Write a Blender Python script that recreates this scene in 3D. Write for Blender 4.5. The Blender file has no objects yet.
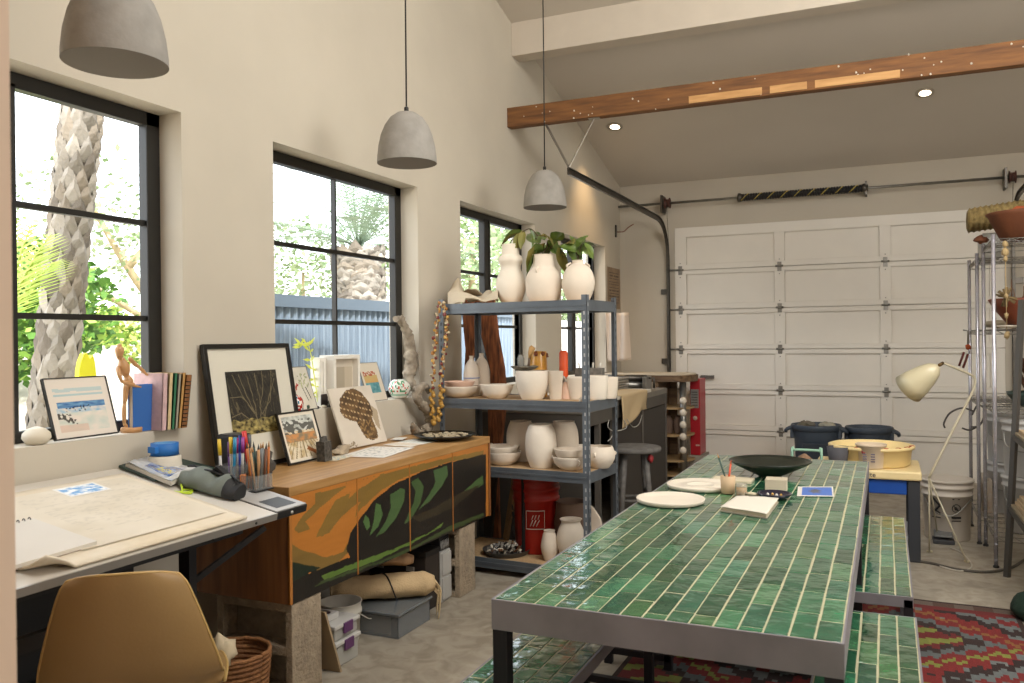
import bpy, bmesh, math, random
from mathutils import Vector, Matrix, noise
random.seed(7)
SC = bpy.context.scene
COL = SC.collection
V = Vector
pi = math.pi

# ------------------------------------------------------------------ camera
YAW, PITCH, ROLL, FPX, HC = 0.418138, -0.002584, -0.010622, 842.43, 1.5
def cam_axes():
    cy, sy, cp, sp = math.cos(YAW), math.sin(YAW), math.cos(PITCH), math.sin(PITCH)
    f = V((-sy*cp, cy*cp, sp)); r = V((cy, sy, 0)); u = r.cross(f)
    cr, sr = math.cos(ROLL), math.sin(ROLL)
    return r*cr+u*sr, u*cr-r*sr, f
AR, AU, AF = cam_axes()
def at(u, v, X=None, Y=None, Z=None, D=None):
    """world point seen at photo coordinate (u, v) on the plane X=.., Y=.. or Z=.."""
    d = AR*((u-512)/FPX) + AU*((341.5-v)/FPX) + AF
    if X is not None: k = X/d.x
    elif Y is not None: k = Y/d.y
    elif Z is not None: k = (Z-HC)/d.z
    else: k = D
    return V((0, 0, HC)) + d*k
cd = bpy.data.cameras.new('camera'); cam = bpy.data.objects.new('camera', cd); COL.objects.link(cam)
cd.sensor_width = 36; cd.lens = FPX/1024*36; cd.clip_start = .05; cd.clip_end = 200
mw = Matrix((AR, AU, -AF)).transposed().to_4x4(); mw.translation = V((0, 0, HC)); cam.matrix_world = mw
SC.camera = cam

# ------------------------------------------------------------------ materials
MATS = {}
def new_mat(name):
    m = bpy.data.materials.new(name); m.use_nodes = True
    nt = m.node_tree; b = nt.nodes['Principled BSDF']
    MATS[name] = m
    return m, nt, b
def lin(c):
    if isinstance(c, str):
        c = [int(c[i:i+2], 16)/255 for i in (0, 2, 4)]
        c = [x/12.92 if x <= .04045 else ((x+.055)/1.055)**2.4 for x in c]
    return (c[0], c[1], c[2], 1)
def M(name, col, rough=.5, metal=0, bump=0, bscale=40, var=0, vscale=6, stretch=(1, 1, 1), col2=None, coat=0, trans=0, emit=0, spec=.5, detail=4, alpha=1):
    if name in MATS: return MATS[name]
    m, nt, b = new_mat(name); N = nt.nodes; L = nt.links
    c = lin(col)
    b.inputs['Base Color'].default_value = c
    b.inputs['Roughness'].default_value = rough; b.inputs['Metallic'].default_value = metal
    b.inputs['Specular IOR Level'].default_value = spec
    b.inputs['Coat Weight'].default_value = coat; b.inputs['Transmission Weight'].default_value = trans
    b.inputs['Alpha'].default_value = alpha
    if emit: b.inputs['Emission Color'].default_value = c; b.inputs['Emission Strength'].default_value = emit
    tc = N.new('ShaderNodeTexCoord'); mp = N.new('ShaderNodeMapping'); mp.inputs['Scale'].default_value = stretch
    L.new(tc.outputs['Object'], mp.inputs['Vector'])
    if var or col2:
        nz = N.new('ShaderNodeTexNoise'); nz.inputs['Scale'].default_value = vscale; nz.inputs['Detail'].default_value = detail
        L.new(mp.outputs['Vector'], nz.inputs['Vector'])
        rp = N.new('ShaderNodeValToRGB'); rp.color_ramp.elements[0].position = .3; rp.color_ramp.elements[1].position = .7
        if col2:
            rp.color_ramp.elements[0].color = c; rp.color_ramp.elements[1].color = lin(col2)
        else:
            rp.color_ramp.elements[0].color = tuple(x*(1-var) for x in c[:3])+(1,)
            rp.color_ramp.elements[1].color = tuple(min(1, x*(1+var)) for x in c[:3])+(1,)
        L.new(nz.outputs['Fac'], rp.inputs['Fac']); L.new(rp.outputs['Color'], b.inputs['Base Color'])
    if bump:
        n2 = N.new('ShaderNodeTexNoise'); n2.inputs['Scale'].default_value = bscale; n2.inputs['Detail'].default_value = 5
        L.new(mp.outputs['Vector'], n2.inputs['Vector'])
        bp = N.new('ShaderNodeBump'); bp.inputs['Strength'].default_value = min(1, bump); bp.inputs['Distance'].default_value = .01
        L.new(n2.outputs['Fac'], bp.inputs['Height']); L.new(bp.outputs['Normal'], b.inputs['Normal'])
    return m
def M_attr(name, rough=.6, bump=0, bscale=60, coat=0, metal=0):
    if name in MATS: return MATS[name]
    m, nt, b = new_mat(name); a = nt.nodes.new('ShaderNodeAttribute'); a.attribute_name = 'Col'
    nt.links.new(a.outputs['Color'], b.inputs['Base Color'])
    b.inputs['Roughness'].default_value = rough; b.inputs['Coat Weight'].default_value = coat; b.inputs['Metallic'].default_value = metal
    if bump:
        N = nt.nodes; tc = N.new('ShaderNodeTexCoord'); n2 = N.new('ShaderNodeTexNoise'); n2.inputs['Scale'].default_value = bscale
        nt.links.new(tc.outputs['Object'], n2.inputs['Vector'])
        bp = N.new('ShaderNodeBump'); bp.inputs['Strength'].default_value = bump; bp.inputs['Distance'].default_value = .01
        nt.links.new(n2.outputs['Fac'], bp.inputs['Height']); nt.links.new(bp.outputs['Normal'], b.inputs['Normal'])
    return m
def M_glass(name, tint=(1, 1, 1), gloss=.06, alpha=.0):
    if name in MATS: return MATS[name]
    m, nt, b = new_mat(name); N = nt.nodes; L = nt.links
    N.remove(b); t = N.new('ShaderNodeBsdfTransparent'); t.inputs['Color'].default_value = (*tint, 1)
    g = N.new('ShaderNodeBsdfGlossy'); g.inputs['Roughness'].default_value = .03
    mx = N.new('ShaderNodeMixShader'); fr = N.new('ShaderNodeLayerWeight'); fr.inputs['Blend'].default_value = .12
    L.new(fr.outputs[0], mx.inputs[0]); L.new(t.outputs[0], mx.inputs[1]); L.new(g.outputs[0], mx.inputs[2])
    out = [n for n in N if n.type == 'OUTPUT_MATERIAL'][0]
    if alpha:
        d = N.new('ShaderNodeBsdfDiffuse'); d.inputs['Color'].default_value = (*tint, 1); m2 = N.new('ShaderNodeMixShader')
        m2.inputs[0].default_value = alpha; L.new(mx.outputs[0], m2.inputs[1]); L.new(d.outputs[0], m2.inputs[2]); L.new(m2.outputs[0], out.inputs[0])
    else: L.new(mx.outputs[0], out.inputs[0])
    return m

# ------------------------------------------------------------------ mesh builder
class MB:
    def __init__(s): s.v = []; s.f = []; s.sm = []; s.c = {}
    def add(s, vs, fs, smooth=False, col=None):
        o = len(s.v); s.v += [V(x) for x in vs]
        for f in fs:
            if col is not None: s.c[len(s.f)] = col
            s.f.append([i+o for i in f]); s.sm.append(smooth)
        return s
    def box(s, x0, x1, y0, y1, z0, z1, col=None):
        vs = [(x, y, z) for z in (z0, z1) for y in (y0, y1) for x in (x0, x1)]
        return s.add(vs, [(0, 2, 3, 1), (4, 5, 7, 6), (0, 1, 5, 4), (2, 6, 7, 3), (0, 4, 6, 2), (1, 3, 7, 5)], False, col)
    def pbox(s, o, ex, ey, ez, col=None):           # box from corner o with edge vectors
        o, ex, ey, ez = V(o), V(ex), V(ey), V(ez)
        vs = [o+ex*a+ey*b+ez*c for c in (0, 1) for b in (0, 1) for a in (0, 1)]
        return s.add(vs, [(0, 2, 3, 1), (4, 5, 7, 6), (0, 1, 5, 4), (2, 6, 7, 3), (0, 4, 6, 2), (1, 3, 7, 5)], False, col)
    def bar(s, p, q, w, h, up=(0, 0, 1)):
        p, q = V(p), V(q); d = (q-p); dn = d.normalized(); a = dn.cross(V(up))
        if a.length < 1e-4: a = dn.cross(V((1, 0, 0)))
        a.normalize(); b = a.cross(dn).normalized()
        return s.pbox(p-a*w/2-b*h/2, d, a*w, b*h)
    def tube(s, pts, r, n=8, cap=True, col=None):
        pts = [V(p) for p in pts]; k = len(pts); rs = r if isinstance(r, (list, tuple)) else [r]*k
        vs = []; prev = None
        for i, p in enumerate(pts):
            t = (pts[min(i+1, k-1)]-pts[max(i-1, 0)]).normalized()
            if prev is None:
                a = t.cross(V((0, 0, 1)))
                if a.length < .05: a = t.cross(V((1, 0, 0)))
            else: a = prev - t*prev.dot(t)
            a.normalize(); prev = a; b = t.cross(a)
            vs += [p+(a*math.cos(2*pi*j/n)+b*math.sin(2*pi*j/n))*rs[i] for j in range(n)]
        fs = [(i*n+j, i*n+(j+1) % n, (i+1)*n+(j+1) % n, (i+1)*n+j) for i in range(k-1) for j in range(n)]
        s.add(vs, fs, True, col)
        if cap: s.add(vs[:n], [tuple(range(n))[::-1]], False, col); s.add(vs[-n:], [tuple(range(n))], False, col)
        return s
    def lathe(s, prof, c=(0, 0, 0), n=28, axis=None, wob=0, col=None, sx=1, sy=1, cap=True):
        c = V(c); vs = []; k = len(prof); q = V((0, 0, 1)).rotation_difference(V(axis).normalized()) if axis is not None else None
        ph = random.random()*6
        for (r, z) in prof:
            for j in range(n):
                a = 2*pi*j/n; rr = r*(1+wob*math.sin(2*a+ph+z*9)+wob*.6*math.sin(3*a+z*20))
                p = V((rr*math.cos(a)*sx, rr*math.sin(a)*sy, z)); vs.append(c+(q @ p if q else p))
        fs = [(i*n+j, i*n+(j+1) % n, (i+1)*n+(j+1) % n, (i+1)*n+j) for i in range(k-1) for j in range(n)]
        s.add(vs, fs, True, col)
        if prof[0] == prof[-1] or not cap: return s
        if prof[0][0] > 1e-4: s.add(vs[:n], [tuple(range(n))[::-1]], False, col)
        if prof[-1][0] > 1e-4: s.add(vs[-n:], [tuple(range(n))], False, col)
        return s
    def prism(s, poly, n, smooth=False, col=None):   # poly: 3D points, n: extrusion vector
        poly = [V(p) for p in poly]; k = len(poly); n = V(n)
        nn = V((0, 0, 0))
        for i in range(k): nn += poly[i].cross(poly[(i+1) % k])
        if nn.dot(n) > 0: poly = poly[::-1]
        vs = poly+[p+n for p in poly]
        s.add(vs, [tuple(range(k)), tuple(range(k, 2*k))[::-1]], smooth, col)
        s.add(vs, [(j, i, i+k, j+k) for i in range(k) for j in [(i+1) % k]], smooth, col)
        return s
    def grid(s, fn, nu, nv, smooth=True, colfn=None, flip=False):
        vs = [fn(i/nu, j/nv) for j in range(nv+1) for i in range(nu+1)]; o = len(s.v); s.v += [V(x) for x in vs]
        for j in range(nv):
            for i in range(nu):
                a = o+j*(nu+1)+i; f = [a, a+1, a+nu+2, a+nu+1]
                if flip: f = f[::-1]
                if colfn: s.c[len(s.f)] = colfn((i+.5)/nu, (j+.5)/nv)
                s.f.append(f); s.sm.append(smooth)
        return s
    def blob(s, c, r, n=14, amp=.15, sc=3, seed=0, col=None):
        c = V(c); r = V(r) if not isinstance(r, (int, float)) else V((r, r, r)); m = n//2+2; vs = []; sd = V((seed*7.3, seed*3.1, 5))
        for i in range(m+1):
            t = pi*i/m
            for j in range(n):
                a = 2*pi*j/n; d = V((math.sin(t)*math.cos(a), math.sin(t)*math.sin(a), -math.cos(t)))
                k = 1+amp*noise.noise(d*sc*.5+sd)*2
                vs.append(c+V((d.x*r.x, d.y*r.y, d.z*r.z))*k)
        s.add(vs, [(i*n+j, i*n+(j+1) % n, (i+1)*n+(j+1) % n, (i+1)*n+j) for i in range(m) for j in range(n)], True, col)
        return s
    def build(s, name, mat, parent=None, w=True, bevel=0, sub=0, solid=0, weld=False):
        me = bpy.data.meshes.new(name)
        off = V((0, 0, 0)); rot = None
        if parent is not None and w:
            inv = WORLD[parent.name].inverted()
            vs = [inv @ p for p in s.v]
        else: vs = s.v
        me.from_pydata([tuple(p) for p in vs], [], s.f)
        me.polygons.foreach_set('use_smooth', s.sm)
        if s.c:
            ca = me.color_attributes.new('Col', 'FLOAT_COLOR', 'CORNER')
            for p in me.polygons:
                c = s.c.get(p.index, (.5, .5, .5)); c = lin(c) if isinstance(c, str) else (c[0], c[1], c[2], 1)
                for li in p.loop_indices: ca.data[li].color = c
        if isinstance(mat, bpy.types.Material): me.materials.append(mat)
        bm = bmesh.new(); bm.from_mesh(me)
        bmesh.ops.remove_doubles(bm, verts=bm.verts, dist=1e-6) if weld or not s.c else None
        bm.to_mesh(me); bm.free()
        me.update()
        o = bpy.data.objects.new(name, me); COL.objects.link(o)
        if parent is not None: o.parent = parent; WORLD[o.name] = WORLD[parent.name].copy()
        else: WORLD[o.name] = Matrix()
        if solid: md = o.modifiers.new('s', 'SOLIDIFY'); md.thickness = solid; md.offset = 0
        if bevel: md = o.modifiers.new('b', 'BEVEL'); md.width = bevel; md.segments = 2; md.limit_method = 'ANGLE'
        if sub: md = o.modifiers.new('u', 'SUBSURF'); md.levels = sub; md.render_levels = sub
        return o
WORLD = {}
def tag(o, label, cat, group=None, kind=None):
    o['label'] = label; o['category'] = cat
    if group: o['group'] = group
    if kind: o['kind'] = kind
    return o
def thing(name, label, cat, loc, rz=0, group=None, mat=None):
    o = bpy.data.objects.new(name, None); COL.objects.link(o); o.empty_display_size = .05
    m = mat or (Matrix.Translation(V(loc)) @ Matrix.Rotation(rz, 4, 'Z'))
    o.matrix_world = m; WORLD[o.name] = m.copy()
    return tag(o, label, cat, group)
def struct(o, label=None):
    o['kind'] = 'structure'
    if label: o['label'] = label
    return o
def centred(mb, name, mat, label, cat, loc=None, group=None, **k):     # one-mesh thing whose origin sits at its base
    loc = V(loc) if loc is not None else V(((min(p.x for p in mb.v)+max(p.x for p in mb.v))/2, (min(p.y for p in mb.v)+max(p.y for p in mb.v))/2, min(p.z for p in mb.v)))
    mb.v = [p-loc for p in mb.v]
    o = mb.build(name, mat, None, **k); o.location = loc; WORLD[o.name] = Matrix.Translation(loc)
    return tag(o, label, cat, group)
def dup(o, loc, rz=0, label=None, group=None, scale=None):
    r = o.copy(); COL.objects.link(r); r.location = loc; r.rotation_euler = (0, 0, rz); WORLD[r.name] = Matrix.Translation(V(loc)) @ Matrix.Rotation(rz, 4, 'Z')
    if scale: r.scale = scale
    if label: r['label'] = label
    if group: r['group'] = group
    for ch in list(o.children):
        c = ch.copy(); COL.objects.link(c); c.parent = r; c.matrix_parent_inverse = ch.matrix_parent_inverse
        for g in ch.children:
            d = g.copy(); COL.objects.link(d); d.parent = c
    return r
def smooth_path(pts, n=6):
    pts = [V(p) for p in pts]; out = []
    for i in range(len(pts)-1):
        p0, p1, p2, p3 = pts[max(i-1, 0)], pts[i], pts[i+1], pts[min(i+2, len(pts)-1)]
        for k in range(n):
            t = k/n
            out.append(.5*((2*p1)+(p2-p0)*t+(2*p0-5*p1+4*p2-p3)*t*t+(-p0+3*p1-3*p2+p3)*t**3))
    return out+[pts[-1]]
def inpoly(x, y, P):
    r = False; j = len(P)-1
    for i in range(len(P)):
        if (P[i][1] > y) != (P[j][1] > y) and x < (P[j][0]-P[i][0])*(y-P[i][1])/(P[j][1]-P[i][1])+P[i][0]: r = not r
        j = i
    return r
def mixc(a, b, t): return tuple(a[i]*(1-t)+b[i]*t for i in range(3))
def hexl(h): return lin(h)[:3]
def nz(x, y, z=0): return noise.noise(V((x, y, z)))
def fbm(x, y, z=0): return nz(x, y, z)+.5*nz(2*x, 2*y, z+3)+.25*nz(4*x, 4*y, z+7)
def text_mesh(s, size, name, mat, parent, mtx, ext=.0004):
    cu = bpy.data.curves.new('t', 'FONT'); cu.body = s; cu.size = size; cu.extrude = ext; cu.align_x = 'CENTER'; cu.align_y = 'CENTER'
    o = bpy.data.objects.new('t', cu); COL.objects.link(o)
    dg = bpy.context.evaluated_depsgraph_get(); me = bpy.data.meshes.new_from_object(o.evaluated_get(dg)); bpy.data.objects.remove(o)
    me.transform(WORLD[parent.name].inverted() @ mtx); me.materials.clear(); me.materials.append(mat)
    r = bpy.data.objects.new(name, me); COL.objects.link(r); r.parent = parent; WORLD[r.name] = WORLD[parent.name].copy()
    return r
def frame_mtx(o, ex, ey):
    ex = V(ex).normalized(); ez = ex.cross(V(ey)).normalized(); ey = ez.cross(ex)
    m = Matrix((ex, ey, ez)).transposed().to_4x4(); m.translation = V(o); return m
# ------------------------------------------------------------------ shell materials
WX, WY = -2.87, 9.65
plaster = M('wall_plaster', 'C1B9A9', .9, var=.05, vscale=1.6, bump=.12, bscale=9)
plaster_back = M('back_wall_plaster', 'BBB3A4', .9, var=.05, vscale=1.2, bump=.08, bscale=9)
ceil_m = M('ceiling_paint', 'C9C1B5', .9, var=.03, vscale=1)
white_m = M('white_paint', 'DDD7CB', .6)
beamw_m = M('beam_paint', 'C9BFB0', .8, var=.03)
black_m = M('black_steel_paint', '15130F', .42)
def floor_mat():
    m, nt, b = new_mat('worn_concrete'); N = nt.nodes; L = nt.links
    tc = N.new('ShaderNodeTexCoord')
    def ns(s, d=6, w=0):
        n = N.new('ShaderNodeTexNoise'); n.inputs['Scale'].default_value = s; n.inputs['Detail'].default_value = d; n.inputs['Distortion'].default_value = w
        L.new(tc.outputs['Object'], n.inputs['Vector']); return n
    a = ns(1.1, 8, .6); r = N.new('ShaderNodeValToRGB'); L.new(a.outputs['Fac'], r.inputs['Fac'])
    r.color_ramp.elements[0].position = .32; r.color_ramp.elements[0].color = lin('8F8779')
    r.color_ramp.elements[1].position = .68; r.color_ramp.elements[1].color = lin('B0A797')
    c = ns(9, 8, 1); r2 = N.new('ShaderNodeValToRGB'); L.new(c.outputs['Fac'], r2.inputs['Fac'])
    r2.color_ramp.elements[0].position = .35; r2.color_ramp.elements[0].color = (.72, .7, .67, 1); r2.color_ramp.elements[1].position = .6; r2.color_ramp.elements[1].color = (1, 1, 1, 1)
    mx = N.new('ShaderNodeMix'); mx.data_type = 'RGBA'; mx.blend_type = 'MULTIPLY'; mx.inputs[0].default_value = 1
    L.new(r.outputs['Color'], mx.inputs[6]); L.new(r2.outputs['Color'], mx.inputs[7]); L.new(mx.outputs[2], b.inputs['Base Color'])
    b.inputs['Roughness'].default_value = .55
    bp = N.new('ShaderNodeBump'); bp.inputs['Strength'].default_value = .15; bp.inputs['Distance'].default_value = .01; L.new(c.outputs['Fac'], bp.inputs['Height']); L.new(bp.outputs['Normal'], b.inputs['Normal'])
    return m
floor_m = floor_mat()
def wood(name, c1, c2, axis=1, rough=.45, scale=1, bump=.1):
    st = [14*scale]*3; st[axis] = 1.2*scale
    return M(name, c1, rough, col2=c2, vscale=2.2, stretch=tuple(st), bump=bump, bscale=3, detail=6)

# ------------------------------------------------------------------ shell
def ceil_z(y): return 3.29+.28*(WY-y)
XR, YF = 3.2, .55
struct(MB().box(WX-.3, XR+.2, YF-.2, WY+.2, -.12, 0).build('floor', floor_m))
struct(MB().prism([(WX-.3, YF-.2, ceil_z(YF-.2)), (XR+.2, YF-.2, ceil_z(YF-.2)), (XR+.2, WY+.2, ceil_z(WY+.2)), (WX-.3, WY+.2, ceil_z(WY+.2))], (0, 0, .15)).build('ceiling', ceil_m))
WIN = [(1.42, 2.845), (3.462, 4.92), (5.54, 6.99), (7.645, 9.052)]
Z0, Z1 = 1.125, 2.53
wl = MB(); X0 = WX-.23
edges = [YF-.2]+[e for w in WIN for e in w]+[WY+.2]
for i in range(0, len(edges), 2):
    a, b_ = edges[i], edges[i+1]
    wl.prism([(WX, a, 0), (WX, b_, 0), (WX, b_, ceil_z(b_)+.05), (WX, a, ceil_z(a)+.05)], (-.23, 0, 0))
for a, b_ in WIN:
    wl.box(X0, WX, a, b_, 0, Z0)
    wl.prism([(WX, a, Z1), (WX, b_, Z1), (WX, b_, ceil_z(b_)+.05), (WX, a, ceil_z(a)+.05)], (-.23, 0, 0))
struct(wl.build('wall_left', plaster))
DX0, DX1, DZ = -2.22, 1.08, 2.76
wb = MB(); wb.box(WX, DX0, WY, WY+.2, 0, 3.35); wb.box(DX1, XR, WY, WY+.2, 0, 3.35); wb.box(DX0, DX1, WY, WY+.2, DZ, 3.35)
struct(wb.build('wall_back', plaster_back))
wr = MB()
wr.prism([(XR, YF-.2, 0), (XR, WY+.2, 0), (XR, WY+.2, ceil_z(WY+.2)), (XR, YF-.2, ceil_z(YF-.2))], (.2, 0, 0))
struct(wr.build('wall_right', plaster))
wf = MB(); OX0, OX1, OZ = -.985, .75, 2.5
wf.box(WX, OX0, YF, YF+.15, 0, 6); wf.box(OX1, XR, YF, YF+.15, 0, 6); wf.box(OX0, OX1, YF, YF+.15, OZ, 6)
struct(wf.build('wall_front', M('jamb_plaster', 'CDB39C', .8)))
hl = MB(); hl.box(-2.2, 2.2, -2.7, -2.6, 0, 2.7); hl.box(-2.3, -2.2, -2.7, YF, 0, 2.7); hl.box(2.2, 2.3, -2.7, YF, 0, 2.7); hl.box(-2.3, 2.3, -2.7, YF, 2.7, 2.8); hl.box(-2.3, 2.3, -2.7, YF-.2, -.12, 0)
struct(hl.build('wall_entry_shade', plaster))  # unseen hall added around the camera to cut daylight on the jamb
# windows
glass = M_glass('window_glass', (.97, .985, .98))
for i, (a, b_) in enumerate(WIN):
    fx0, fx1 = WX-.18, WX-.13
    fr = MB(); t = .045
    fr.box(fx0, fx1, a, b_, Z0, Z0+t); fr.box(fx0, fx1, a, b_, Z1-t-.015, Z1); fr.box(fx0, fx1, a, a+t, Z0, Z1); fr.box(fx0, fx1, b_-t-.03, b_, Z0, Z1)
    o = struct(fr.build('window_%d' % (i+1), black_m, bevel=.003))
    m = (a+b_)/2; mb = MB(); sash = MB(); hw = .02 if i == 0 else .055
    if i == 1: mb.box(fx0+.01, fx1-.01, m-.007, m+.007, Z0+t, Z1-t)
    else:
        mb.box(fx0, fx1, m-hw, m+hw, Z0+t, Z1-t)
    for z in (1.61, 2.035): mb.box(fx0+.01, fx1-.012, a+t, b_-t, z-.012, z+.012)
    for (p, q) in ((a+t, m-.03), (m+.03, b_-t-.01)):
        sash.box(fx0+.006, fx1+.004, p, p+.028, Z0+t, Z1-t) if i > 1 else None
        sash.box(fx0+.006, fx1+.004, q-.02, q, Z0+t, Z1-t) if i > 1 else None
    mb.build('muntin_bars', black_m, o)
    if sash.v: sash.build('casement_sash', black_m, o)
    MB().add([((fx0+fx1)/2, a+t, Z0+t), ((fx0+fx1)/2, b_-t, Z0+t), ((fx0+fx1)/2, b_-t, Z1-t), ((fx0+fx1)/2, a+t, Z1-t)], [(0, 1, 2, 3)]).build('window_pane', glass, o)
# beams
p = at(511.6, 56.3, X=WX); q = at(511.6, 15.5, Y=p.y)
struct(MB().prism([(WX, p.y, p.z), (WX, p.y, ceil_z(p.y)+.02), (WX, p.y+.17, ceil_z(p.y+.17)+.02), (WX, p.y+.17, p.z)], (XR-WX, 0, 0)).build('trim_1', beamw_m, bevel=.004), 'white boxed ceiling beam')
bt, bb = at(507, 108, X=WX), at(507, 127.5, X=WX); BY = bb.y
beam_m = M('old_timber', '5E3D22', .75, col2='85592F', vscale=2.5, stretch=(1.5, 14, 14), bump=.5, bscale=3)
bo = struct(MB().box(WX, XR, BY, BY+.09, bb.z, bt.z).build('trim_2', beam_m, bevel=.006), 'rough timber tie beam')
pat = M('pale_timber_patch', 'B08350', .7, col2='C79A63', vscale=3, stretch=(2, 12, 12))
for (u0, u1) in ((689, 762), (770, 807), (815, 900)):
    a = at(u0, 100-(u0-689)*.12, Y=BY); c = at(u1, 96-(u1-762)*.12, Y=BY)
    MB().box(a.x, c.x, BY-.008, BY, bb.z+.012, bb.z+.065).build('patch_board', pat, bo)
sp = MB()
for k in range(40):
    x = WX+.05+random.random()*4.6; sp.blob((x, BY, bb.z+random.random()*(bt.z-bb.z)), .003+.005*random.random(), 6)
sp.build('paint_specks', M('paint_fleck', 'D8D2C4', .8), bo)
# downlights
def on_ceiling(u, v):
    d = at(u, v, D=1)-V((0, 0, HC)); k = (ceil_z(0)-HC)/(d.z+.28*d.y); return V((0, 0, HC))+d*k
nrm = V((0, -.28, -1)).normalized()
for (u, v) in ((615, 126), (925, 92)):
    p = on_ceiling(u, v); t = thing('recessed_downlight', 'small round recessed ceiling downlight %s' % ('nearest the left wall, glowing warm' if u < 700 else 'on the right part of the sloped ceiling'), 'ceiling light', p, group=None)
    MB().lathe([(.05, 0), (.075, .0), (.078, .012), (.05, .012)], p, axis=nrm).build('trim_ring', M('downlight_ring', 'B5AA9B', .4), t)
    MB().lathe([(.0, .02), (.03, .018), (.052, .011)], p, axis=nrm).build('lamp_face', M('downlight_glow', (1, .82, .6), emit=9), t)
    L = bpy.data.lights.new('downlight_beam', 'SPOT'); L.energy = 55 if u < 700 else 14; L.color = (1, .66, .34); L.spot_size = 1.5; L.spot_blend = 1; L.shadow_soft_size = .04
    lo = bpy.data.objects.new('downlight_beam', L); COL.objects.link(lo); lo.location = p+nrm*.05
    tgt = V((WX+.05, 8.5, 1.0)) if u < 700 else p+V((0, 0, -3)); lo.rotation_euler = (tgt-lo.location).to_track_quat('-Z', 'Y').to_euler()
# ------------------------------------------------------------------ garage door
door_m = M('garage_door_paint', 'DED9CF', .6, var=.03, vscale=2.5, bump=.1, bscale=12)
steel = M('galvanised_steel', '8C8A84', .38, metal=.9, var=.15, vscale=12)
dsteel = M('dark_track_steel', '5A5650', .4, metal=.85, var=.2, vscale=10)
H = .455; DY = WY+.02
gd = struct(MB().box(DX0, DX1, DY+.03, DY+.04, 0, DZ).build('door_1', door_m), 'white panelled sectional garage door')
cols = [DX0, -1.066, -.003, DX1]
for r in range(6):
    z0, z1 = r*H, (r+1)*H-.006
    if r == 5: z1 = DZ
    s = MB(); top = .045 if r < 5 else .11; bot = .055
    s.box(DX0, DX1, DY-.02, DY+.02, z0, z0+bot); s.box(DX0, DX1, DY-.02, DY+.02, z1-top, z1)
    for k, x in enumerate(cols):
        a, c = (x, x+.13) if k == 0 else ((x-.13, x) if k == 3 else (x-.055, x+.055))
        s.box(a, c, DY-.02, DY+.02, z0+bot, z1-top)
    for k in range(3):                                    # recessed panels with a thin bead
        a = cols[k]+(.13 if k == 0 else .055); c = cols[k+1]-(.13 if k == 2 else .055)
        s.box(a, c, DY+.008, DY+.02, z0+bot, z1-top)
        s.box(a, c, DY-.005, DY+.01, z0+bot, z0+bot+.008); s.box(a, c, DY-.005, DY+.01, z1-top-.008, z1-top)
    s.build('door_section', door_m, gd, bevel=.003)
for r in range(1, 6):
    for k, x in enumerate(cols[:-1]):
        h = MB(); xx = x if k else x+.06
        h.box(xx-.022, xx+.022, DY-.028, DY-.02, r*H-.055, r*H+.045); h.tube([(xx-.04, DY-.036, r*H), (xx+.04, DY-.036, r*H)], .011)
        for zz in (-.04, .03, .075, -.085):
            h.lathe([(.006, 0), (.006, .006), (0, .008)], (xx, DY-.022, r*H+zz), 8, axis=(0, -1, 0))
        if k == 0: h.tube([(xx-.03, DY-.036, r*H), (DX0-.05, DY-.05, r*H)], .009)
        h.build('door_hinge', steel, gd)
MB().box(-1.93, -1.78, DY-.06, DY-.045, 1.03, 1.07).tube([(-1.93, DY-.02, 1.05), (-1.93, DY-.06, 1.05)], .012).build('slide_bolt', steel, gd)
# tracks and spring
def track(x, label, zt=2.83, yend=6.3):
    pts = [(x, WY-.05, z) for z in (0.02, 1, 2, zt-.42)]
    for k in range(1, 8): a = pi/2*k/8; pts.append((x, WY-.05-.4*(1-math.cos(a)), zt-.42+.4*math.sin(a)))
    pts += [(x, WY-.47, zt-.01), (x, 7.8, zt), (x, yend, zt)]
    t = thing('garage_door_track', label, 'track', (x, WY-.05, 0))
    mb = MB(); prev = None
    P = [V(p) for p in pts]; vs = []
    sec = [(-.012, -.028), (.014, -.028), (.014, .028), (-.012, .028), (-.012, .022), (.008, .022), (.008, -.022), (-.012, -.022)]
    for i, p in enumerate(P):
        t_ = (P[min(i+1, len(P)-1)]-P[max(i-1, 0)]).normalized(); a = V((1, 0, 0)) if x > 0 else V((-1, 0, 0)); b = t_.cross(a).normalized()
        vs += [p+a*s+b*w for s, w in sec]
    n = len(sec); fs = [(i*n+j, i*n+(j+1) % n, (i+1)*n+(j+1) % n, (i+1)*n+j) for i in range(len(P)-1) for j in range(n)]+[tuple(range(n))]+[tuple((len(P)-1)*n+k for k in range(n))[::-1]]
    mb.add(vs, fs, False); mb.build('rail', dsteel, t, bevel=.001)
    for z in (.5, 1.2, 2.0): MB().box(min(x, x-.09*(1 if x < 0 else -1)), max(x, x-.09*(1 if x < 0 else -1)), WY-.03, WY, z, z+.06).build('wall_bracket', dsteel, t)
    return t
tr = track(-2.29, 'long dark garage door track curving up beside the left edge of the garage door')
e = V((-2.29, 6.3, 2.86)); s1 = at(546, 129, Y=BY+.05); s2 = at(594, 119, Y=BY+.05)
st = MB(); st.bar(e, (s1.x, BY+.05, bb.z), .022, .006); st.bar(e, (s2.x, BY+.05, bb.z), .022, .006); st.box(s2.x-.04, s2.x+.05, BY+.02, BY+.07, bb.z-.006, bb.z)
st.build('hanger_strut', M('strut_steel', 'A39E94', .4, metal=.8), tr)
track(1.15, 'garage door track at the right edge of the garage door behind the wire shelves')
SZ = 3.035; SY = WY-.13
t = thing('torsion_spring_assembly', 'black torsion spring with a yellow stripe on a steel shaft above the garage door', 'garage spring', (-.8, SY, SZ))
MB().tube([(-2.9+.05, SY, SZ), (1.3, SY, SZ)], .014).build('shaft', steel, t)
x0, x1 = at(740, 194, Y=SY).x, at(865, 188, Y=SY).x
sm = MB(); n = 46; pts = []
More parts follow.
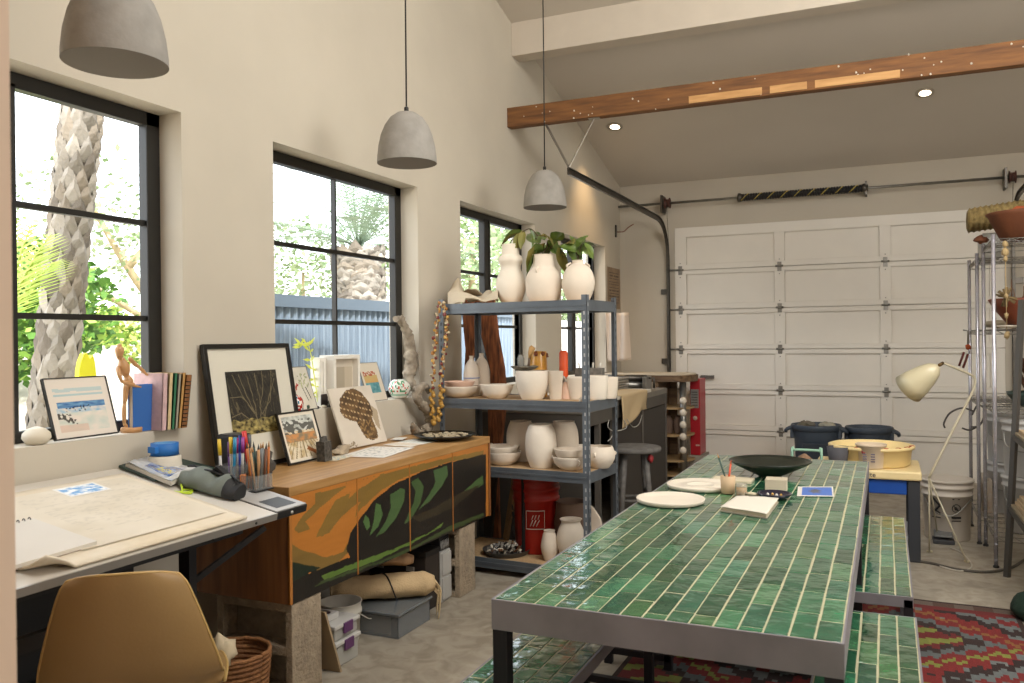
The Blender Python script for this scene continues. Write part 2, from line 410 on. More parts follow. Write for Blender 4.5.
for k in range(n*8+1): a = 2*pi*k/8; pts.append((x0+(x1-x0)*k/(n*8), SY+.03*math.cos(a), SZ+.03*math.sin(a)))
sm.tube(pts, .0135, 5); sm.build('spring_coil', M('black_spring', '1B1A1C', .5), t)
ys = MB()
for k in range(9):
    ys = MB(); xx = x0+(x1-x0)*(k+.4)/9.2; ys.tube([(xx+.02*j-.04, SY-.044*math.cos(.9*(j-2)/2), SZ+.044*math.sin(.9*(j-2)/2)) for j in range(5)], .004, 5)
    ys.build('paint_stripe', M('spring_yellow', 'C9B45A', .7), t)
for x in (x0, x1): MB().lathe([(.02, -.03), (.05, -.02), (.05, .0), (.035, .03), (.02, .03)], (x, SY, SZ), axis=(1, 0, 0)).build('winding_cone', dsteel, t)
MB().box(x1+.0, x1+.02, SY-.03, WY-.006, SZ-.07, SZ+.07).build('centre_bracket', dsteel, t)
for x in (-2.27, 1.14):
    MB().lathe([(.02, -.03), (.06, -.03), (.06, -.022), (.045, -.02), (.045, .02), (.06, .022), (.06, .03), (.02, .03)], (x, SY, SZ), axis=(1, 0, 0)).build('cable_drum', M('rusty_drum', '4A2A20' if x < 0 else '222020', .6, var=.3), t)
    MB().box(x-.07, x-.05, SY-.06, WY-.006, SZ-.11, SZ+.09).tube([(x, SY-.05, SZ), (x, WY-.06, 2.4), (x, WY-.05, .1)], .003, 5).build('bearing_plate', dsteel, t)
# ------------------------------------------------------------------ pendant lamps
conc = M('pale_concrete', '8F8B84', .85, var=.12, vscale=14, bump=.12, bscale=60)
conc_in = M('lamp_inside', '70685E', .8)
for i, (u, v, D, lab) in enumerate(((115.5, 56, 2.62, 'large grey concrete dome pendant lamp at the top left, nearest the camera'), (407, 162, 4.38, 'grey concrete dome pendant lamp hanging beside the second window'), (545, 209, 6.0, 'smallest-looking grey concrete pendant lamp, above the leafy vases'))):
    p = at(u, v, D=D); p.z = 2.37 if i == 0 else (2.42 if i == 1 else 2.435)
    t = thing('pendant_lamp', lab, 'pendant lamp', p, group=None)
    R_ = .154
    out = [(R_, 0), (R_*.995, .03), (R_*.95, .09), (R_*.87, .145), (R_*.74, .195), (R_*.56, .235), (R_*.33, .26), (R_*.1, .268)]
    inn = [(R_*.1, .215), (R_*.45, .19), (R_*.64, .165), (R_*.82, .12), (R_*.91, .068), (R_*.94, .018), (R_*.94, 0), (R_, 0)]
    MB().lathe(out, n=48, wob=.004, cap=False).build('lamp_shade', conc, t, w=False)
    MB().lathe([(R_, 0), (R_*.93, .001), (R_*.925, .03), (R_*.88, .09), (R_*.8, .14), (R_*.67, .185), (R_*.48, .22), (.001, .24)], n=48).build('shade_lining', conc_in, t, w=False)
    MB().lathe([(.001, .06), (.03, .07), (.042, .1), (.03, .14), (.016, .17), (.016, .2)], n=20).build('bulb', M('frosted_bulb', 'D9D2C6', .4), t, w=False)
    MB().lathe([(.012, .262), (.012, .29), (.004, .296)], n=12).build('cord_grip', black_m, t, w=False)
    zt = ceil_z(p.y)-p.z
    MB().tube([(0, 0, .29), (0.002, 0, zt*.5), (0, 0, zt)], .0042, 6).build('cord', black_m, t, w=False)
# ------------------------------------------------------------------ drafting desk
desk_white = M('desk_laminate', 'C9C3B8', .45, var=.02)
A = at(277, 513, Z=.85)                                   # front right corner of the white top
XF = A.x; YR = A.y; YL = 1.0
ZB = 1.0; sl = (ZB-.85)/(XF-WX)                            # slope
def dz(x): return .85+(XF-x)*sl
def D_(x, y, h=0): return V((x, y, dz(x)))+V((sl, 0, 1)).normalized()*h
def on_desk(u, v, h=0):
    d = at(u, v, D=1)-V((0, 0, HC)); z0 = .85+h; k = (z0+XF*sl-HC)/(d.z+sl*d.x); return V((0, 0, HC))+d*k
dn = V((sl, 0, 1)).normalized(); dxv = V((-1, 0, sl)).normalized(); dyv = V((0, 1, 0))
XBk = WX+.02
t = thing('drafting_desk', 'tilted white drafting desk with a black metal frame beneath the first window', 'desk', (XF-.3, (YR+YL)/2, 0))
wd = (XF-XBk)*math.sqrt(1+sl*sl)
MB().pbox(D_(XF, YL, -.024), dyv*(YR-YL), dxv*wd, dn*.024).build('desktop', desk_white, t, bevel=.003)
MB().pbox(D_(XF+.004, YL, -.026), dyv*(YR-YL), dxv*.006, dn*.026).build('metal_edge', M('desk_edge_alloy', 'A5A19A', .35, metal=.6), t)
MB().lathe([(.006, 0), (.006, .003), (0, .003)], D_(XF+.002, 2.44, -.014), 10, axis=(1, 0, 0)).build('screw', black_m, t)
fr = MB()
for y in (YL+.2, YR-.25):
    fr.bar(D_(XF-.05, y, -.045), D_(XBk+.08, y, -.045), .03, .035)
    fr.bar((XF-.2, y, .03), (XF-.2, y, dz(XF-.2)-.03), .035, .05); fr.bar((XBk+.12, y, .03), (XBk+.12, y, dz(XBk+.12)-.03), .035, .05)
    fr.bar((XF-.1, y, .03), (XBk+.08, y, .03), .05, .04); fr.bar((XF-.2, y, .4), (XBk+.12, y, .4), .03, .03)
fr.bar((XF-.2, YL+.2, .62), (XF-.2, YR-.25, .62), .03, .045); fr.bar((XBk+.12, YL+.2, .3), (XBk+.12, YR-.25, .3), .03, .045)
fr.bar(D_(XF-.08, YL+.1, -.06), D_(XF-.08, YR-.1, -.06), .03, .04)
fr.bar((XF-.2, YR-.25, .62), D_(XF-.03, YR-.02, -.06), .02, .02)
fr.build('desk_frame', M('desk_frame_black', '17161A', .45), t)
# side tray at the right end
tr = MB(); y0, y1 = YR+.004, YR+.185
for h0, h1, m_, nm, b in ((-.03, 0, M('tray_edge_black', '1E1E20', .4), 'tray_body', .003),):
    MB().pbox(D_(XF+.0, y0, h0), dyv*(y1-y0), dxv*.5, dn*(h1-h0)).build(nm, m_, t, bevel=b)
MB().pbox(D_(XF-.005, y0, 0), dyv*(y1-y0-.004), dxv*.49, dn*.004).build('tray_top', M('tray_grey', 'A8A6A2', .4), t)
MB().pbox(D_(XF-.03, y0+.03, .0042), dyv*.115, dxv*.09, dn*.001).build('tray_recess', black_m, t)
MB().lathe([(.007, 0), (.007, .004), (0, .004)], D_(XF, YR+.09, -.015), 10, axis=(1, 0, 0)).build('tray_screw', M('tray_screw_alloy', 'C0BCB4', .3, metal=.8), t)
# drawing sheet with curled corner
paper_c = M('drawing_sheet_paper', 'CDBD9F', .75, col2='DDD4C2', vscale=2.2, detail=5)
P00, P10, P11, P01 = at(15, 578, Z=.9), on_desk(43, 582, .0), on_desk(246, 517, .0), on_desk(120, 466, .0)
xf = XF-.012; ya = on_desk(52, 583).y; yb = on_desk(247, 519).y-.01
def sheet(u, v):
    y = ya+(yb-ya)*u-.14*v*(1-u); x = xf-.62*v; h = .010
    if v < .10 and u < .12: h += .035*((.10-v)/.10)*((.12-u)/.12)**.7*1.6
    p = D_(x, y, h); return p
mb = MB(); mb.grid(sheet, 40, 24); o = centred(mb, 'drawing_board', paper_c, 'large cream drawing board with a curled corner on the drafting desk', 'drawing board', solid=.008)
# faint pencil sketch sheet
def sk(u, v):
    c = mixc(hexl('D9D0BE'), hexl('C9BEA8'), .5+.5*fbm(u*3, v*4)); s = abs(fbm(u*5+1, v*18))
    return mixc(c, hexl('9F978A'), max(0, .42-s*2.5)*(.6 if .2 < u < .95 and .2 < v < .95 else 0))
painted = M_attr('painted_paper', .7)
mb = MB(); mb.grid(lambda u, v: D_(xf-.07-.5*v, ya+.18+(yb-ya-.22)*u, .0175), 90, 60, True, sk)
centred(mb, 'sketch_sheet', painted, 'faint pencil sketch on thin paper spread over the drawing board', 'sketch')
# spiral sketchbook
b0, b1, b2 = on_desk(97, 541, .03), on_desk(12, 566, .03), on_desk(36, 512, .03)
t = thing('sketchbook', 'open white spiral sketchbook at the left end of the drafting desk', 'sketchbook', b0)
ex = (b1-b0).normalized(); ey = (dn.cross(ex)); ey = -ey if ey.x > 0 else ey
pg = MB(); pg.pbox(b0-dn*.012, ex*.42, ey*.27, dn*.012); pg.build('page_block', M('sketchbook_paper', 'CFC9BE', .7, var=.02), t)
MB().pbox(b0-dn*.014, ex*.42, ey*.27, dn*.002).build('cardboard_back', M('grey_card', '8A7763', .8), t)
for k in range(20):
    c = b0+ex*(.012+.02*k)+ey*.268-dn*.004
    MB().tube([c+ey*.008*math.cos(a*pi/4)+dn*.010*math.sin(a*pi/4)+ex*a*.001 for a in range(8)], .0016, 5).build('wire_ring', black_m, t)
def prt(u, v):
    c = hexl('E4E1DA')
    if .08 < u < .92 and .12 < v < .88:
        n = fbm(u*5, v*5, 3); c = mixc(hexl('6FA3D0'), hexl('F1F1EE'), max(0, min(1, .4+n*1.6)))
    return c
c0 = on_desk(92, 493, .019); mb = MB(); mb.grid(lambda u, v: c0+V((0, 1, 0))*.17*(u-.5)+dxv*.10*v+V((0, 0, .0)), 30, 20, False, prt)
centred(mb, 'photo_print', painted, 'small blue and white picture print on the drafting desk', 'print')
# tape pot
p = at(162, 484, X=-2.66); p = on_desk(165, 470)
t = thing('white_tub', 'white plaster tub under a blue tape roll at the back of the drafting desk', 'tub', p+dn*.0)
MB().lathe([(.0, 0), (.066, .0), (.067, .01), (.064, .06), (.06, .062), (.058, .02), (0, .02)], n=32).build('tub_body', M('plaster_white', 'CFC8B8', .8, bump=.3, bscale=40), t, w=False)
t2 = thing('tape_roll', 'blue masking tape roll sitting on the white tub', 'tape roll', p+V((0, 0, .063)))
MB().lathe([(.042, .0), (.055, .0), (.055, .05), (.042, .05), (.042, 0)], n=36).build('tape', M('blue_tape', '1F67AE', .55, var=.1, vscale=8), t2, w=False)
MB().lathe([(.039, .0), (.0425, .0), (.0425, .051), (.039, .051), (.039, 0)], n=36).build('core', M('tape_core', '5F93C2', .7), t2, w=False)
MB().pbox((-.02, -.07, .015), (.04, 0, 0), (0, .02, 0), (0, 0, .025)).build('tape_tab', M('blue_tape', '', 0), t2, w=False)
# dark clip folder with plastic-wrapped book
q = [on_desk(118, 468, .004), on_desk(155, 482, .004), on_desk(215, 470, .004), on_desk(160, 455, .004)]
mb = MB(); mb.prism(q, dn*.012); centred(mb, 'document_wallet', M('wallet_green', '24372F', .5), 'dark green zip wallet lying under the plastic-wrapped book', 'wallet', bevel=.004)
def bk(u, v):
    c = hexl('B9BDC0')
    if .3 < u < .85 and .15 < v < .75: c = mixc(hexl('2E4A86'), hexl('8B9CB8'), max(0, min(1, .5+fbm(u*6, v*6)*1.3)))
    if u > .86: c = hexl('D5D6D2')
    if .5 < u < .8 and .3 < v < .5 and nz(u*20, v*20) > .1: c = hexl('B9B44C')
    return c
q = [on_desk(126, 462, .035), on_desk(172, 481, .035), on_desk(196, 468, .035), on_desk(152, 455, .035)]
t = thing('plastic_wrapped_book', 'blue and white book in crinkled clear plastic on the drafting desk', 'book', q[0])
mb = MB(); mb.grid(lambda u, v: (q[0]*(1-u)+q[1]*u)*(1-v)+(q[3]*(1-u)+q[2]*u)*v+dn*(.003*math.sin(u*7)+.004*nz(u*5, v*5)), 36, 24, True, bk); mb.build('cover', M_attr('glossy_cover', .15, coat=.8, bump=.3, bscale=14), t)
MB().prism([x-dn*.004 for x in q], -dn*.016).build('pages', M('book_pages', 'C9C4B8', .8), t)
# pencil case
base = on_desk(222, 492, .0); d0 = on_desk(185, 485, 0); d1 = on_desk(238, 500, 0)
ax = (d1-d0); ax = V((ax.x, ax.y, ax.z)).normalized(); L_ = (d1-d0).length
t = thing('pencil_case', 'grey canvas pencil case with black ends and lime zip cord', 'pencil case', (d0+d1)/2)
side = dn.cross(ax).normalized()
def case(u, v):
    a = 2*pi*v; k = 1-.35*(abs(u-.45)*1.7)**3; wd_, ht = .056*k, .038*k
    sq = lambda q_: math.copysign(abs(q_)**.6, q_); y = sq(math.cos(a))*wd_*(1+.22*nz(u*5, v*5))*(1-.25*max(0, math.sin(a))); z = (sq(math.sin(a))*.5+.5)*ht*2*(1+.3*nz(u*6, v*3, 2))
    return d0+ax*(u*L_)+side*y+dn*(z+.002)
case_m = M('case_canvas', '70776F', .85, bump=.5, bscale=300)
def cap_n(mb, u): mb.add([case(u, j/20) for j in range(20)], [tuple(range(20))])
mb = MB(); mb.grid(case, 28, 20, flip=True); cap_n(mb, 0); mb.build('case_body', case_m, t)
mb = MB(); mb.grid(lambda u, v: (case(.82+.2*u, v)-(d0+ax*.9*L_+dn*.044))*1.02+(d0+ax*.9*L_+dn*.044), 6, 20, flip=True); mb.add([case(1.02, j/20) for j in range(20)], [tuple(range(20))]); mb.build('end_panel', M('case_black', '1D1D1E', .7), t)
mb = MB(); mb.tube([d0+ax*(L_*k/10)+side*(.012*math.sin(k))+dn*(.086+.004*math.sin(k*1.7)-.02*abs(k/10-.45)) for k in range(11)], .005, 6); mb.build('zip', M('zip_black', '151515', .4), t)
mb = MB(); mb.prism([d0+ax*L_*.42+dn*.08, d0+ax*L_*.55+dn*.11-side*.01, d0+ax*L_*.72+dn*.082], side*.03); mb.build('open_flap', M('case_black', '', 0), t)
zc = on_desk(186, 491, .004)
mb = MB(); mb.tube(smooth_path([d0+dn*.05, d0-side*.02+dn*.03-ax*.01, zc+dyv*-.02, zc+dxv*.02-dyv*.04, zc-dyv*.01-dxv*.03, zc+dyv*.03, zc+dxv*.015, zc-dyv*.03-dxv*.005, zc+dyv*.02-dxv*.015]), .0038, 6); mb.build('zip_cord', M('lime_cord', 'B6CE2E', .5), t)
# pen cups and pens
def stick(name, mats, p, tilt, L, r, label, group, tipcol=None, cap=None, flat=False):
    ax_ = V((tilt[0], tilt[1], 1)).normalized()
    t = thing(name, label, name.split('_')[-1], p, group=group)
    MB().tube([p, p+ax_*L*.86], r, 8).build('barrel', mats[0], t)
    if cap: MB().tube([p+ax_*L*.62, p+ax_*L], r*1.22, 8).build('cap', mats[1], t)
    else:
        MB().tube([p+ax_*L*.86, p+ax_*L*.985], [r, r*.15], 8).build('sharpened_tip', mats[1], t)
    return t
cupm = M('clear_cup', 'A9ABA8', .15, alpha=.22)
pc = on_desk(222, 487, .0)+V((0, 0, .0)); pc2 = on_desk(257, 489, .004)
pc = V((pc2.x-.12, pc2.y+.02, 0)); pc.z = dz(pc.x)+.006
for (c, lab, hx, hy, hh) in ((pc, 'clear marker cup behind the pencil case on the desk tray', .045, .075, .07), (pc2, 'clear slotted pencil holder at the front of the desk tray', .035, .05, .06)):
    t = thing('pen_cup', lab, 'pen holder', c)
    mb = MB(); mb.box(-hx, hx, -hy, hy, 0, .004)
    for s in (-1, 1): mb.box(s*hx-.0015, s*hx+.0015, -hy, hy, .004, hh); mb.box(-hx, hx, s*hy-.0015, s*hy+.0015, .004, hh)
    mb.build('cup_walls', cupm, t, w=False)
    MB().box(-hx-.006, hx+.006, -hy-.006, hy+.006, -.004, .0).build('cup_base', M('tray_edge_black', '', 0), t, w=False)
mk = [('yellow', 'D9B62A'), ('teal blue', '1F7FA8'), ('bright yellow', 'E8C33A'), ('violet', '7D4F96'), ('purple', '8E3E8C'), ('royal blue', '2B45A8'), ('magenta', 'B92E78'), ('red', 'C4322B'), ('dark grey', '55565A')]
for k, (cn, hx) in enumerate(mk):
    p = pc+V((-.025+.05*((k*5) % 3)/2, -.065+.13*k/8, .004)); m1 = M('marker_'+cn, hx, .3)
    stick('marker_pen', (m1 if k % 2 else M('marker_white', 'D8D6D2', .35), m1), p, (random.uniform(-.08, .12), random.uniform(-.12, .12)), random.uniform(.155, .18)+(.02 if cn == 'red' else 0), .0062 if cn != 'red' else .009, cn+' capped marker pen standing in the clear cup on the desk tray', 'marker pens in the cup behind the pencil case', cap=True)
gr, wdp, org = M('pencil_graphite', '3A3B3A', .4), M('pencil_wood', 'B78A5C', .6), M('pencil_orange', 'B96A2E', .45)
kinds = [('grey', M('pencil_grey', '6E706E', .35, metal=.4)), ('natural wood', wdp), ('dark green', M('pencil_green', '28443A', .4)), ('ochre', org), ('brown', M('pencil_brown', '6A3F22', .5))]
for k in range(14):
    cn, m1 = kinds[k % 5]; p = pc2+V((-.022+.044*((k*3) % 4)/3, -.04+.08*k/13, .004))
    stick('drawing_pencil', (m1, wdp if k % 3 else gr), p, (random.uniform(-.12, .16), random.uniform(-.2, .2)), random.uniform(.165, .20), .0048, cn+' pencil standing point up in the clear slotted holder on the desk tray', 'pencils in the clear slotted holder')
p = on_desk(245, 489, .0); mb = MB(); mb.box(-.012, .012, -.018, .018, 0, .06); mb.v = [x+p for x in mb.v]
centred(mb, 'eraser', M('orange_eraser', 'C9793A', .6), 'small orange eraser block standing beside the pencil holder', 'eraser', bevel=.003)
# ------------------------------------------------------------------ shell chair
ctop = at(119, 574, D=2.28); crz = math.radians(-52); cdir = V((math.cos(crz), math.sin(crz), 0)); cbase = ctop-cdir*.235; cbase.z = 0
t = thing('shell_chair', 'tan moulded fibreglass shell chair pulled up to the drafting desk', 'chair', cbase, crz)
shell = M('fibreglass_tan', '9A7C50', .42, var=.08, vscale=3, bump=.05, bscale=90)
prof = [(.235, .875), (.228, .83), (.205, .74), (.175, .64), (.14, .55), (.07, .47), (-.05, .435), (-.17, .435), (-.24, .45), (-.27, .43)]
hwid = [.132, .160, .192, .222, .245, .25, .245, .24, .215, .18]
sp_ = smooth_path([V((a, 0, b)) for a, b in prof], 4); sw = smooth_path([V((a, 0, 0)) for a in hwid], 4)
def chair(u, v):
    i = min(len(sp_)-1, int(round(v*(len(sp_)-1)))); c = sp_[i]; w = sw[i].x; s = (u*2-1); f = v*9
    curl = abs(s)**2.4
    return V((c.x-.06*curl*(1 if f < 5 else .3), s*w, c.z+(.02*curl if f >= 4.5 else 0)-(.022*abs(s)**3*(1-f) if f < 1 else 0)))
mb = MB(); mb.grid(chair, 28, len(sp_)-1); mb.build('shell', shell, t, w=False, solid=.006, sub=1)
mb = MB(); rim = [chair(0, k/30) for k in range(30, -1, -1)]+[chair(k/14, 0) for k in range(1, 14)]+[chair(1, k/30) for k in range(31)]
mb.tube(rim, .0045, 6); mb.build('shell_rim', M('rim_tan', 'B9995F', .4), t, w=False)
for sx in (-1, 1):
    for sy in (-1, 1):
        MB().tube([(sx*.1, sy*.1, .43), (sx*.22, sy*.2, .01)], .008, 8).build('leg', steel, t, w=False)
for a, b_ in (((.1, -.1), (-.1, .1)), ((.1, .1), (-.1, -.1))):
    MB().tube([(a[0], a[1], .42), (0, 0, .33), (b_[0], b_[1], .42)], .005, 6).build('brace', steel, t, w=False)
mb = MB(); mb.box(-2.84, -2.80, 1.05, 2.5, .0, .66); centred(mb, 'darkening_panel', M('case_black', '', 0), 'large black panel added to darken the wall under the drafting desk', 'dark panel', bevel=.008)  # black panel added to deepen the darkness below the desk
mb = MB(); mb.box(-2.72, -2.35, 1.3, 1.75, 0, .42); centred(mb, 'storage_crate', M('crate_dark', '1C1B1D', .6), 'black storage crate on the floor under the drafting desk', 'crate', bevel=.01)
# wicker basket with paper
bc = V((-2.4, 2.62, 0)); wk = M('wicker', '6E4526', .8, col2='8F6238', vscale=30, bump=.6, bscale=90)
t = thing('wicker_basket', 'round brown wicker waste basket with a woven rim beneath the desk', 'basket', bc)
MB().lathe([(.0, 0), (.11, 0), (.125, .05), (.142, .26), (.139, .262), (.12, .05), (.0, .02)], n=40).build('basket_body', wk, t, w=False)
mb = MB()
for j in range(12):
    z = .03+.02*j; r = .118+.0255*(z/.26)
    mb.tube([((r+.0035*math.sin(k*pi+j*pi))*math.cos(2*pi*k/36), (r+.0035*math.sin(k*pi+j*pi))*math.sin(2*pi*k/36), z) for k in range(37)], .0075, 5)
mb.build('weave_bands', wk, t, w=False)
mb = MB(); mb.tube([(.142*math.cos(2*pi*k/36), .142*math.sin(2*pi*k/36), .265+.003*math.sin(k*2.4)) for k in range(37)], .009, 6); mb.build('rim', M('wicker_rim', '8C5F38', .8, bump=.6, bscale=120), t, w=False)
mb = MB(); mb.blob(at(222, 650, X=-2.3), (.05, .03, .05), 14, .35, 4, 2); centred(mb, 'crumpled_paper', M('crumpled_paper', 'C2B294', .8, bump=.4, bscale=20), 'crumpled cream paper sticking out of the wicker basket', 'paper')
# ------------------------------------------------------------------ credenza
CX1, CX0, CY0, CY1, CZ0, CZ1 = -2.27, -2.82, 2.815, 4.755, .405, .895
walnut = wood('credenza_wood', '6B4326', '8C5C34', axis=2, rough=.42); topw = wood('credenza_top_wood', '97703F', 'B58C58', axis=1, rough=.45)
t = thing('credenza', 'long wooden credenza with green and orange painted doors raised on concrete blocks', 'credenza', ((CX0+CX1)/2, (CY0+CY1)/2, CZ0))
MB().box(CX0, CX1, CY0, CY1, CZ1-.04, CZ1).build('top', topw, t, bevel=.003)
MB().box(CX0, CX1-.005, CY0, CY0+.022, CZ0, CZ1-.04).build('side_panel', walnut, t, bevel=.002)
MB().box(CX0, CX1+.002, CY1-.022, CY1, CZ0-.005, CZ1-.04).build('side_panel', walnut, t, bevel=.002)
MB().box(CX0, CX1-.03, CY0+.02, CY1-.02, CZ0, CZ0+.02).box(CX0, CX0+.01, CY0+.02, CY1-.02, CZ0, CZ1-.04).build('carcass', walnut, t)
MB().box(CX1-.012, CX1, CY0, CY0+.016, CZ0, CZ1-.04).build('front_edge_strip', M('edge_orange_wood', 'A66A2E', .5), t)
# door painting: polygons traced on the front plane
def cr(pts): return [((lambda p: (p.y, p.z))(at(280+x/4.27, 440+y/4.27, X=CX1))) for x, y in pts]
PO = [  # (colour, crop polygon)
 ('B0702F', cr([(40, 240), (880, 20), (880, 700), (40, 700)])),
 ('7E6330', cr([(150, 215), (430, 150), (340, 210), (250, 290), (215, 330), (155, 415), (210, 400), (260, 330), (320, 280), (420, 210), (540, 150), (545, 120), (300, 180)])),
 ('7F6431', cr([(150, 230), (290, 195), (230, 240), (160, 300), (110, 350), (130, 380), (80, 400), (60, 380), (100, 320), (150, 270)])),
 ('81652F', cr([(235, 260), (300, 225), (290, 270), (240, 350), (190, 400), (155, 415), (190, 340)])),
 ('80652F', cr([(420, 170), (560, 115), (720, 75), (870, 45), (870, 65), (720, 95), (560, 145), (440, 210), (350, 290), (320, 330), (330, 290), (370, 220)])),
 ('7A6030', cr([(50, 440), (90, 470), (200, 500), (270, 480), (290, 440), (295, 480), (240, 530), (160, 560), (50, 530)])),
 ('1E1B17', cr([(880, 60), (720, 98), (600, 135), (480, 195), (400, 260), (340, 340), (300, 400), (285, 470), (300, 500), (200, 540), (50, 600), (50, 700), (880, 700)])),
 ('26301F', cr([(50, 520), (170, 545), (60, 600), (50, 600)])),
 ('1F291F', cr([(50, 530), (180, 545), (110, 575), (50, 600)])),
 ('465F38', cr([(470, 235), (515, 205), (535, 210), (530, 260), (500, 330), (450, 390), (410, 415), (450, 350), (475, 290)])),
 ('435A34', cr([(560, 180), (590, 160), (615, 200), (600, 270), (560, 340), (530, 360), (570, 270), (580, 220)])),
 ('47603A', cr([(655, 130), (715, 110), (718, 150), (690, 200), (640, 260), (590, 300), (640, 230), (665, 180)])),
 ('4A663A', cr([(410, 270), (430, 280), (440, 320), (420, 370), (385, 410), (400, 350)])),
 ('4C6A3C', cr([(365, 320), (380, 335), (385, 370), (372, 385), (355, 350)])),
 ('486138', cr([(865, 150), (870, 190), (800, 230), (740, 260), (790, 215)])),
 ('5A7434', cr([(180, 580), (330, 520), (500, 460), (640, 395), (700, 350), (690, 370), (560, 445), (400, 520), (250, 575), (190, 600)])),
 ('3C4A2A', cr([(180, 600), (420, 520), (600, 440), (720, 370), (870, 310), (870, 325), (700, 400), (500, 500), (300, 570), (150, 625)])),
 ('352F22', cr([(560, 330), (660, 290), (780, 220), (860, 190), (740, 290), (600, 350)])),
]
def door_col(y, z):
    y += .004*nz(y*20, z*20); z += .004*nz(y*17, z*17, 5); c = None
    for hx, P in PO:
        if inpoly(y, z, P): c = hx
    c = hexl(c or 'B0702F'); k = 1+.12*fbm(y*4+z*6, z*30)
    return tuple(x*k for x in c)
pm = M_attr('door_paint', .38, bump=.06, bscale=80)
dw = (CY1-CY0-.044)/4
for k in range(4):
    ya_, yb_ = CY0+.016+dw*k+(.006 if k else 0), CY0+.016+dw*(k+1)-.003
    z1_ = CZ1-.04
    mb = MB(); mb.grid(lambda u, v: V((CX1-.001, ya_+(yb_-ya_)*u, CZ0+(z1_-CZ0)*v)), 110, 100, False, lambda u, v: door_col(ya_+(yb_-ya_)*u, CZ0+(z1_-CZ0)*v))
    mb.box(CX1-.02, CX1-.0015, ya_, yb_, CZ0, z1_, col='6B4326')
    mb.build('door', pm, t)
    if k: MB().box(CX1-.012, CX1+.0, ya_-.007, ya_, CZ0, z1_).build('door_edge', M('edge_orange_wood', '', 0), t)
# concrete blocks
blk = M('cinder_block', 'A3937C', .95, col2='8A7C69', vscale=25, bump=.9, bscale=70)
def block(y0, lab):
    t = thing('concrete_block', lab, 'concrete block', (-2.5, y0+.1, 0))
    y1 = y0+.2; x0, x1 = -2.68, CX1-.005
    mb = MB(); mb.box(x1-.035, x1, y0, y1, 0, .4); mb.box(x0, x0+.035, y0, y1, 0, .4); mb.box(x0+.035, x1-.035, y0, y1, 0, .035); mb.box(x0+.035, x1-.035, y0, y1, .365, .4); mb.box(x0+.035, x1-.035, y0+.085, y1-.03, .035, .365); mb.box(x0+.035, x1-.035, y0, y0+.1, .18, .22)
    mb.build('block_body', blk, t, bevel=.004); return t
block(2.83, 'pitted concrete block on end under the near end of the credenza')
block(4.34, 'pitted concrete block on end under the far end of the credenza')
# ------------------------------------------------------------------ pictures
def picture(name, label, BL, BR, TL, art, fw=.012, depth=.015, fmat=None, mat_b=.0, mbm=None, res=(50, 40), group=None, glassy=False, cat='picture', frame_name='frame', mt=None):
    """flat framed picture standing on its bottom edge BL-BR and leaning back to TL"""
    BL, BR, TL = V(BL), V(BR), V(TL); ex = (BR-BL); W = ex.length; ex.normalize(); up = TL-BL; up = up-ex*up.dot(ex); Hh = up.length; ey = up.normalized(); n = ex.cross(ey)
    t = thing(name, label, cat, BL+ex*W/2, group=group, mat=frame_mtx(BL+ex*W/2, ex, ey))
    o = BL
    MB().pbox(o+ex*fw*.5+ey*fw*.5+n*.001, ex*(W-fw), ey*(Hh-fw), n*(depth*.5)).build('backing', mbm or M('picture_board', 'D4CCBD', .8), t)
    if fmat:
        fr = MB(); D = n*depth
        fr.pbox(o, ex*W, ey*fw, D).pbox(o+ey*(Hh-fw), ex*W, ey*fw, D).pbox(o+ey*fw, ex*fw, ey*(Hh-2*fw), D).pbox(o+ex*(W-fw)+ey*fw, ex*fw, ey*(Hh-2*fw), D)
        fr.build(frame_name, fmat, t, bevel=.0012)
    x0, x1, y0, y1 = mat_b if isinstance(mat_b, tuple) else (mat_b, mat_b, mat_b, mat_b)
    a = o+ex*(fw+x0)+ey*(fw+y0)+n*(depth*.5+.0025); w_ = W-2*fw-x0-x1; h_ = Hh-2*fw-y0-y1
    mb = MB(); mb.grid(lambda u, v: a+ex*w_*u+ey*h_*v, res[0], res[1], False, art); mb.build('artwork', painted, t)
    if glassy: MB().add([o+ex*a_+ey*b_+n*(depth*.8) for a_, b_ in ((fw, fw), (W-fw, fw), (W-fw, Hh-fw), (fw, Hh-fw))], [(0, 1, 2, 3)]).build('glazing', glass, t)
    return t
blackf = M('black_frame', '1B1916', .35)
def art_sea(u, v):                                        # watercolour seascape
    c = hexl('DCD3C6')
    if .1 < u < .9 and .1 < v < .93:
        if abs(v-.80-.02*nz(u*6, 1)) < .03: c = mixc(hexl('9DBFC4'), c, .35)
        if abs(v-.72) < .012: c = hexl('A9C2C4')
        if .50 < v < .60+.02*nz(u*9, 2) and u > .12: c = mixc(hexl('2F5E96'), hexl('6E9DC0'), .5+nz(u*9, v*30))
        if .42 < v < .50: c = mixc(hexl('8FB4CB'), c, .5+nz(u*14, v*24))
        if v < .42: c = mixc(hexl('BFC9BE'), c, min(1, max(0, .55+fbm(u*4, v*7))))
        if v < .22 and u < .55: c = mixc(hexl('D2AE98'), c, .4)
        if inpoly(u, v, [(.1, .42), (.3, .4), (.42, .22), (.3, .2), (.2, .3), (.1, .32)]) and nz(u*22, v*22) > -.05: c = hexl('4B4640')
        if .25 < u < .65 and .44 < v < .54 and nz(u*25, v*40, 9) > .25: c = hexl('1F2E3A')
    return c
bl, br = at(54, 441, Z=1.128), at(117, 433.5, Z=1.128); bl.x = br.x = WX-.03; bl = at(54, 442, X=WX-.02); br = at(117, 434, X=WX-.02); bl.z = br.z = 1.13
tl = V((bl.x-.075, bl.y+.0, 1.13+.235)); bl2 = V((bl.x, bl.y-.0, 1.13))
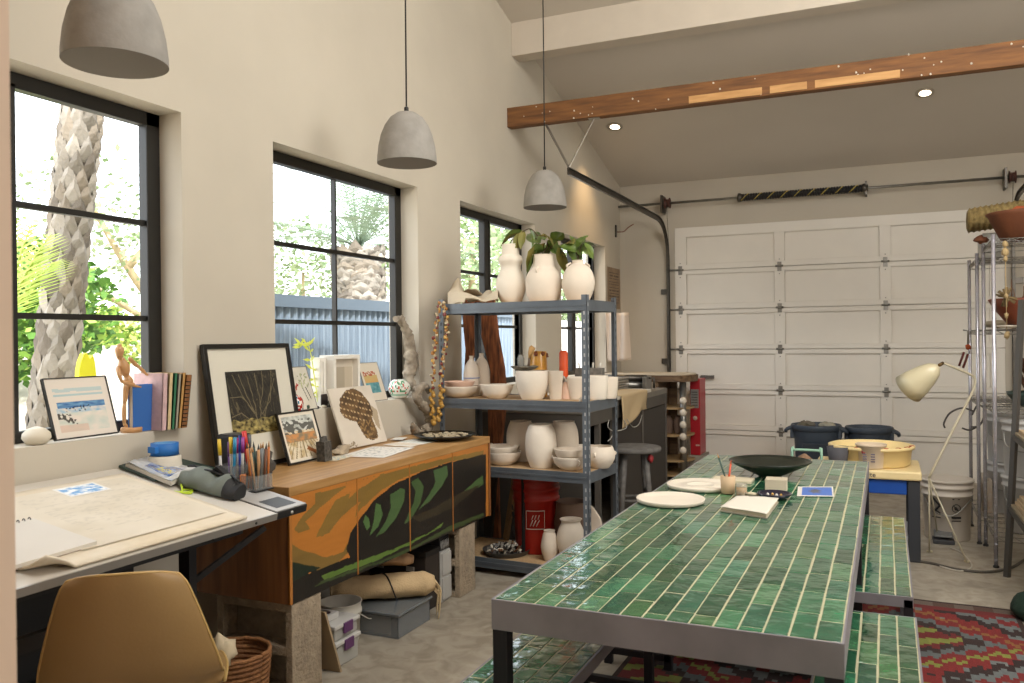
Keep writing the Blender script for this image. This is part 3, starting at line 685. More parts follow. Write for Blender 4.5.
picture('framed_seascape', 'small seascape watercolour in a thin dark frame on the first windowsill', bl, br, (bl.x-.075, bl.y-.035+.035, 1.365), art_sea, fw=.004, fmat=blackf, mbm=M('picture_board', 'D4CCBD', .8), res=(80, 60))
# big photograph of a bare tree
TW = [[(.55, 0), (.5, .25), (.3, .55), (.12, .95)], [(.5, .2), (.48, .5), (.4, .9)], [(.55, .1), (.6, .5), (.55, .95)], [(.6, .15), (.75, .5), (.95, .85)], [(.6, .3), (.8, .5), (.9, .98)], [(.5, .3), (.25, .6), (.05, .6)], [(.58, .4), (.7, .75), (.7, .98)], [(.45, .35), (.3, .75), (.25, .95)], [(.4, .2), (.2, .35), (.03, .3)]]
def dseg(p, a, b):
    dx, dy = b[0]-a[0], b[1]-a[1]; t = max(0, min(1, ((p[0]-a[0])*dx+(p[1]-a[1])*dy)/(dx*dx+dy*dy))); return math.hypot(p[0]-a[0]-t*dx, p[1]-a[1]-t*dy)
def art_tree(u, v):
    c = mixc(hexl('17140F'), hexl('383025'), .5+fbm(u*7, v*7)*.6)
    if v < .24+.04*nz(u*9, 0): c = mixc(hexl('A9975C'), hexl('4A3E1C'), .5+fbm(u*12, v*16)*1.2)
    p = (u+.02*nz(u*9, v*9), v); d = min(dseg(p, s[i], s[i+1]) for s in TW for i in range(len(s)-1))
    if d < .0065 and v > .1: c = mixc(hexl('8E7F5F'), c, .35)
    if v > .15 and abs(nz(u*16+v*5, v*2.2, 7)) < .018: c = mixc(hexl('7E7052'), c, .5)
    return c
bl = V((WX+.11, at(217, 470, X=WX+.10).y, CZ1+.002)); tlp = at(196, 345, X=WX+.015); trp = at(283, 345, X=WX+.015)
bl.y = tlp.y+.02; Wd = trp.y-tlp.y
picture('framed_tree_photograph', 'large black framed photograph of a bare tree leaning against the wall on the credenza', bl, (bl.x, bl.y+Wd, bl.z), (tlp.x, bl.y, tlp.z), art_tree, fw=.022, depth=.022, fmat=blackf, mat_b=(.10, .10, .14, .11), res=(150, 160), glassy=True)
def art_path(u, v):                                       # small landscape: grey tree above orange field
    if u < .06 or u > .94 or v < .06 or v > .94: return hexl('D8D0BF')
    c = mixc(hexl('D9CFB6'), hexl('B49A66'), max(0, min(1, .35+fbm(u*6, v*6))))
    if v > .62: c = mixc(hexl('C9CCC4'), hexl('8F928A'), max(0, min(1, .3+fbm(u*6, v*8))))
    if .58 < v < .86 and nz(u*9, v*13)+.3-abs(v-.72)*2 > .1: c = hexl('5A5A54')
    if .40 < v < .58: c = mixc(hexl('C58A52'), hexl('8B7A5E'), max(0, min(1, .5+fbm(u*9, v*9)*1.3)))
    if v < .42 and abs(((u-.5)/(1.1-v*1.4))*7 % 1-.5) > .38: c = hexl('8C7B5A')
    if v < .3 and inpoly(u, v, [(.55, .22), (.85, .06), (.9, .12), (.62, .28)]): c = hexl('9A5C2E')
    return c
blp, brp = at(279.5, 464, X=WX+.21), at(316.5, 455, X=WX+.21)
tl2 = at(272.5, 414.5, X=WX+.13)
picture('framed_landscape_painting', 'small black framed orange and grey landscape leaning on the large framed photograph', (blp.x, tl2.y+.012, CZ1+.002), (blp.x, tl2.y+.012+(at(310, 410, X=WX+.13).y-tl2.y), CZ1+.002), (tl2.x, tl2.y+.012, tl2.z), art_path, fw=.008, depth=.014, fmat=blackf, res=(60, 80))
# wing painting on canvas
WING = [(.12, .62), (.2, .82), (.38, .95), (.58, .97), (.72, .9), (.84, .72), (.86, .55), (.80, .40), (.83, .22), (.80, .08), (.66, .05), (.52, .12), (.45, .30), (.42, .42), (.30, .44), (.18, .50)]
def art_wing(u, v):
    c = mixc(hexl('D9D0C2'), hexl('C4BAAA'), .5+.5*fbm(u*2, v*2))
    if inpoly(u+.012*nz(u*20, v*20), v+.012*nz(u*18, v*18, 4), WING):
        c = mixc(hexl('6E5332'), hexl('43301C'), max(0, min(1, .45+fbm(u*7, v*7))))
        if abs((v*9+u*3) % 1-.5) < .13 and (u*14 % 1) < .55 and v > .4: c = hexl('B49B74')
        if v < .4 and nz(u*22, v*22) > .12: c = hexl('8E7147')
    elif inpoly(u, v, [(.02, .02), (.22, .1), (.3, .05), (.25, .0)]) and nz(u*20, v*30) > -.1: c = hexl('8B7B63')
    elif inpoly(u, v, [(.8, .7), (.98, .55), (.92, .2), (.84, .3)]) : c = hexl('A9987E')
    return c
b1, b2 = at(351, 447, X=WX+.13), at(398, 437, X=WX+.13); t1 = at(330, 391, X=WX+.012)
picture('wing_canvas', 'unframed canvas painted with a brown patterned moth wing leaning on the windowsill edge', (b1.x, b1.y-.07, CZ1+.002), (b1.x, b1.y-.07+.43, CZ1+.002), (t1.x, b1.y-.15, t1.z+.01), art_wing, fw=.002, depth=.02, res=(80, 70), mbm=M('canvas_white', 'CFC6B6', .8))
# pictures on the second sill
SX = WX-.06
def art_stork(u, v):
    c = mixc(hexl('D3CDBF'), hexl('BDB8A8'), .5+.5*fbm(u*3, v*3))
    if .5 < u < .95 and .5 < v < .85 and nz(u*14, v*14) > .1: c = mixc(hexl('77806E'), hexl('B9B98C'), .5+nz(u*20, v*20))
    if min(dseg((u, v), (.62, .5), (.72, .2)), dseg((u, v), (.75, .5), (.85, .25)), dseg((u, v), (.15, .5), (.3, .35))) < .014: c = hexl('57584E')
    if inpoly(u, v, [(.32, .55), (.42, .62), (.48, .6), (.46, .55), (.4, .56), (.38, .48), (.33, .46)]): c = hexl('9E3A2C')
    return c
def leaner(nm, lab, u0, v0, u1, v1, ut, vt, art, dx=.05, **k):
    a, b = at(u0, v0, X=SX+dx), at(u1, v1, X=SX+dx); c = at(ut, vt, X=SX-.03)
    a.z = b.z = Z0+.002; return picture(nm, lab, a, b, (c.x, a.y, c.z), art, **k)
leaner('tree_sketch', 'tree and bird sketch in a thin grey frame behind the large framed photograph', 293, 412, 317, 408, 288, 367.5, art_stork, fw=.003, depth=.008, fmat=M('thin_grey_frame', '6E6A60', .4))
def art_beach(u, v):
    c = hexl('CFC6B4')
    if .1 < u < .8 and .38 < v < .68: c = mixc(hexl('C8985C'), hexl('B9A36A'), max(0, min(1, (v-.4)*4)))
    if .1 < u < .8 and v < .48 and v > .2: c = mixc(hexl('6FA0A0'), hexl('3F7C88'), max(0, min(1, .5+fbm(u*5, v*9))))
    if .1 < u < .75 and .66 < v < .78 and nz(u*15, v*20) > -.1: c = hexl('A5583A')
    return c
leaner('beach_painting', 'orange and teal beach watercolour beside the white box frames on the sill', 368, 402, 387, 398.5, 363, 363, art_beach, fw=.003, depth=.008, fmat=M('thin_grey_frame', '', .4))
# two white box frames
whitef = M('white_frame', 'E4E0D6', .4)
def box_frame(lab, y0, y1, x, z1, d, art):
    o = V((x, y0, Z0+.002)); W, Hh = y1-y0, z1-Z0; t = thing('box_frame', lab, 'box frame', (x-d/2, (y0+y1)/2, Z0+.002))
    f = .022; mb = MB(); mb.box(x-d, x, y0, y1, o.z, o.z+f).box(x-d, x, y0, y1, z1-f, z1).box(x-d, x, y0, y0+f, o.z+f, z1-f).box(x-d, x, y1-f, y1, o.z+f, z1-f).build('frame', whitef, t, bevel=.0015)
    xb = x-.045; MB().box(xb, xb+.008, y0+f, y1-f, o.z+f, z1-f).build('back_board', M('box_back', 'D0C6B4', .8), t)
    mb = MB(); mb.grid(lambda u, v: V((xb+.011, y0+f+.012+(W-2*f-.024)*u, o.z+f+(Hh-2*f)*.8*v)), 30, 26, False, art); mb.build('artwork', painted, t)
def art_box(u, v):
    c = hexl('A99E8A')
    if v < .35: c = mixc(hexl('9C5E42'), hexl('6F5A66'), max(0, min(1, .5+fbm(u*6, v*8))))
    if v < .12: c = hexl('6B6A86')
    if u > .6: c = mixc(c, hexl('C8BBA5'), .6)
    return c
ya = at(335, 390, X=WX-.0).y; yb = at(361, 390, X=WX-.0).y
box_frame('deep white box frame holding a small painted picture on the second windowsill', ya, yb, WX-.005, at(345, 355, X=WX).z, .10, art_box)
ya2 = at(320, 390, X=WX-.06).y
box_frame('second white box frame standing just left of the one with the picture', ya2, ya-.008, WX-.055, at(330, 356.5, X=WX-.06).z-.004, .07, lambda u, v: hexl('C9C2B2'))
# ornaments on sill
def small(nm, lab, cat, c, prof=None, mat=None, group=None, blob=None, seed=1, **k):
    t = MB()
    if prof: t.lathe(prof, n=24, **k)
    else: t.blob((0, 0, blob[2]), blob, 12, .25, 4, seed)
    return centred(t, nm, mat, lab, cat, loc=(0, 0, 0)) if False else _loc(t, nm, mat, lab, cat, c, group)
def _loc(mb, nm, mat, lab, cat, c, group=None, **k):
    o = mb.build(nm, mat, None, **k); o.location = c; WORLD[o.name] = Matrix.Translation(V(c)); return tag(o, lab, cat, group)
cer_col = M('painted_ceramic', 'D8D6CC', .25, coat=.5)
def deco(u, v):
    c = hexl('DEDCD2'); n = nz(u*12, v*9)
    if n > .22: c = hexl('3E7B58')
    if n < -.28: c = hexl('B23A32')
    return c
c = at(297.5, 411, X=WX+.0); c = V((WX-.025, at(297, 405, X=WX-.025).y, Z0))
def lathe_grid(prof, n=32, m=24):
    P = smooth_path([V((a, 0, b)) for a, b in prof], 4)
    def f(u, v):
        i = min(len(P)-1, int(round(v*(len(P)-1)))); p = P[i]; a = 2*pi*u; return V((p.x*math.cos(a), p.x*math.sin(a), p.z))
    return f, len(P)-1
def deco_pot(nm, lab, cat, c, prof, fn, n=36):
    f, m = lathe_grid(prof); mb = MB(); mb.grid(f, n, m*2 if False else m, True, fn)
    o = mb.build(nm, M_attr('glazed_decor', .15, coat=.6), None); o.location = c; WORLD[o.name] = Matrix.Translation(V(c)); return tag(o, lab, cat)
def deco2(u, v):
    c = hexl('D9D3C8'); n = nz(u*9, v*7, 4)
    if n > .1: c = hexl('A8312A')
    if n < -.25: c = hexl('2F6E8A')
    return c
deco_pot('painted_egg_ornament', 'red, white and blue painted egg ornament beside the large framed photograph', 'ornament', c, [(.001, 0), (.03, .004), (.036, .035), (.03, .065), (.014, .085), (.001, .09)], deco2, 24)
yy = lambda u, x: at(u, 405, X=x).y
small('green_glass_ball', 'dark green glass ball on the second sill beside the painted egg', 'ornament', (WX-.02, yy(306.5, WX-.02), Z0), blob=(.018, .018, .016), mat=M('dark_green_glass', '1E3A28', .1))
small('dark_pebble', 'small black pebble on the second windowsill', 'pebble', (WX-.02, yy(317, WX-.02), Z0), blob=(.013, .014, .008), mat=M('pebble_dark', '24211F', .6))
small('white_pebble', 'small white shell on the second windowsill', 'shell', (WX-.02, yy(323.5, WX-.02), Z0), blob=(.014, .018, .009), mat=M('shell_white', 'D5CCB8', .6), seed=3)
small('grey_rock', 'little grey rough rock in front of the white box frames', 'rock', (WX-.02, yy(331.5, WX-.02), Z0), blob=(.018, .022, .026), mat=M('rock_grey', '5A5A50', .9, var=.3, vscale=60), seed=6)
mb = MB(); mb.box(-.02, .02, -.03, .03, 0, .075); _loc(mb, 'dark_wood_block', M('dark_block', '3A3230', .5), 'dark wooden block beside the tree sketch on the second sill', 'block', (WX-.07, yy(322, WX-.07), Z0), bevel=.002)
# ginger jar
c = V((WX-.02, at(399.5, 395, X=WX-.02).y, Z0)); r = .072
def jar_deco(u, v):
    c = hexl('DAD9CE'); n = nz(u*26, v*11, 2)
    if .2 < v < .75:
        if n > .18: c = hexl('4B8A62')
        if n < -.30: c = hexl('B24436')
    if abs(v-.22) < .03 or abs(v-.8) < .02: c = hexl('8FB39A')
    return c
deco_pot('round_painted_jar', 'round white porcelain jar painted with green leaves and red flowers', 'jar', c, [(.03, 0), (.05, .01), (r, .055), (r*.95, .09), (.045, .118), (.03, .122), (.028, .11)], jar_deco, 44)
# driftwood pieces
drift = M('driftwood_bark', 'A59A88', .95, col2='6F6252', vscale=18, bump=1, bscale=45)
def drift_path(name, lab, pts, rad, base):
    P = smooth_path(pts, 6); R2 = smooth_path([V((r, 0, 0)) for r in rad], 6); P = [p+V((.012*nz(i*.9, 1), .014*nz(i*.8, 5), 0)) for i, p in enumerate(P)]
    mb = MB(); mb.tube(P, [max(.003, r.x*(1+.3*nz(i*.7, 9))) for i, r in enumerate(R2)], 12)
    for k in range(9):
        i = random.randrange(3, len(P)-3); mb.blob(P[i]+V((random.uniform(-.012, .012), random.uniform(-.016, .016), 0)), (.018, .02, .03), 8, .4, 5, k)
    for v_ in mb.v: v_ += V((nz(v_.x*40, v_.y*40, v_.z*40), nz(v_.y*40, v_.z*40, 3), 0))*.006
    return centred(mb, name, drift, lab, 'driftwood', base, weld=True)
X_ = WX-.03; q = lambda u, v, x=X_: at(u, v, X=x)
drift_path('driftwood_branch', 'tall knobbly driftwood branch leaning in the corner of the second window', [q(416, 392, WX+.03), q(409, 378), q(411, 365), q(410, 345), q(406, 330), q(401, 321), q(396, 319)], [.02, .035, .045, .037, .03, .022, .02], None)
X_ = WX+.1
drift_path('driftwood_root', 'lower gnarled driftwood root standing on the far end of the credenza', [q(423, 432, X_), q(430, 424, X_), q(428, 412, X_), q(418, 400, X_), q(417, 392, X_), q(424, 386, X_), q(429, 392, X_)], [.034, .03, .032, .028, .03, .025, .015], None)
drift_path('driftwood_knot', 'small twisted driftwood knot at the foot of the driftwood root', [q(412, 424, X_), q(416, 431, X_), q(424, 434, X_), q(428, 430, X_)], [.014, .024, .022, .012], None)
# neon feathery sprig on the sill
spm = M('acid_leaf', 'D3DC5C', .5, trans=0)
t = thing('dried_leaf_sprig', 'pale yellow green feathery leaf sprig on the second windowsill', 'leaf sprig', (WX-.08, yy(312, WX-.08), Z0))
c0 = V((WX-.08, yy(318, WX-.08), Z0)); top_ = at(303, 346, X=WX-.08)
stem = smooth_path([c0, c0+V((0, -.02, .12)), top_+V((0, .05, .0)), top_+V((0, -.04, -.01))], 5)
mb = MB(); mb.tube(stem, .003, 5); mb.build('stem', spm, t)
for k, s in enumerate(stem[3:-1:1]):
    for sg in (-1, 1):
        d = V((random.uniform(-.03, .03), sg*.05+random.uniform(-.02, .02), random.uniform(-.01, .05))); w_ = d.cross(V((1, 0, 0))).normalized()*.009
        mb = MB(); mb.add([s, s+d*.5+w_, s+d, s+d*.5-w_], [(0, 1, 2, 3)]); mb.build('leaf', spm, t)
# first sill
small('white_shell', 'round white sea urchin shell at the left end of the first windowsill', 'shell', at(36, 446, X=WX-.05)*V((1, 1, 0)).z if False else (WX-.04, at(36.5, 440, X=WX-.04).y, Z0), prof=[(.001, 0), (.035, .003), (.05, .025), (.048, .042), (.03, .06), (.006, .068), (.005, .06)], mat=M('shell_white', 'D5CCB8', .6))
# mannequin
wm = M('mannequin_wood', 'B98C5C', .45, var=.1, vscale=20, coat=.2)
mc = V((WX-.045, at(131.5, 428, X=WX-.045).y, Z0)); t = thing('artist_mannequin', 'jointed wooden artist mannequin posed on an oval base on the first windowsill', 'mannequin', mc)
def mq(u, v, x=0): return at(u, v, X=mc.x+x)
MB().lathe([(.0, 0), (.042, 0), (.043, .018), (.04, .022), (0, .022)], mc, n=28).build('base', wm, t)
body = [('head', [mq(119.5, 357), mq(119.5, 350), mq(119.5, 346)], [.012, .019, .010]), ('neck', [mq(121, 361), mq(120.5, 357)], [.006, .006]), ('torso', [mq(122, 360), mq(123.5, 366), mq(125, 372), mq(126, 375)], [.014, .024, .021, .013]), ('waist', [mq(126, 375), mq(127, 378)], [.010, .010]), ('pelvis', [mq(127, 377), mq(128.5, 381), mq(129, 386)], [.013, .020, .015]),
 ('upper_arm', [mq(130, 359), mq(135, 364), mq(139.5, 367.5)], [.009, .009, .006]), ('forearm', [mq(139.5, 367.5), mq(143, 371), mq(146, 374)], [.007, .0075, .004]), ('hand', [mq(146, 374), mq(148.5, 375.5)], [.006, .003]),
 ('upper_arm', [mq(118, 368), mq(119, 374, .02), mq(121.5, 381, .025)], [.009, .009, .006]), ('forearm', [mq(121.5, 381, .025), mq(128, 384, .035), mq(135, 386, .03)], [.007, .0075, .005]), ('hand', [mq(135, 386, .03), mq(141, 387, .03)], [.006, .003]),
 ('thigh', [mq(126, 385), mq(125.5, 394), mq(124.5, 404)], [.011, .012, .007]), ('calf', [mq(124.5, 404), mq(124, 414), mq(124.5, 424)], [.008, .010, .006]), ('foot', [mq(124.5, 424), mq(127, 427.5), mq(123, 428)], [.007, .006, .004]),
 ('thigh', [mq(132.5, 385), mq(134.5, 394, .015), mq(136, 403, .02)], [.011, .012, .007]), ('calf', [mq(136, 403, .02), mq(133, 409, 0), mq(130.5, 414, -.01)], [.008, .010, .006]), ('foot', [mq(130.5, 414, -.01), mq(129, 418)], [.007, .004])]
for nm, P, Rr in body:
    P2 = smooth_path(P, 3) if len(P) > 2 else P; R3 = [V((r, 0, 0)) for r in Rr]; R3 = [x.x for x in smooth_path(R3, 3)] if len(P) > 2 else Rr
    mb = MB(); mb.tube(P2, R3, 12); mb.blob(P2[0], R3[0]*1.0, 10, 0); mb.blob(P2[-1], R3[-1]*1.0, 10, 0); mb.build(nm, wm, t)
# books
def book(lab, u0, u1, v1, z1, dx, lean, cov, page='D8CFBC', nm='book', group=None, spiral=False):
    y0 = at(u0, 425, X=WX+dx).y; y1 = at(u1, 425, X=WX+dx).y; o = V((WX+dx-.17, y0, Z0+.002)); Hh = z1-Z0
    ez = V((0, lean, 1)).normalized()*Hh; th = (y1-y0); t = thing(nm, lab, 'book', (o.x+.08, (y0+y1)/2, Z0), group=group)
    MB().pbox(o, (.17, 0, 0), (0, .003, 0), ez).build('cover', cov, t); MB().pbox(o+V((0, th-.003, 0)), (.17, 0, 0), (0, .003, 0), ez).build('cover', cov, t)
    MB().pbox(o+V((.165, 0, 0)), (.005, 0, 0), (0, th, 0), ez).build('spine', cov if not spiral else M('spiral_spine', '8A5A30', .6, bump=.5, bscale=40), t)
    MB().pbox(o+V((.004, .003, 0)), (.158, 0, 0), (0, th-.006, 0), ez*.98).build('pages', M('page_'+page, page, .8), t)
    if spiral:
        for k in range(12): MB().tube([o+V((.168, 0, 0))+ez*(.05+.075*k), o+V((.176, th/2, 0))+ez*(.05+.075*k), o+V((.168, th, 0))+ez*(.05+.075*k)], .002, 5).build('binding_ring', black_m, t)
zz = lambda u, v, dx: at(u, v, X=WX+dx).z
t0y0, t0y1 = at(132, 430, X=WX-.03).y, at(160, 430, X=WX-.03).y
t = thing('blue_book', 'bright blue hardback book facing the room behind the mannequin', 'book', (WX-.05, (t0y0+t0y1)/2, Z0))
cb = M('blue_cloth', '2E62A6', .5, bump=.1, bscale=200)
t0y0 = at(133, 400, X=WX-.015).y; t0y1 = at(160, 400, X=WX-.015).y; bz = zz(150, 384, -.015)
MB().box(WX-.018, WX-.015, t0y0, t0y1, Z0+.002, bz).build('cover', cb, t); MB().box(WX-.045, WX-.042, t0y0, t0y1, Z0+.002, bz).build('cover', cb, t)
MB().box(WX-.045, WX-.015, t0y1-.003, t0y1, Z0+.002, bz).build('spine', cb, t); MB().box(WX-.041, WX-.019, t0y0+.004, t0y1-.004, Z0+.002, bz-.004).build('pages', M('page_white', 'D8CFBC', .8), t)
bks = [('pale pink paperback book leaning beside the blue book on the first sill', 162.5, 167.5, 374, 'C9A9A8'), ('thick cream paperback book, third from the blue book on the first sill', 168, 172, 373.5, 'CDB78A'), ('green spined book with a cream edge on the first windowsill', 172.4, 175.5, 373.5, '2F6B4A'), ('grey speckled notebook between the green book and the tan book', 175.8, 178.8, 374, '97907F'), ('tan hardback book second from the right on the first sill', 179, 182.2, 373, 'B48A50')]
for k, (lab, u0, u1, v1, hx) in enumerate(bks): book(lab, u0-1, u1-1, v1, zz(u0, v1, .04), .045, .05+.02*k, M('book_'+hx, hx, .6, var=.1, vscale=40))
book('brown spiral bound book, rightmost on the first windowsill', 181.5, 187, 373, zz(185, 375, .04), .05, .14, M('book_brown', '8A5526', .6), spiral=True)
# ------------------------------------------------------------------ on the credenza
T = CZ1+.001
def onc(u, v): return at(u, v, Z=T)
c = V((WX+.3, at(235, 480, X=WX+.3).y, T)); c = V((-2.62, at(234.5, 470, X=-2.62).y, T))
t = thing('smart_speaker', 'black cylindrical cloth speaker on the near end of the credenza', 'speaker', c)
MB().lathe([(.0, 0), (.067, 0), (.072, .01), (.072, .19), (.066, .2), (0, .2)], n=36).build('speaker_body', M('speaker_cloth', '262424', .85, bump=.3, bscale=300), t, w=False)
MB().lathe([(.0, .2), (.05, .2), (.05, .203), (.045, .204), (0, .204)], n=30).build('control_top', M('speaker_top', '3A3838', .4), t, w=False)
mb = MB(); mb.blob((0, 0, .045), (.05, .07, .06), 12, .3, 3, 8); _loc(mb, 'grey_boulder', M('stone_grey_dark', '4E4A44', .9, var=.3, vscale=30, bump=.6), 'rounded dark grey rock between the speaker and the small framed landscape', 'rock', (-2.62, at(262, 460, X=-2.62).y, T))
mb = MB(); mb.prism([(-.02, -.035, 0), (.025, -.03, 0), (.022, .035, 0), (-.02, .03, 0)], (0.0, -.008, .10)); mb.blob((0, -.01, .1), (.018, .026, .03), 8, .5, 5, 3)
_loc(mb, 'dark_standing_stone', M('stone_black', '2F2D2A', .9, col2='5C5850', vscale=50, bump=.8), 'upright dark jagged stone beside the small framed landscape', 'stone', (-2.60, at(324.5, 452, X=-2.60).y, T), weld=True)
mb = MB(); mb.blob((0, 0, .02), (.035, .06, .028), 12, .4, 4, 5); _loc(mb, 'pale_stone', M('stone_pale', 'A89880', .9, var=.2, vscale=30, bump=.6), 'lumpy pale stone beside the dark standing stone', 'stone', (-2.66, at(341, 448, X=-2.66).y, T))
def ppr(nm, lab, cu, cv, w_, l_, rot, fn, h=0, cat='paper'):
    c = onc(cu, cv); c = V((max(c.x, -2.72), c.y, T+h)); mb = MB(); R_ = Matrix.Rotation(rot, 3, 'Z')
    mb.grid(lambda u, v: V((0, 0, 0))+R_ @ V(((u-.5)*w_, (v-.5)*l_, .001+.004*abs(nz(u*2, v*2, cu)))), 24, 24, True, fn); return _loc(mb, nm, painted, lab, cat, c)
def pp(base, ink, th=.25, sc=7):
    b_, i_ = hexl(base), hexl(ink)
    return lambda u, v: mixc(i_, b_, min(1, max(0, (abs(fbm(u*sc, v*sc))-.02)*9))) if .1 < u < .9 and .1 < v < .9 else b_
ppr('ink_drawing', 'white paper with faint ink drawing, nearest flat sheet on the credenza', 378, 452, .26, .42, .15, pp('DAD6CC', 'A9A9A6'))
ppr('blue_sketch_card', 'small card with a blue sketch at the edge of the credenza', 338, 458, .10, .22, .1, pp('CFC2A5', '6C95AA', sc=4))
ppr('striped_print', 'sheet printed with pale coloured stripes beside the wing canvas', 412, 443, .2, .34, -.05, lambda u, v: hexl('D9D4C8') if (v*9 % 1) > .3 else hexl('AFC0B8') if v > .5 else hexl('D0B690'))
ppr('folded_note', 'small folded white note lying on the striped print', 399, 440, .08, .13, .3, pp('E2DED4', 'D0CCC0'), h=.008)
# shell platter
c = V((-2.42, 4.60, T))
c = onc(437, 437); c = V((-2.46, 4.52, T))
t = thing('black_platter', 'wide black rimmed platter at the far end of the credenza', 'platter', c)
MB().lathe([(0, 0), (.09, 0), (.15, .012), (.19, .03), (.188, .034), (.14, .018), (.0, .012)], n=40).build('platter_body', M('black_glaze', '1F1D1A', .25), t, w=False)
mb = MB()
for k in range(60):
    a = random.random()*2*pi; r = .14*math.sqrt(random.random()); mb.blob((r*math.cos(a), r*math.sin(a), .024), (.014, .018, .007), 6, .4, 4, k)
o = _loc(mb, 'crushed_shells', M('crushed_shell', 'B7AA8F', .8, col2='857557', vscale=60), 'layer of crushed cream shells filling the black platter', 'shells', c, None); o['kind'] = 'stuff'
# bead garland on the shelf post
# ------------------------------------------------------------------ under the credenza
bw = M('bucket_white', 'B9B4A8', .5)
c = V((-2.58, 3.36, 0)); c = V((-2.5, at(338, 620, X=-2.5).y+.02, 0))
t = thing('white_bucket', 'open white plastic bucket beneath the near half of the credenza', 'bucket', c)
MB().lathe([(0, 0), (.085, 0), (.092, .02), (.1, .15), (.107, .15), (.107, .165), (.102, .165), (.104, .2), (.109, .205), (.1, .205), (.09, .03), (0, .02)], n=36).build('bucket_body', bw, t, w=False)
MB().tube(smooth_path([(.105, 0, .16), (.125, .05, .12), (.115, .1, .1)], 5), .003, 6).build('handle', bw, t, w=False)
clr = M('cloudy_plastic', 'B4B3AC', .3, alpha=.8); pur = M('purple_clip', '5A3260', .4)
def tub(c, wx, wy, h, lab, lidh=.02):
    t = thing('clip_lid_container', lab, 'container', c)
    MB().prism([(-wx*.45, -wy*.45, 0), (wx*.45, -wy*.45, 0), (wx*.45, wy*.45, 0), (-wx*.45, wy*.45, 0)], (0, 0, h-lidh)).build('container_body', clr, t, w=False, bevel=.008)
    MB().box(-wx/2, wx/2, -wy/2, wy/2, h-lidh, h).build('lid', M('lid_grey', 'BFBDB8', .4), t, w=False, bevel=.005)
    for sx, sy in ((1, 0), (-1, 0)): MB().box(sx*wx/2-.004, sx*wx/2+.006, -.035, .035, h-lidh-.03, h-.002).build('clip', pur, t, w=False, bevel=.002)
    MB().box(-.035, .035, -wy/2-.006, -wy/2+.004, h-lidh-.03, h-.002).build('clip', pur, t, w=False, bevel=.002)
cc = V((-2.40, 3.27, 0))
tub(cc, .2, .2, .12, 'lower clear storage container with purple clips on the floor under the credenza')
tub(cc+V((0, 0, .122)), .19, .2, .075, 'upper clear storage container with purple clips stacked on another')
mb = MB(); mb.box(-.05, .05, -.05, .05, 0, .03); o = _loc(mb, 'small_white_box', M('lid_grey', '', .4), 'small white box with a dark oval on top of the stacked containers', 'box', cc+V((-.02, -.03, .199)), bevel=.004)
MB().lathe([(0, 0), (.034, 0), (.034, .002), (0, .002)], (cc.x-.02, cc.y-.03, cc.z+.2295), sx=1, sy=.8).build('oval_window', M('dark_oval', '2A1E26', .3), o)
mb = MB(); mb.prism([(-2.62, 3.06, 0), (CX1-.0, 3.06, 0), (CX1-.01, 3.06, .30), (-2.62, 3.06, .30)], (0, .012, 0)); mb.v = [V((p.x, p.y+(.10*(1-p.z/.3)), p.z)) for p in mb.v]
centred(mb, 'leaning_board', M('mdf_board', 'A08A6C', .8, var=.1), 'thin fibreboard panel leaning on the near concrete block', 'board')
# clear bin
bx0, bx1, by0, by1 = -2.62, -2.25, 3.62, 3.94
t = thing('clear_plastic_bin', 'scuffed clear plastic storage bin on the floor under the canvas roll', 'storage bin', ((bx0+bx1)/2, (by0+by1)/2, 0))
cbin = M('smoky_plastic', '8A8E90', .2, alpha=.5)
mb = MB(); mb.box(bx0, bx1, by0, by1, 0, .004)
for a in ((bx0, bx0+.004, by0, by1), (bx1-.004, bx1, by0, by1), (bx0, bx1, by0, by0+.004), (bx0, bx1, by1-.004, by1)): mb.box(a[0], a[1], a[2], a[3], .004, .115)
mb.build('bin_walls', cbin, t)
MB().box(bx0-.012, bx1+.012, by0-.012, by1+.012, .115, .128).build('lid', M('smoky_lid', '777C7E', .25, alpha=.75), t, bevel=.004)
MB().box(bx0+.03, bx1-.05, by0+.008, by0+.012, .015, .1).build('paper_inside', M('paper_in_bin', 'C9C5BA', .8), t)
# canvas rolls
canv = M('raw_canvas', 'C0A67E', .9, var=.12, vscale=9, bump=.5, bscale=120)
p0, p1 = V((-2.66, 3.62, .205)), V((-2.24, 3.97, .195))
def bag(name, lab, p0, p1, r, m_, seed=0, flat=.75):
    d = p1-p0; dn_ = d.normalized(); s = V((0, 0, 1)).cross(dn_).normalized(); u_ = dn_.cross(s); mb = MB()
    def f(u, v):
        a = 2*pi*v; rr = r*(1+.12*nz(u*4, math.cos(a)*2, seed)+.05*nz(u*14, a*2, seed)); e = min(1, .55+u*5, .62+(1-u)*4)
        return p0+d*u+s*rr*e*math.cos(a)+u_*rr*e*flat*math.sin(a)
    mb.grid(f, 34, 24, flip=True); mb.add([f(0, k/24) for k in range(24)], [tuple(range(24))]); mb.add([f(1, k/24) for k in range(24)], [tuple(range(24))[::-1]])
    t = thing(name, lab, 'canvas roll', (p0+p1)/2); mb.build('rolled_canvas', m_, t); return t, f, s, u_, dn_
t, f, s, u_, dn_ = bag('canvas_roll', 'rolled raw canvas tied with a black cord, fraying at its end, under the credenza', p0, p1, .082, canv)
mb = MB(); mb.tube([f(.45+.25*k/24, k/24)+(f(.45+.25*k/24, k/24)-(p0+(p1-p0)*.55))*.04 for k in range(25)], .004, 5); mb.build('cord', black_m, t)
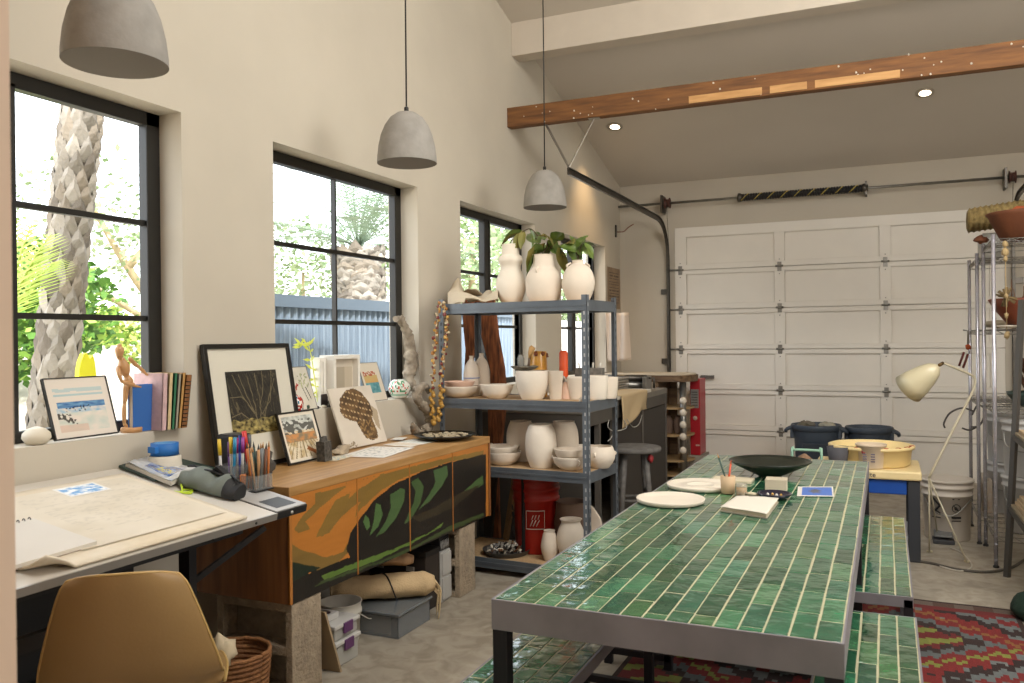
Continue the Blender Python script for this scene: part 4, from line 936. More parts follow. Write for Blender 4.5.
for k in range(8):
    a = p1+s*random.uniform(-.05, .05)+u_*random.uniform(-.05, .03); mb = MB(); mb.tube(smooth_path([a, a+dn_*.03+V((0, 0, -.05)), a+dn_*.02+V((.01*nz(k, 1), .05*nz(k, 2), -.13-.08*random.random()))], 4), [.004]*8+[.001], 5); mb.build('frayed_thread', M('frayed_canvas', 'CDB68E', .9), t)
bag('folded_canvas_parcel', 'smaller tan canvas parcel behind the large canvas roll', V((-2.72, 3.80, .32)), V((-2.36, 3.96, .31)), .055, M('tan_canvas', 'B4906A', .9, var=.1, bump=.4, bscale=100), 4, .6)
# dark box, white drawers, crate
t = thing('dark_cardboard_box', 'dark brown flat topped box under the far half of the credenza', 'box', (-2.45, 4.16, 0))
MB().box(-2.7, -2.33, 4.04, 4.2, 0, .31).build('box_body', M('box_dark_brown', '2A221C', .7, var=.1), t, bevel=.004)
MB().box(-2.705, -2.325, 4.035, 4.205, .3, .33).build('lid', M('box_black_lid', '191716', .5), t, bevel=.003)
for x in (-2.65, -2.45): MB().box(x, x+.05, 4.03, 4.036, .22, .245).build('label_tab', M('label_grey', '8C857B', .7), t)
# under the far end
t = thing('white_drawer_unit', 'small white plastic drawer unit behind the dark box under the credenza', 'drawer unit', (-2.5, 4.27, 0))
MB().box(-2.75, -2.33, 4.212, 4.33, 0, .29).build('drawer_case', M('drawer_white', 'A9A7A2', .5), t, bevel=.004)
for k in range(2): MB().box(-2.332, -2.32, 4.22, 4.322, .015+.14*k, .14+.14*k).build('drawer_front', M('drawer_white', '', .5), t, bevel=.003)
t = thing('zigzag_crate', 'black box with a white zigzag pattern on top of the white drawers', 'box', (-2.5, 4.27, .292))
MB().box(-2.74, -2.34, 4.215, 4.328, .292, .37).build('crate_body', M('crate_black', '1A1A1C', .6), t, bevel=.003)
MB().tube([(-2.337, 4.222+.0085*k, .30+(.05 if k % 2 else 0)) for k in range(13)], .002, 4).build('zigzag', M('zigzag_white', 'C9C6C0', .7), t)
# ------------------------------------------------------------------ grey steel shelving
gm = M('shelf_blue_grey', '5A6168', .4, metal=.25, var=.12, vscale=10)
part_b = M('particle_board', 'A98C66', .85, col2='C0A27A', vscale=60)
FL, FR = V((-2.69, 4.87, 0)), V((-1.64, 4.80, 0)); sx_ = (FR-FL).normalized(); sy_ = V((-sx_.y, sx_.x, 0)); SW, SD = (FR-FL).length, .5
def sh(x, y, z): return FL+sx_*x+sy_*y+V((0, 0, z))
SHZ = [.105, .69, 1.12, 1.735]
t = thing('steel_shelving', 'blue-grey slotted steel shelving unit full of white unglazed pots', 'shelving unit', (FL+FR)/2+sy_*SD/2)
for k, (px, py) in enumerate(((0, 0), (SW, 0), (0, SD), (SW, SD))):
    mb = MB(); w_ = .036; a = sh(px, py, 0); ix = sx_*(w_ if px == 0 else -w_); iy = sy_*(w_ if py == 0 else -w_); th = .004
    mb.pbox(a, ix, iy.normalized()*th, V((0, 0, 1.765))); mb.pbox(a, ix.normalized()*th, iy, V((0, 0, 1.765)))
    nb = len(mb.f)
    for j in range(nb): mb.c[j] = tuple(x*(.9+.2*((j*7) % 3)/2) for x in hexl('5A6168'))
    nf = -iy.normalized(); sc_ = ('A9ABAA' if py == 0 else '1A1C20') if px > 0 else '14161A'
    for j in range(34):
        z = .03+.0508*j; c = a+ix*.5+nf*.0006+V((0, 0, z)); mb.pbox(c-ix*.12-V((0, 0, .012)), ix*.24, nf*.0008, V((0, 0, .022)), col=sc_)
        if px > 0: c = a-ix.normalized()*.0006+iy*.5+V((0, 0, z)); mb.pbox(c-iy*.12-V((0, 0, .012)), -ix.normalized()*.0008, iy*.24, V((0, 0, .022)), col=sc_)
    o = mb.build('upright_post', M_attr('slotted_post', .45), t)
for z in SHZ:
    mb = MB(); b = .065
    for (x, y, dx, dy) in ((0, -.003, SW, .012), (0, SD-.009, SW, .012)):
        mb.pbox(sh(x+.005, y, z-b), sx_*(dx-.01), sy_*dy, V((0, 0, .028))); mb.pbox(sh(x+.005, y-.004 if y < .1 else y, z-b+.028), sx_*(dx-.01), sy_*(dy+.006), V((0, 0, .012))); mb.pbox(sh(x+.005, y, z-b+.04), sx_*(dx-.01), sy_*dy, V((0, 0, .025)))
    for x in (.002, SW-.014): mb.pbox(sh(x, .01, z-b), sx_*.012, sy_*(SD-.02), V((0, 0, .065)))
    mb.build('shelf_frame', gm, t)
    MB().pbox(sh(.014, .012, z-.015), sx_*(SW-.028), sy_*(SD-.024), V((0, 0, .012))).build('shelf_board', part_b, t)
SHZ = [z-.002 for z in SHZ]
bisq = M('bisque_white', 'DACEBD', .85, var=.05, vscale=7, bump=.12, bscale=60)
bisq2 = M('bisque_pink', 'D3B09A', .85, var=.05, vscale=7, bump=.12, bscale=60)
bisq3 = M('bisque_cream', 'DED4C4', .8, var=.04, vscale=6, bump=.1, bscale=50)
def inner(prof, th=.006):
    inn = []
    for (r, z) in prof[::-1]: inn.append((max(.001, r-th), max(z-(0 if z == prof[-1][1] else 0), th*1.4)))
    return prof+inn
def on_shelf(u, si, d):                                   # point on shelf si (index), depth d behind the front edge, seen in photo column u
    a, b = at(u, 400, D=1)-V((0, 0, HC)), None
    a.z = 0; o = FL+sy_*d; # intersect vertical plane
    k = (o.dot(sy_))/(a.dot(sy_)); p = a*k; p.z = SHZ[si]; return p
def pot(nm, lab, u, si, d, prof, mat=None, cat='pot', group=None, n=36, parts=None, thick=.006, wob=.006, loc=None, dz_=0, open_=True):
    c = V(loc) if loc is not None else on_shelf(u, si, d)+V((0, 0, dz_))
    P = [(0, 0)]+smooth_prof(prof)
    t = thing(nm, lab, cat, c, random.random()*6, group) if parts else None
    mb = MB(); mb.lathe(inner(P, thick)[:-1]+[(0, .01)] if open_ else P+[(0, P[-1][1])], n=n, wob=wob)
    if parts:
        mb.build('body', mat or bisq, t, w=False); parts(t); return t
    return _loc(mb, nm, mat or bisq, lab, cat, c, group)
def smooth_prof(p, n=4): return [(max(.0005, q.x), q.z) for q in smooth_path([V((a, 0, b)) for a, b in p], n)]
def lugs(z, r, s=.016, a0=0, n=2):
    def f(t):
        for k in range(n):
            a = a0+2*pi*k/n; MB().tube(smooth_path([((r-.012)*math.cos(a), (r-.012)*math.sin(a), z+s), ((r+s*.9)*math.cos(a), (r+s*.9)*math.sin(a), z), ((r-.01)*math.cos(a), (r-.01)*math.sin(a), z-s*1.3)], 4), .007, 7).build('lug_handle', bisq, t, w=False)
    return f
# top shelf vases
c1 = on_shelf(511.5, 3, .17)
pot('stacked_vase', 'tall white vase with a ringed neck, left of three on the top shelf', 512, 3, .17, [(.062, 0), (.064, .008), (.078, .03), (.094, .08), (.097, .125), (.085, .175), (.068, .215), (.066, .24), (.074, .262), (.080, .28), (.074, .305), (.060, .315), (.057, .33), (.055, .375), (.058, .385)], bisq3, 'vase', wob=.01)
c2 = on_shelf(545, 3, .17)
pot('shouldered_vase', 'broad shouldered white vase with small lugs, middle of three on the top shelf', 545, 3, .17, [(.085, 0), (.092, .008), (.109, .05), (.116, .11), (.113, .155), (.1, .19), (.08, .212), (.07, .228), (.068, .26), (.068, .298), (.071, .304)], bisq, 'vase', parts=lugs(.2, .09, .02), wob=.008)
c3 = on_shelf(579.5, 3, .17)
pot('round_vase', 'egg shaped white vase with a narrow neck, right of three on the top shelf', 579.5, 3, .17, [(.062, 0), (.072, .01), (.096, .07), (.103, .12), (.093, .17), (.07, .21), (.042, .232), (.036, .238), (.037, .252), (.04, .256)], bisq, 'vase', parts=lugs(.22, .06, .018, .8), wob=.006)
leafm = M('magnolia_leaf_green', '3A5220', .3, col2='6B7E38', vscale=9, coat=.3); leafb = M('magnolia_leaf_bronze', '8A7838', .6, col2='66702E', vscale=8)
def leaf_mesh(L, W, curl, mat, parent, mtx):
    W *= 1.55; L *= 1.2
    def f(u, v):
        w_ = W*math.sin(pi*min(1, max(0, u))**.8)*(v*2-1); return mtx @ V((L*u, w_, -curl*L*u*u+abs(w_)*.35+.006*nz(u*6, v*3, L*50)))
    mb = MB(); mb.grid(f, 9, 4, True); mb.build('leaf', mat, parent)
def branch(lab, c, leaves, stems):
    t = thing('leafy_branch', lab, 'leafy branch', c, group=None)
    for st_ in stems: MB().tube(smooth_path(st_, 5), .0035, 6).build('stem', M('branch_bark', '4C3C22', .7), t)
    for (p, q, w_) in leaves:                             # leaf base and tip points
        p, q = V(p), V(q); d = q-p; L = d.length; x = d.normalized(); y = x.cross(V((0, 0, 1))); y = y.normalized() if y.length > .05 else V((0, 1, 0)); z = x.cross(y)
        tilt = random.uniform(-.9, .9); y2 = y*math.cos(tilt)+z*math.sin(tilt); z2 = x.cross(y2)
        if z2.z < 0: y2, z2 = -y2, -z2
        m = Matrix((x, y2, z2)).transposed().to_4x4(); m.translation = p
        leaf_mesh(L, w_, random.uniform(.05, .3), leafm if random.random() < .68 else leafb, t, m)
yb = c2.y
A_ = lambda u, v, dy=0: at(u, v, Y=yb+dy)
s1 = c1+V((0, 0, .37)); s2 = c2+V((0, 0, .29)); s3 = c3+V((0, 0, .25))
n1 = A_(524, 231)
branch('magnolia branch with drooping leaves in the tall ringed vase', s1, [(A_(520, 233), A_(501, 240), .028), (A_(522, 232), A_(514, 249), .022), (A_(524, 230), A_(520, 246), .018), (A_(530, 229), A_(535, 247), .02), (A_(523, 231), A_(507, 236, .05), .022)],
 [[c1+V((0, 0, .1)), s1, A_(515, 238), n1, A_(531, 229), A_(538, 236)]])
L2 = []
ctr = A_(548, 240)
for (u0, v0, u1, v1, w_) in ((541, 243, 528, 233, .03), (542, 244, 526, 262, .03), (540, 247, 524, 275, .028), (545, 240, 534, 236, .03), (548, 240, 556, 250, .028), (545, 243, 534, 256, .026), (552, 242, 562, 233, .03), (547, 238, 540, 235, .025), (550, 246, 560, 252, .025), (558, 247, 566, 271, .022), (548, 243, 545, 255, .024), (553, 246, 548, 234, .022), (544, 248, 533, 250, .028)): L2.append((A_(u0, v0, random.uniform(-.05, .05)), A_(u1, v1, random.uniform(-.09, .09)), w_))
branch('dense magnolia branch with dark green leaves in the middle vase', s2, L2, [[c2+V((0, 0, .1)), s2, A_(547, 246), ctr], [s2, A_(540, 246), A_(536, 238)], [s2, A_(553, 245), A_(560, 238)]])
L3 = []
for (u0, v0, u1, v1, w_) in ((577, 252, 562, 246, .028), (578, 250, 572, 236, .026), (580, 248, 590, 256, .028), (582, 246, 593, 243, .026), (577, 248, 585, 236, .024), (574, 244, 562, 240, .03), (580, 256, 583, 238, .02), (570, 246, 579, 262, .03), (584, 243, 594, 254, .02), (566, 244, 560, 256, .026)): L3.append((A_(u0, v0, random.uniform(-.05, .05)), A_(u1, v1, random.uniform(-.09, .09)), w_))
branch('magnolia branch with bronze backed leaves in the round vase', s3, L3, [[c3+V((0, 0, .1)), s3, A_(580, 250), A_(582, 243)], [s3, A_(575, 248), A_(568, 243)]])
# folded cloth
def cloth(u, v):
    p = on_shelf(449+50*u, 3, .03+.36*v); z = .012+.035*abs(math.sin(u*4.2+v*2))*(1-u*.5)+.03*max(0, nz(u*3, v*3, 5))+(.065*max(0, 1-abs(u-.22)*5)*max(0, v-.3)*1.6)
    if v < .12: z *= .5
    return p+V((0, 0, z*1.9-(.03*(1-v/.1) if v < .1 and u < .35 else 0)))
mb = MB(); mb.grid(cloth, 40, 26); centred(mb, 'folded_cloth', M('cream_canvas', 'C2B49C', .9, bump=.3, bscale=150), 'crumpled cream canvas cloth at the left end of the top shelf', 'cloth', on_shelf(470, 3, .2), solid=.006)
for k, (u0, u1, d0, h) in enumerate(((455, 487, .26, .05),)):
    mb = MB(); mb.grid(lambda u, v: on_shelf(u0+(u1-u0)*u, 3, d0+.14*v)+V((0, 0, 1.5*h*(.6+.9*math.sin(pi*u)**.7)*(1-.5*v)+.012*nz(u*5, v*5))), 24, 12)
    centred(mb, 'cloth_fold', M('tan_cloth', 'A8957B', .9, bump=.3, bscale=150), 'tan peak of folded fabric behind the cream cloth on the top shelf', 'cloth', solid=.006)
# second shelf
bowl = lambda r, h: [(r*.45, 0), (r*.5, .003), (r*.8, h*.35), (r*.96, h*.8), (r, h)]
pot('wide_bowl', 'wide cream bowl holding a smaller pink bowl, left end of the middle shelf', 459, 2, .14, bowl(.14, .075), bisq3, 'bowl')
pot('pink_bowl', 'smaller pinkish clay bowl sitting inside the wide cream bowl', 459.5, 2, .14, bowl(.105, .06), bisq2, 'bowl', dz_=.046)
pot('clay_bowl', 'cream round bowl second from the left on the middle shelf', 497, 2, .12, bowl(.108, .09), bisq3, 'bowl')
bot = [(.05, 0), (.055, .006), (.056, .12), (.052, .17), (.038, .215), (.02, .24), (.014, .252), (.014, .268), (.017, .272)]
def stripe(t): MB().lathe([(.0568, .118), (.0571, .121), (.0568, .124)], n=36).build('blue_stripe', M('thin_blue_line', '6E86B8', .7), t, w=False)
for u, d, lab, k in ((471.8, .30, 'white bottle with a thin blue line, left of the bottle pair on the middle shelf', 1), (481.8, .40, 'white bottle with a thin blue line, right and rear of the bottle pair', 1.06)): pot('ceramic_bottle', lab, u, 2, d, [(a*k, b*k) for a, b in bot], bisq, 'bottle', group='white ceramic bottles', parts=stripe)
pot('flared_cup', 'small flared white cup behind the cream round bowl', 486.5, 2, .27, [(.028, 0), (.03, .004), (.032, .04), (.048, .075), (.052, .078)], bisq, 'cup')
pot('deep_planter', 'large deep cream pot with a dark dish balanced on its rim', 532.5, 2, .13, [(.06, 0), (.07, .004), (.095, .06), (.107, .12), (.108, .175), (.106, .182)], bisq3, 'pot')
cp = on_shelf(525, 2, .11)+V((0, 0, .182))
pot('speckled_dish', 'dark speckled dish resting on the rim of the deep cream pot', 525, 2, .11, [(.03, 0), (.05, .003), (.082, .018), (.09, .03)], M('speckled_glaze', '4A463E', .4, col2='8D8778', vscale=60), 'dish', loc=cp)
t = thing('glass_bottle', 'small smoky glass bottle standing in the speckled dish', 'bottle', cp+V((-.035, .02, .006)))
MB().lathe([(0, 0), (.022, 0), (.023, .07), (.018, .08), (.018, .095), (0, .095)], n=20).build('bottle_glass', M('smoky_glass', '8E8C84', .15, alpha=.6), t, w=False)
t = thing('wooden_brush', 'paddle shaped wooden brush standing in the speckled dish', 'brush', cp+V((.02, .01, .008)))
MB().tube([(0, 0, 0), (.01, 0, .07)], [.008, .01], 8).build('handle', M('brush_dark', '5A4632', .6), t, w=False)
MB().tube([(.01, 0, .07), (.014, 0, .1), (.03, 0, .135), (.02, 0, .15)], [.008, .014, .022, .006], 10).build('paddle', M('brush_wood', 'B08850', .5), t, w=False)
def drip(t): 
    for k in range(7): a = k*.9; MB().blob((.054*math.cos(a), .054*math.sin(a), .285-.012*(k % 3)), (.014, .014, .016), 8, .3, 4, k).build('glaze_drip', M('brown_glaze', '7A3E1C', .3), t, w=False)
pot('ochre_jar', 'tall ochre yellow glazed jar with brown drips round the rim', 538.7, 2, .36, [(.055, 0), (.06, .005), (.06, .2), (.054, .28), (.056, .3)], M('ochre_glaze', 'D29A3A', .3, var=.2, vscale=12, coat=.4), 'jar', parts=drip)
pot('tall_tumbler', 'tall straight cream tumbler right of the deep cream pot', 555.8, 2, .17, [(.036, 0), (.04, .005), (.044, .1), (.05, .172), (.051, .176)], bisq, 'tumbler')
t = thing('orange_roller', 'bright orange foam roller standing upright between the tumblers', 'roller', on_shelf(564, 2, .3))
MB().lathe([(0, 0), (.02, 0), (.02, .13), (0, .13)], n=20).build('white_stem', bw, t, w=False)
MB().lathe([(.01, .12), (.026, .125), (.028, .14), (.028, .29), (.02, .305), (0, .308)], n=24).build('foam_sleeve', M('orange_foam', 'D9521E', .5), t, w=False)
MB().lathe([(.008, -.012), (.02, -.012), (.022, 0), (.02, .01), (.008, .01)], (0, -.028, .125), n=20, axis=(0, -1, 0)).build('end_ring', bw, t, w=False)
pot('tapered_bottle', 'small tapered pink clay bottle beneath the orange roller', 566.5, 2, .2, [(.034, 0), (.036, .006), (.03, .06), (.016, .1), (.018, .108)], bisq2, 'bottle')
pot('straight_tumbler', 'cream straight sided pot just left of the front steel post', 577, 2, .22, [(.04, 0), (.048, .004), (.058, .08), (.064, .14)], bisq, 'pot')
pot('barrel_pot', 'rounded cream pot directly behind the front steel post', 596, 2, .24, [(.055, 0), (.065, .005), (.076, .07), (.078, .14), (.076, .15)], bisq3, 'pot')
pot('ribbed_pot', 'cream pot at the far right of the middle shelf', 607, 2, .36, [(.05, 0), (.06, .005), (.07, .08), (.072, .135)], bisq, 'pot')
t = thing('tool_caddy', 'grey wire caddy of small studio tools behind the cream pots', 'caddy', on_shelf(590, 2, .42)+V((0, 0, 0)))
MB().box(-.09, .09, -.035, .035, .13, .19).build('caddy_body', M('caddy_grey', '6C675E', .7, var=.3, vscale=40), t, w=False); MB().box(-.05, .05, -.03, .03, 0, .13).build('stand', bisq, t, w=False)
for k in range(4): MB().tube([(-.07+.045*k, 0, .18), (-.075+.05*k, 0, .225)], .006, 6).build('tool_handle', M('tool_teal' if k == 1 else 'tool_white', '2A7F86' if k == 1 else 'C9C4B8', .5), t, w=False)
mb = MB()
for a in range(5): mb.tube([(0, 0, .02), (.035*math.cos(a*1.25), .02*math.sin(a*1.25), .02+.03*math.sin(a*1.25+.8))], [.012, .004], 7)
_loc(mb, 'ceramic_star', bisq, 'small white branching ceramic piece at the edge of the middle shelf', 'ornament', on_shelf(583, 2, .05))
# third shelf
pot('stacked_bowl', 'lower of two nested cream bowls at the left of the third shelf', 502, 1, .13, bowl(.122, .085), bisq, 'bowl')
pot('stacked_bowl', 'upper of two nested cream bowls at the left of the third shelf', 500.5, 1, .135, bowl(.118, .07), bisq3, 'bowl', dz_=.05)
jarp = [(.062, 0), (.07, .006), (.092, .07), (.099, .14), (.094, .21), (.078, .258), (.07, .268), (.074, .275)]
pot('barrel_jar', 'large barrel shaped cream jar at the front of the third shelf', 540.5, 1, .12, jarp, bisq3, 'jar')
pot('barrel_jar', 'barrel jar at the rear left of the third shelf', 520.5, 1, .33, [(a*.98, b*.97) for a, b in jarp], bisq, 'jar')
pot('barrel_jar', 'barrel jar at the rear right of the third shelf', 563.5, 1, .33, [(a*.98, b) for a, b in jarp], bisq, 'jar')
pot('small_cup', 'tiny white cup at the rear left corner of the third shelf', 487, 1, .42, [(.024, 0), (.028, .004), (.034, .07), (.036, .09)], bisq, 'cup', dz_=.1 if False else 0)
pot('lugged_bowl', 'lower lugged cream bowl at the front right of the third shelf', 570.5, 1, .11, bowl(.118, .085), bisq3, 'bowl', parts=lugs(.055, .112, .018, .2))
pot('nested_bowl', 'cream bowl nested in the lugged bowl on the third shelf', 569.5, 1, .11, bowl(.102, .075), bisq, 'bowl', dz_=.055)
pot('round_lug_pot', 'round cream pot with knobs at the right end of the third shelf', 599.5, 1, .26, [(.05, 0), (.06, .005), (.09, .05), (.094, .09), (.082, .13), (.078, .135)], bisq, 'pot', parts=lugs(.09, .088, .014, 1.2, 3))
pot('shallow_lug_pot', 'cream bowl behind the front post on the third shelf', 583, 1, .33, bowl(.10, .12), bisq3, 'bowl')
# bottom shelf
c = on_shelf(505, 0, .17)
pot('dark_tray', 'round dark tray of broken shards on the bottom shelf', 505, 0, .16, [(.13, 0), (.14, .004), (.155, .028), (.158, .034)], M('tray_iron', '3A3733', .5, var=.2), 'tray')
mb = MB(); cols_ = ['8D8576', '2B241F', 'B8B0A2', '5B3C24', '9A958A', '6B655B', '2E2A26', 'C4BCA8']
for k in range(110):
    a = random.random()*2*pi; r = .125*math.sqrt(random.random()); q = V((r*math.cos(a), r*math.sin(a), .02+.035*random.random()*(1-r*4))); e1 = V((random.gauss(0, 1), random.gauss(0, 1), random.gauss(0, .6))).normalized(); e2 = e1.orthogonal().normalized(); e3 = e1.cross(e2)
    mb.pbox(q, e1*.035*random.uniform(.5, 1), e2*.02*random.uniform(.4, 1), e3*.008, col=random.choice(cols_))
o = _loc(mb, 'pottery_shards', M_attr('shard_mix', .5), 'heap of small broken shards and tools in the dark tray', 'shards', on_shelf(505, 0, .16)+V((0, 0, .006))); o['kind'] = 'stuff'
c = on_shelf(535, 0, .33); t = thing('red_bucket', 'red plastic bucket with a black strap and printed square on the bottom shelf', 'bucket', c, -.35)
RBT = t
rb = M('bucket_red', '9E1F14', .4, var=.08)
MB().lathe([(0, 0), (.132, 0), (.136, .01), (.148, .26), (.156, .262), (.156, .275), (.15, .277), (.152, .31), (.16, .312), (.16, .325), (.154, .327), (.155, .36), (.162, .362), (.162, .385), (.15, .385), (.13, .02), (0, .02)], n=44).build('bucket_body', rb, t, w=False)
MB().box(.02, .035, -.163, -.145, .0, .385).build('strap', M('strap_black', '1A1A1A', .6), t, w=False)
def cyl_text(s_, size, az, z, mat, nm, rot=0):
    m = Matrix.Rotation(az, 4, 'Z') @ Matrix.Translation(V((0, -.1475-.04*(z-.15)*0, z))) @ Matrix.Rotation(pi/2, 4, 'X') @ Matrix.Rotation(rot, 4, 'Z'); return text_mesh(s_, size, nm, mat, t, WORLD[t.name] @ m)
pb = M('print_black', '171513', .7); pw = M('print_white', 'C9BDB0', .7)
for k in range(5):
    MB().pbox((-.115+.01*(k % 2), -.115-.008*(k % 2), .07+.035*k), V((.05-.01*(k % 3), -.032, 0)), V((0.0015, .003, 0)), V((0, 0, .024))).build('printed_block', pb, t, w=False)
sq = MB()
for a_, b_ in (((.045, .13), (.135, .13)), ((.045, .22), (.135, .22)), ((.045, .13), (.045, .22)), ((.135, .13), (.135, .22))):
    f_ = lambda x, z: V((x, -math.sqrt(.1515**2-x*x), z)); sq.tube([f_(a_[0]+(b_[0]-a_[0])*k/6, a_[1]+(b_[1]-a_[1])*k/6) for k in range(7)], .0022, 4)
for k in range(3): sq.tube([f_(.07+.016*k, .145), f_(.085+.016*k, .175)], .003, 4); sq.tube([f_(.078+.016*k, .178), f_(.088+.014*k, .2)], .0025, 4)
sq.build('printed_square', pw, t, w=False)
RBT.scale = (1, 1, 1.3)
pot('brown_pot', 'brown clay pot partly hidden behind the flared vase on the bottom shelf', 571, 0, .36, [(.07, 0), (.09, .01), (.115, .12), (.12, .2), (.105, .32), (.11, .34)], M('brown_clay', '6B5648', .8, var=.15, bump=.2), 'pot')
pot('flared_vase', 'flared neck cream vase on the bottom shelf in front of the red bucket', 569.5, 0, .17, [(.045, 0), (.052, .006), (.08, .07), (.09, .14), (.078, .2), (.062, .235), (.06, .25), (.072, .265)], bisq3, 'vase')
pot('small_vase', 'short cream vase left of the flared vase on the bottom shelf', 548, 0, .13, [(.03, 0), (.036, .005), (.052, .06), (.054, .1), (.042, .16), (.034, .18), (.037, .19)], bisq, 'vase')
mb = MB(); mb.prism([at(u, v, Y=5.2) for u, v in ((584, 545), (601, 545), (604, 530), (600, 512), (592, 500), (586, 496), (583, 505))], (0, .025, 0)); o = centred(mb, 'leaning_plate', bisq, 'tall curved white ceramic slab behind the front steel post on the bottom shelf', 'ceramic slab', bevel=.004); o.location.z = .108
mb = MB(); mb.bar((-2.45, 5.34, .02), (-2.38, 5.42, .62), .06, .02); centred(mb, 'timber_offcut', M('offcut_wood', '8C6E48', .7, var=.2), 'narrow timber offcut leaning behind the bottom shelf', 'timber')
mb = MB(); mb.bar((-2.62, 5.42, .02), (-2.58, 5.47, .66), .14, .015); centred(mb, 'dark_board', M('dark_board_m', '3A342F', .8, var=.2), 'dark board leaning behind the left of the shelving', 'board')
# bead garlands on the front left post
bead_m = [M('bead_ochre', '96621F', .35), M('bead_yellow', 'B0883E', .35), M('bead_red', '6E2A20', .4), M('bead_bone', 'B9A684', .5)]
t = thing('bead_garland', 'long garland of ochre and bone beads hanging on the left shelf post', 'garland', sh(0, -.03, 1.765))
for si, (us, ph) in enumerate((([440, 437, 435, 434, 433, 432, 434], 0), ([443, 447, 446, 443, 441, 441, 438], 1.5))):
    P = smooth_path([at(us[k], 303+k*(20 if si == 0 else 19.5), Y=4.825+.01*si) for k in range(7)], 8)
    MB().tube(P, .003, 5).build('cord', bead_m[3], t)
    for k, p in enumerate(P):
        r = .011 if k < 36 else .017; mb = MB(); q = p+V((.010*math.sin(k*2.1+ph), -.008*math.cos(k*1.3), 0)); 
        if k % 3 == 2 and k < 36: mb.lathe([(.004, -.003), (.014, -.003), (.014, .003), (.004, .003)], q, n=10, axis=(random.uniform(-1, 1), 1, random.uniform(-1, 1)))
        else: mb.blob(q, r*random.uniform(.75, 1.1), 8, .12, 3, k)
        mb.build('bead', bead_m[(k*7+si*3) % 4 if k < 36 else 1], t)
# redwood bark slab behind the shelf
rw = M('redwood', '47230F', .7, col2='A05E34', vscale=3, stretch=(16, 16, 2.5), bump=.6, bscale=5)
t = thing('redwood_slab', 'forked red-brown driftwood slab standing behind the steel shelving', 'wood slab', at(485, 520, Y=5.6))
def slab(pts, th=.05): 
    P = [at(u, v, Y=5.62) for u, v in pts]; mb = MB(); mb.prism([p for p in P], (0, th, 0)); return mb
zf = at(487, 560, Y=5.62)
slab([(461, 300), (479, 298), (478, 330), (473, 352), (470, 372), (468, 395), (463, 380), (465, 350), (463, 330)]).build('left_fork', rw, t, bevel=.01)
slab([(479, 298), (493, 298), (497, 335), (503, 368), (505, 392), (503, 420), (500, 450), (497, 480), (499, 540), (480, 540), (482, 480), (488, 440), (487, 400), (490, 372), (483, 345), (479, 330)]).build('right_fork', rw, t, bevel=.01)
# ------------------------------------------------------------------ work bench along the left wall
gcab = M('cabinet_grey', '4B463F', .7, var=.12, vscale=4)
BXF, BY0, BY1, BZ = -2.0, 5.75, 8.3, 1.0
t = thing('work_bench', 'long dark grey studio bench along the left wall behind the shelving', 'workbench', ((WX+BXF)/2, (BY0+BY1)/2, 0))
MB().box(WX+.02, BXF, BY0, BY1, BZ-.05, BZ).build('bench_top', M('bench_top_m', '6E685E', .6, var=.1), t, bevel=.003)
MB().box(WX+.02, BXF-.01, BY0+.01, BY0+.03, 0, BZ-.05).build('end_panel', gcab, t); MB().box(WX+.02, BXF-.01, BY1-.03, BY1-.01, 0, BZ-.05).build('end_panel', gcab, t)
MB().box(BXF-.03, BXF-.002, BY0+.03, BY1-.01, BZ-.15, BZ-.05).build('apron', gcab, t)
for k, (a, b_) in enumerate(((BY0+.42, 6.55), (6.56, 7.4), (7.41, 8.27))): MB().box(BXF-.25 if k == 0 else BXF-.03, BXF-.235 if k == 0 else BXF-.012, a, b_, .05, BZ-.16).build('door_panel', M('cabinet_dark', '322C27', .7), t)
for y in (BY0+.4, 6.55, 7.4, 8.27): MB().box(BXF-.045, BXF-.005, y-.02, y+.02, 0, BZ-.1).build('stile', M('bench_stile', '57514A', .6), t)
# slab roller bed + canvas
MB0 = MB(); MB0.box(-2.7, -1.98, 6.0, 7.6, BZ+.002, BZ+.03); centred(MB0, 'slab_board', M('board_white', 'C7C0B0', .6), 'white slab rolling board lying on the dark bench', 'board', bevel=.003)
def cv(u, v):
    y = 6.6+.8*u
    if v < .35: return V((-2.35+.38*v/.35, y, BZ+.036+.003*nz(u*4, v*4)))
    k = (v-.35)/.65; return V((-1.965+.015*math.sin(u*9+k*3)*k, y, BZ+.034-k*(.27-.11*u+.02*math.sin(u*7))))
mb = MB(); mb.grid(cv, 24, 22); centred(mb, 'hanging_canvas', M('bench_canvas', 'BDA680', .9, bump=.3, bscale=100), 'beige canvas hanging over the front edge of the bench', 'canvas', solid=.004)
t = thing('slab_roller', 'grey metal slab roller machine on the far part of the bench', 'slab roller', (-2.4, 7.9, BZ))
for x in (-2.72, -2.1): MB().box(x-.02, x+.02, 7.8, 8.0, BZ+.0, BZ+.13).build('side_cheek', steel, t, bevel=.004)
MB().tube([(-2.72, 7.9, BZ+.05), (-2.1, 7.9, BZ+.05)], .035, 16).build('lower_roller', steel, t); MB().tube([(-2.72, 7.9, BZ+.115), (-2.1, 7.9, BZ+.115)], .03, 16).build('upper_roller', dsteel, t)
MB().tube([(-2.1, 7.9, BZ+.115), (-2.03, 7.9, BZ+.115), (-2.03, 7.9, BZ+.02)], .01, 8).build('crank', dsteel, t)
mb = MB(); 
for k in range(5): mb.box(-2.75+.02*k, -2.2, 7.1+.05*k, 7.62, BZ+.035+.022*k, BZ+.05+.022*k)
centred(mb, 'board_stack', M('board_stack_m', '8D867A', .6, var=.2, vscale=30), 'stack of thin grey boards beside the slab roller', 'boards')
t = thing('wire_coil', 'loops of pale wire hanging beside the canvas at the shelf corner', 'wire', sh(SW+.02, .1, .95))
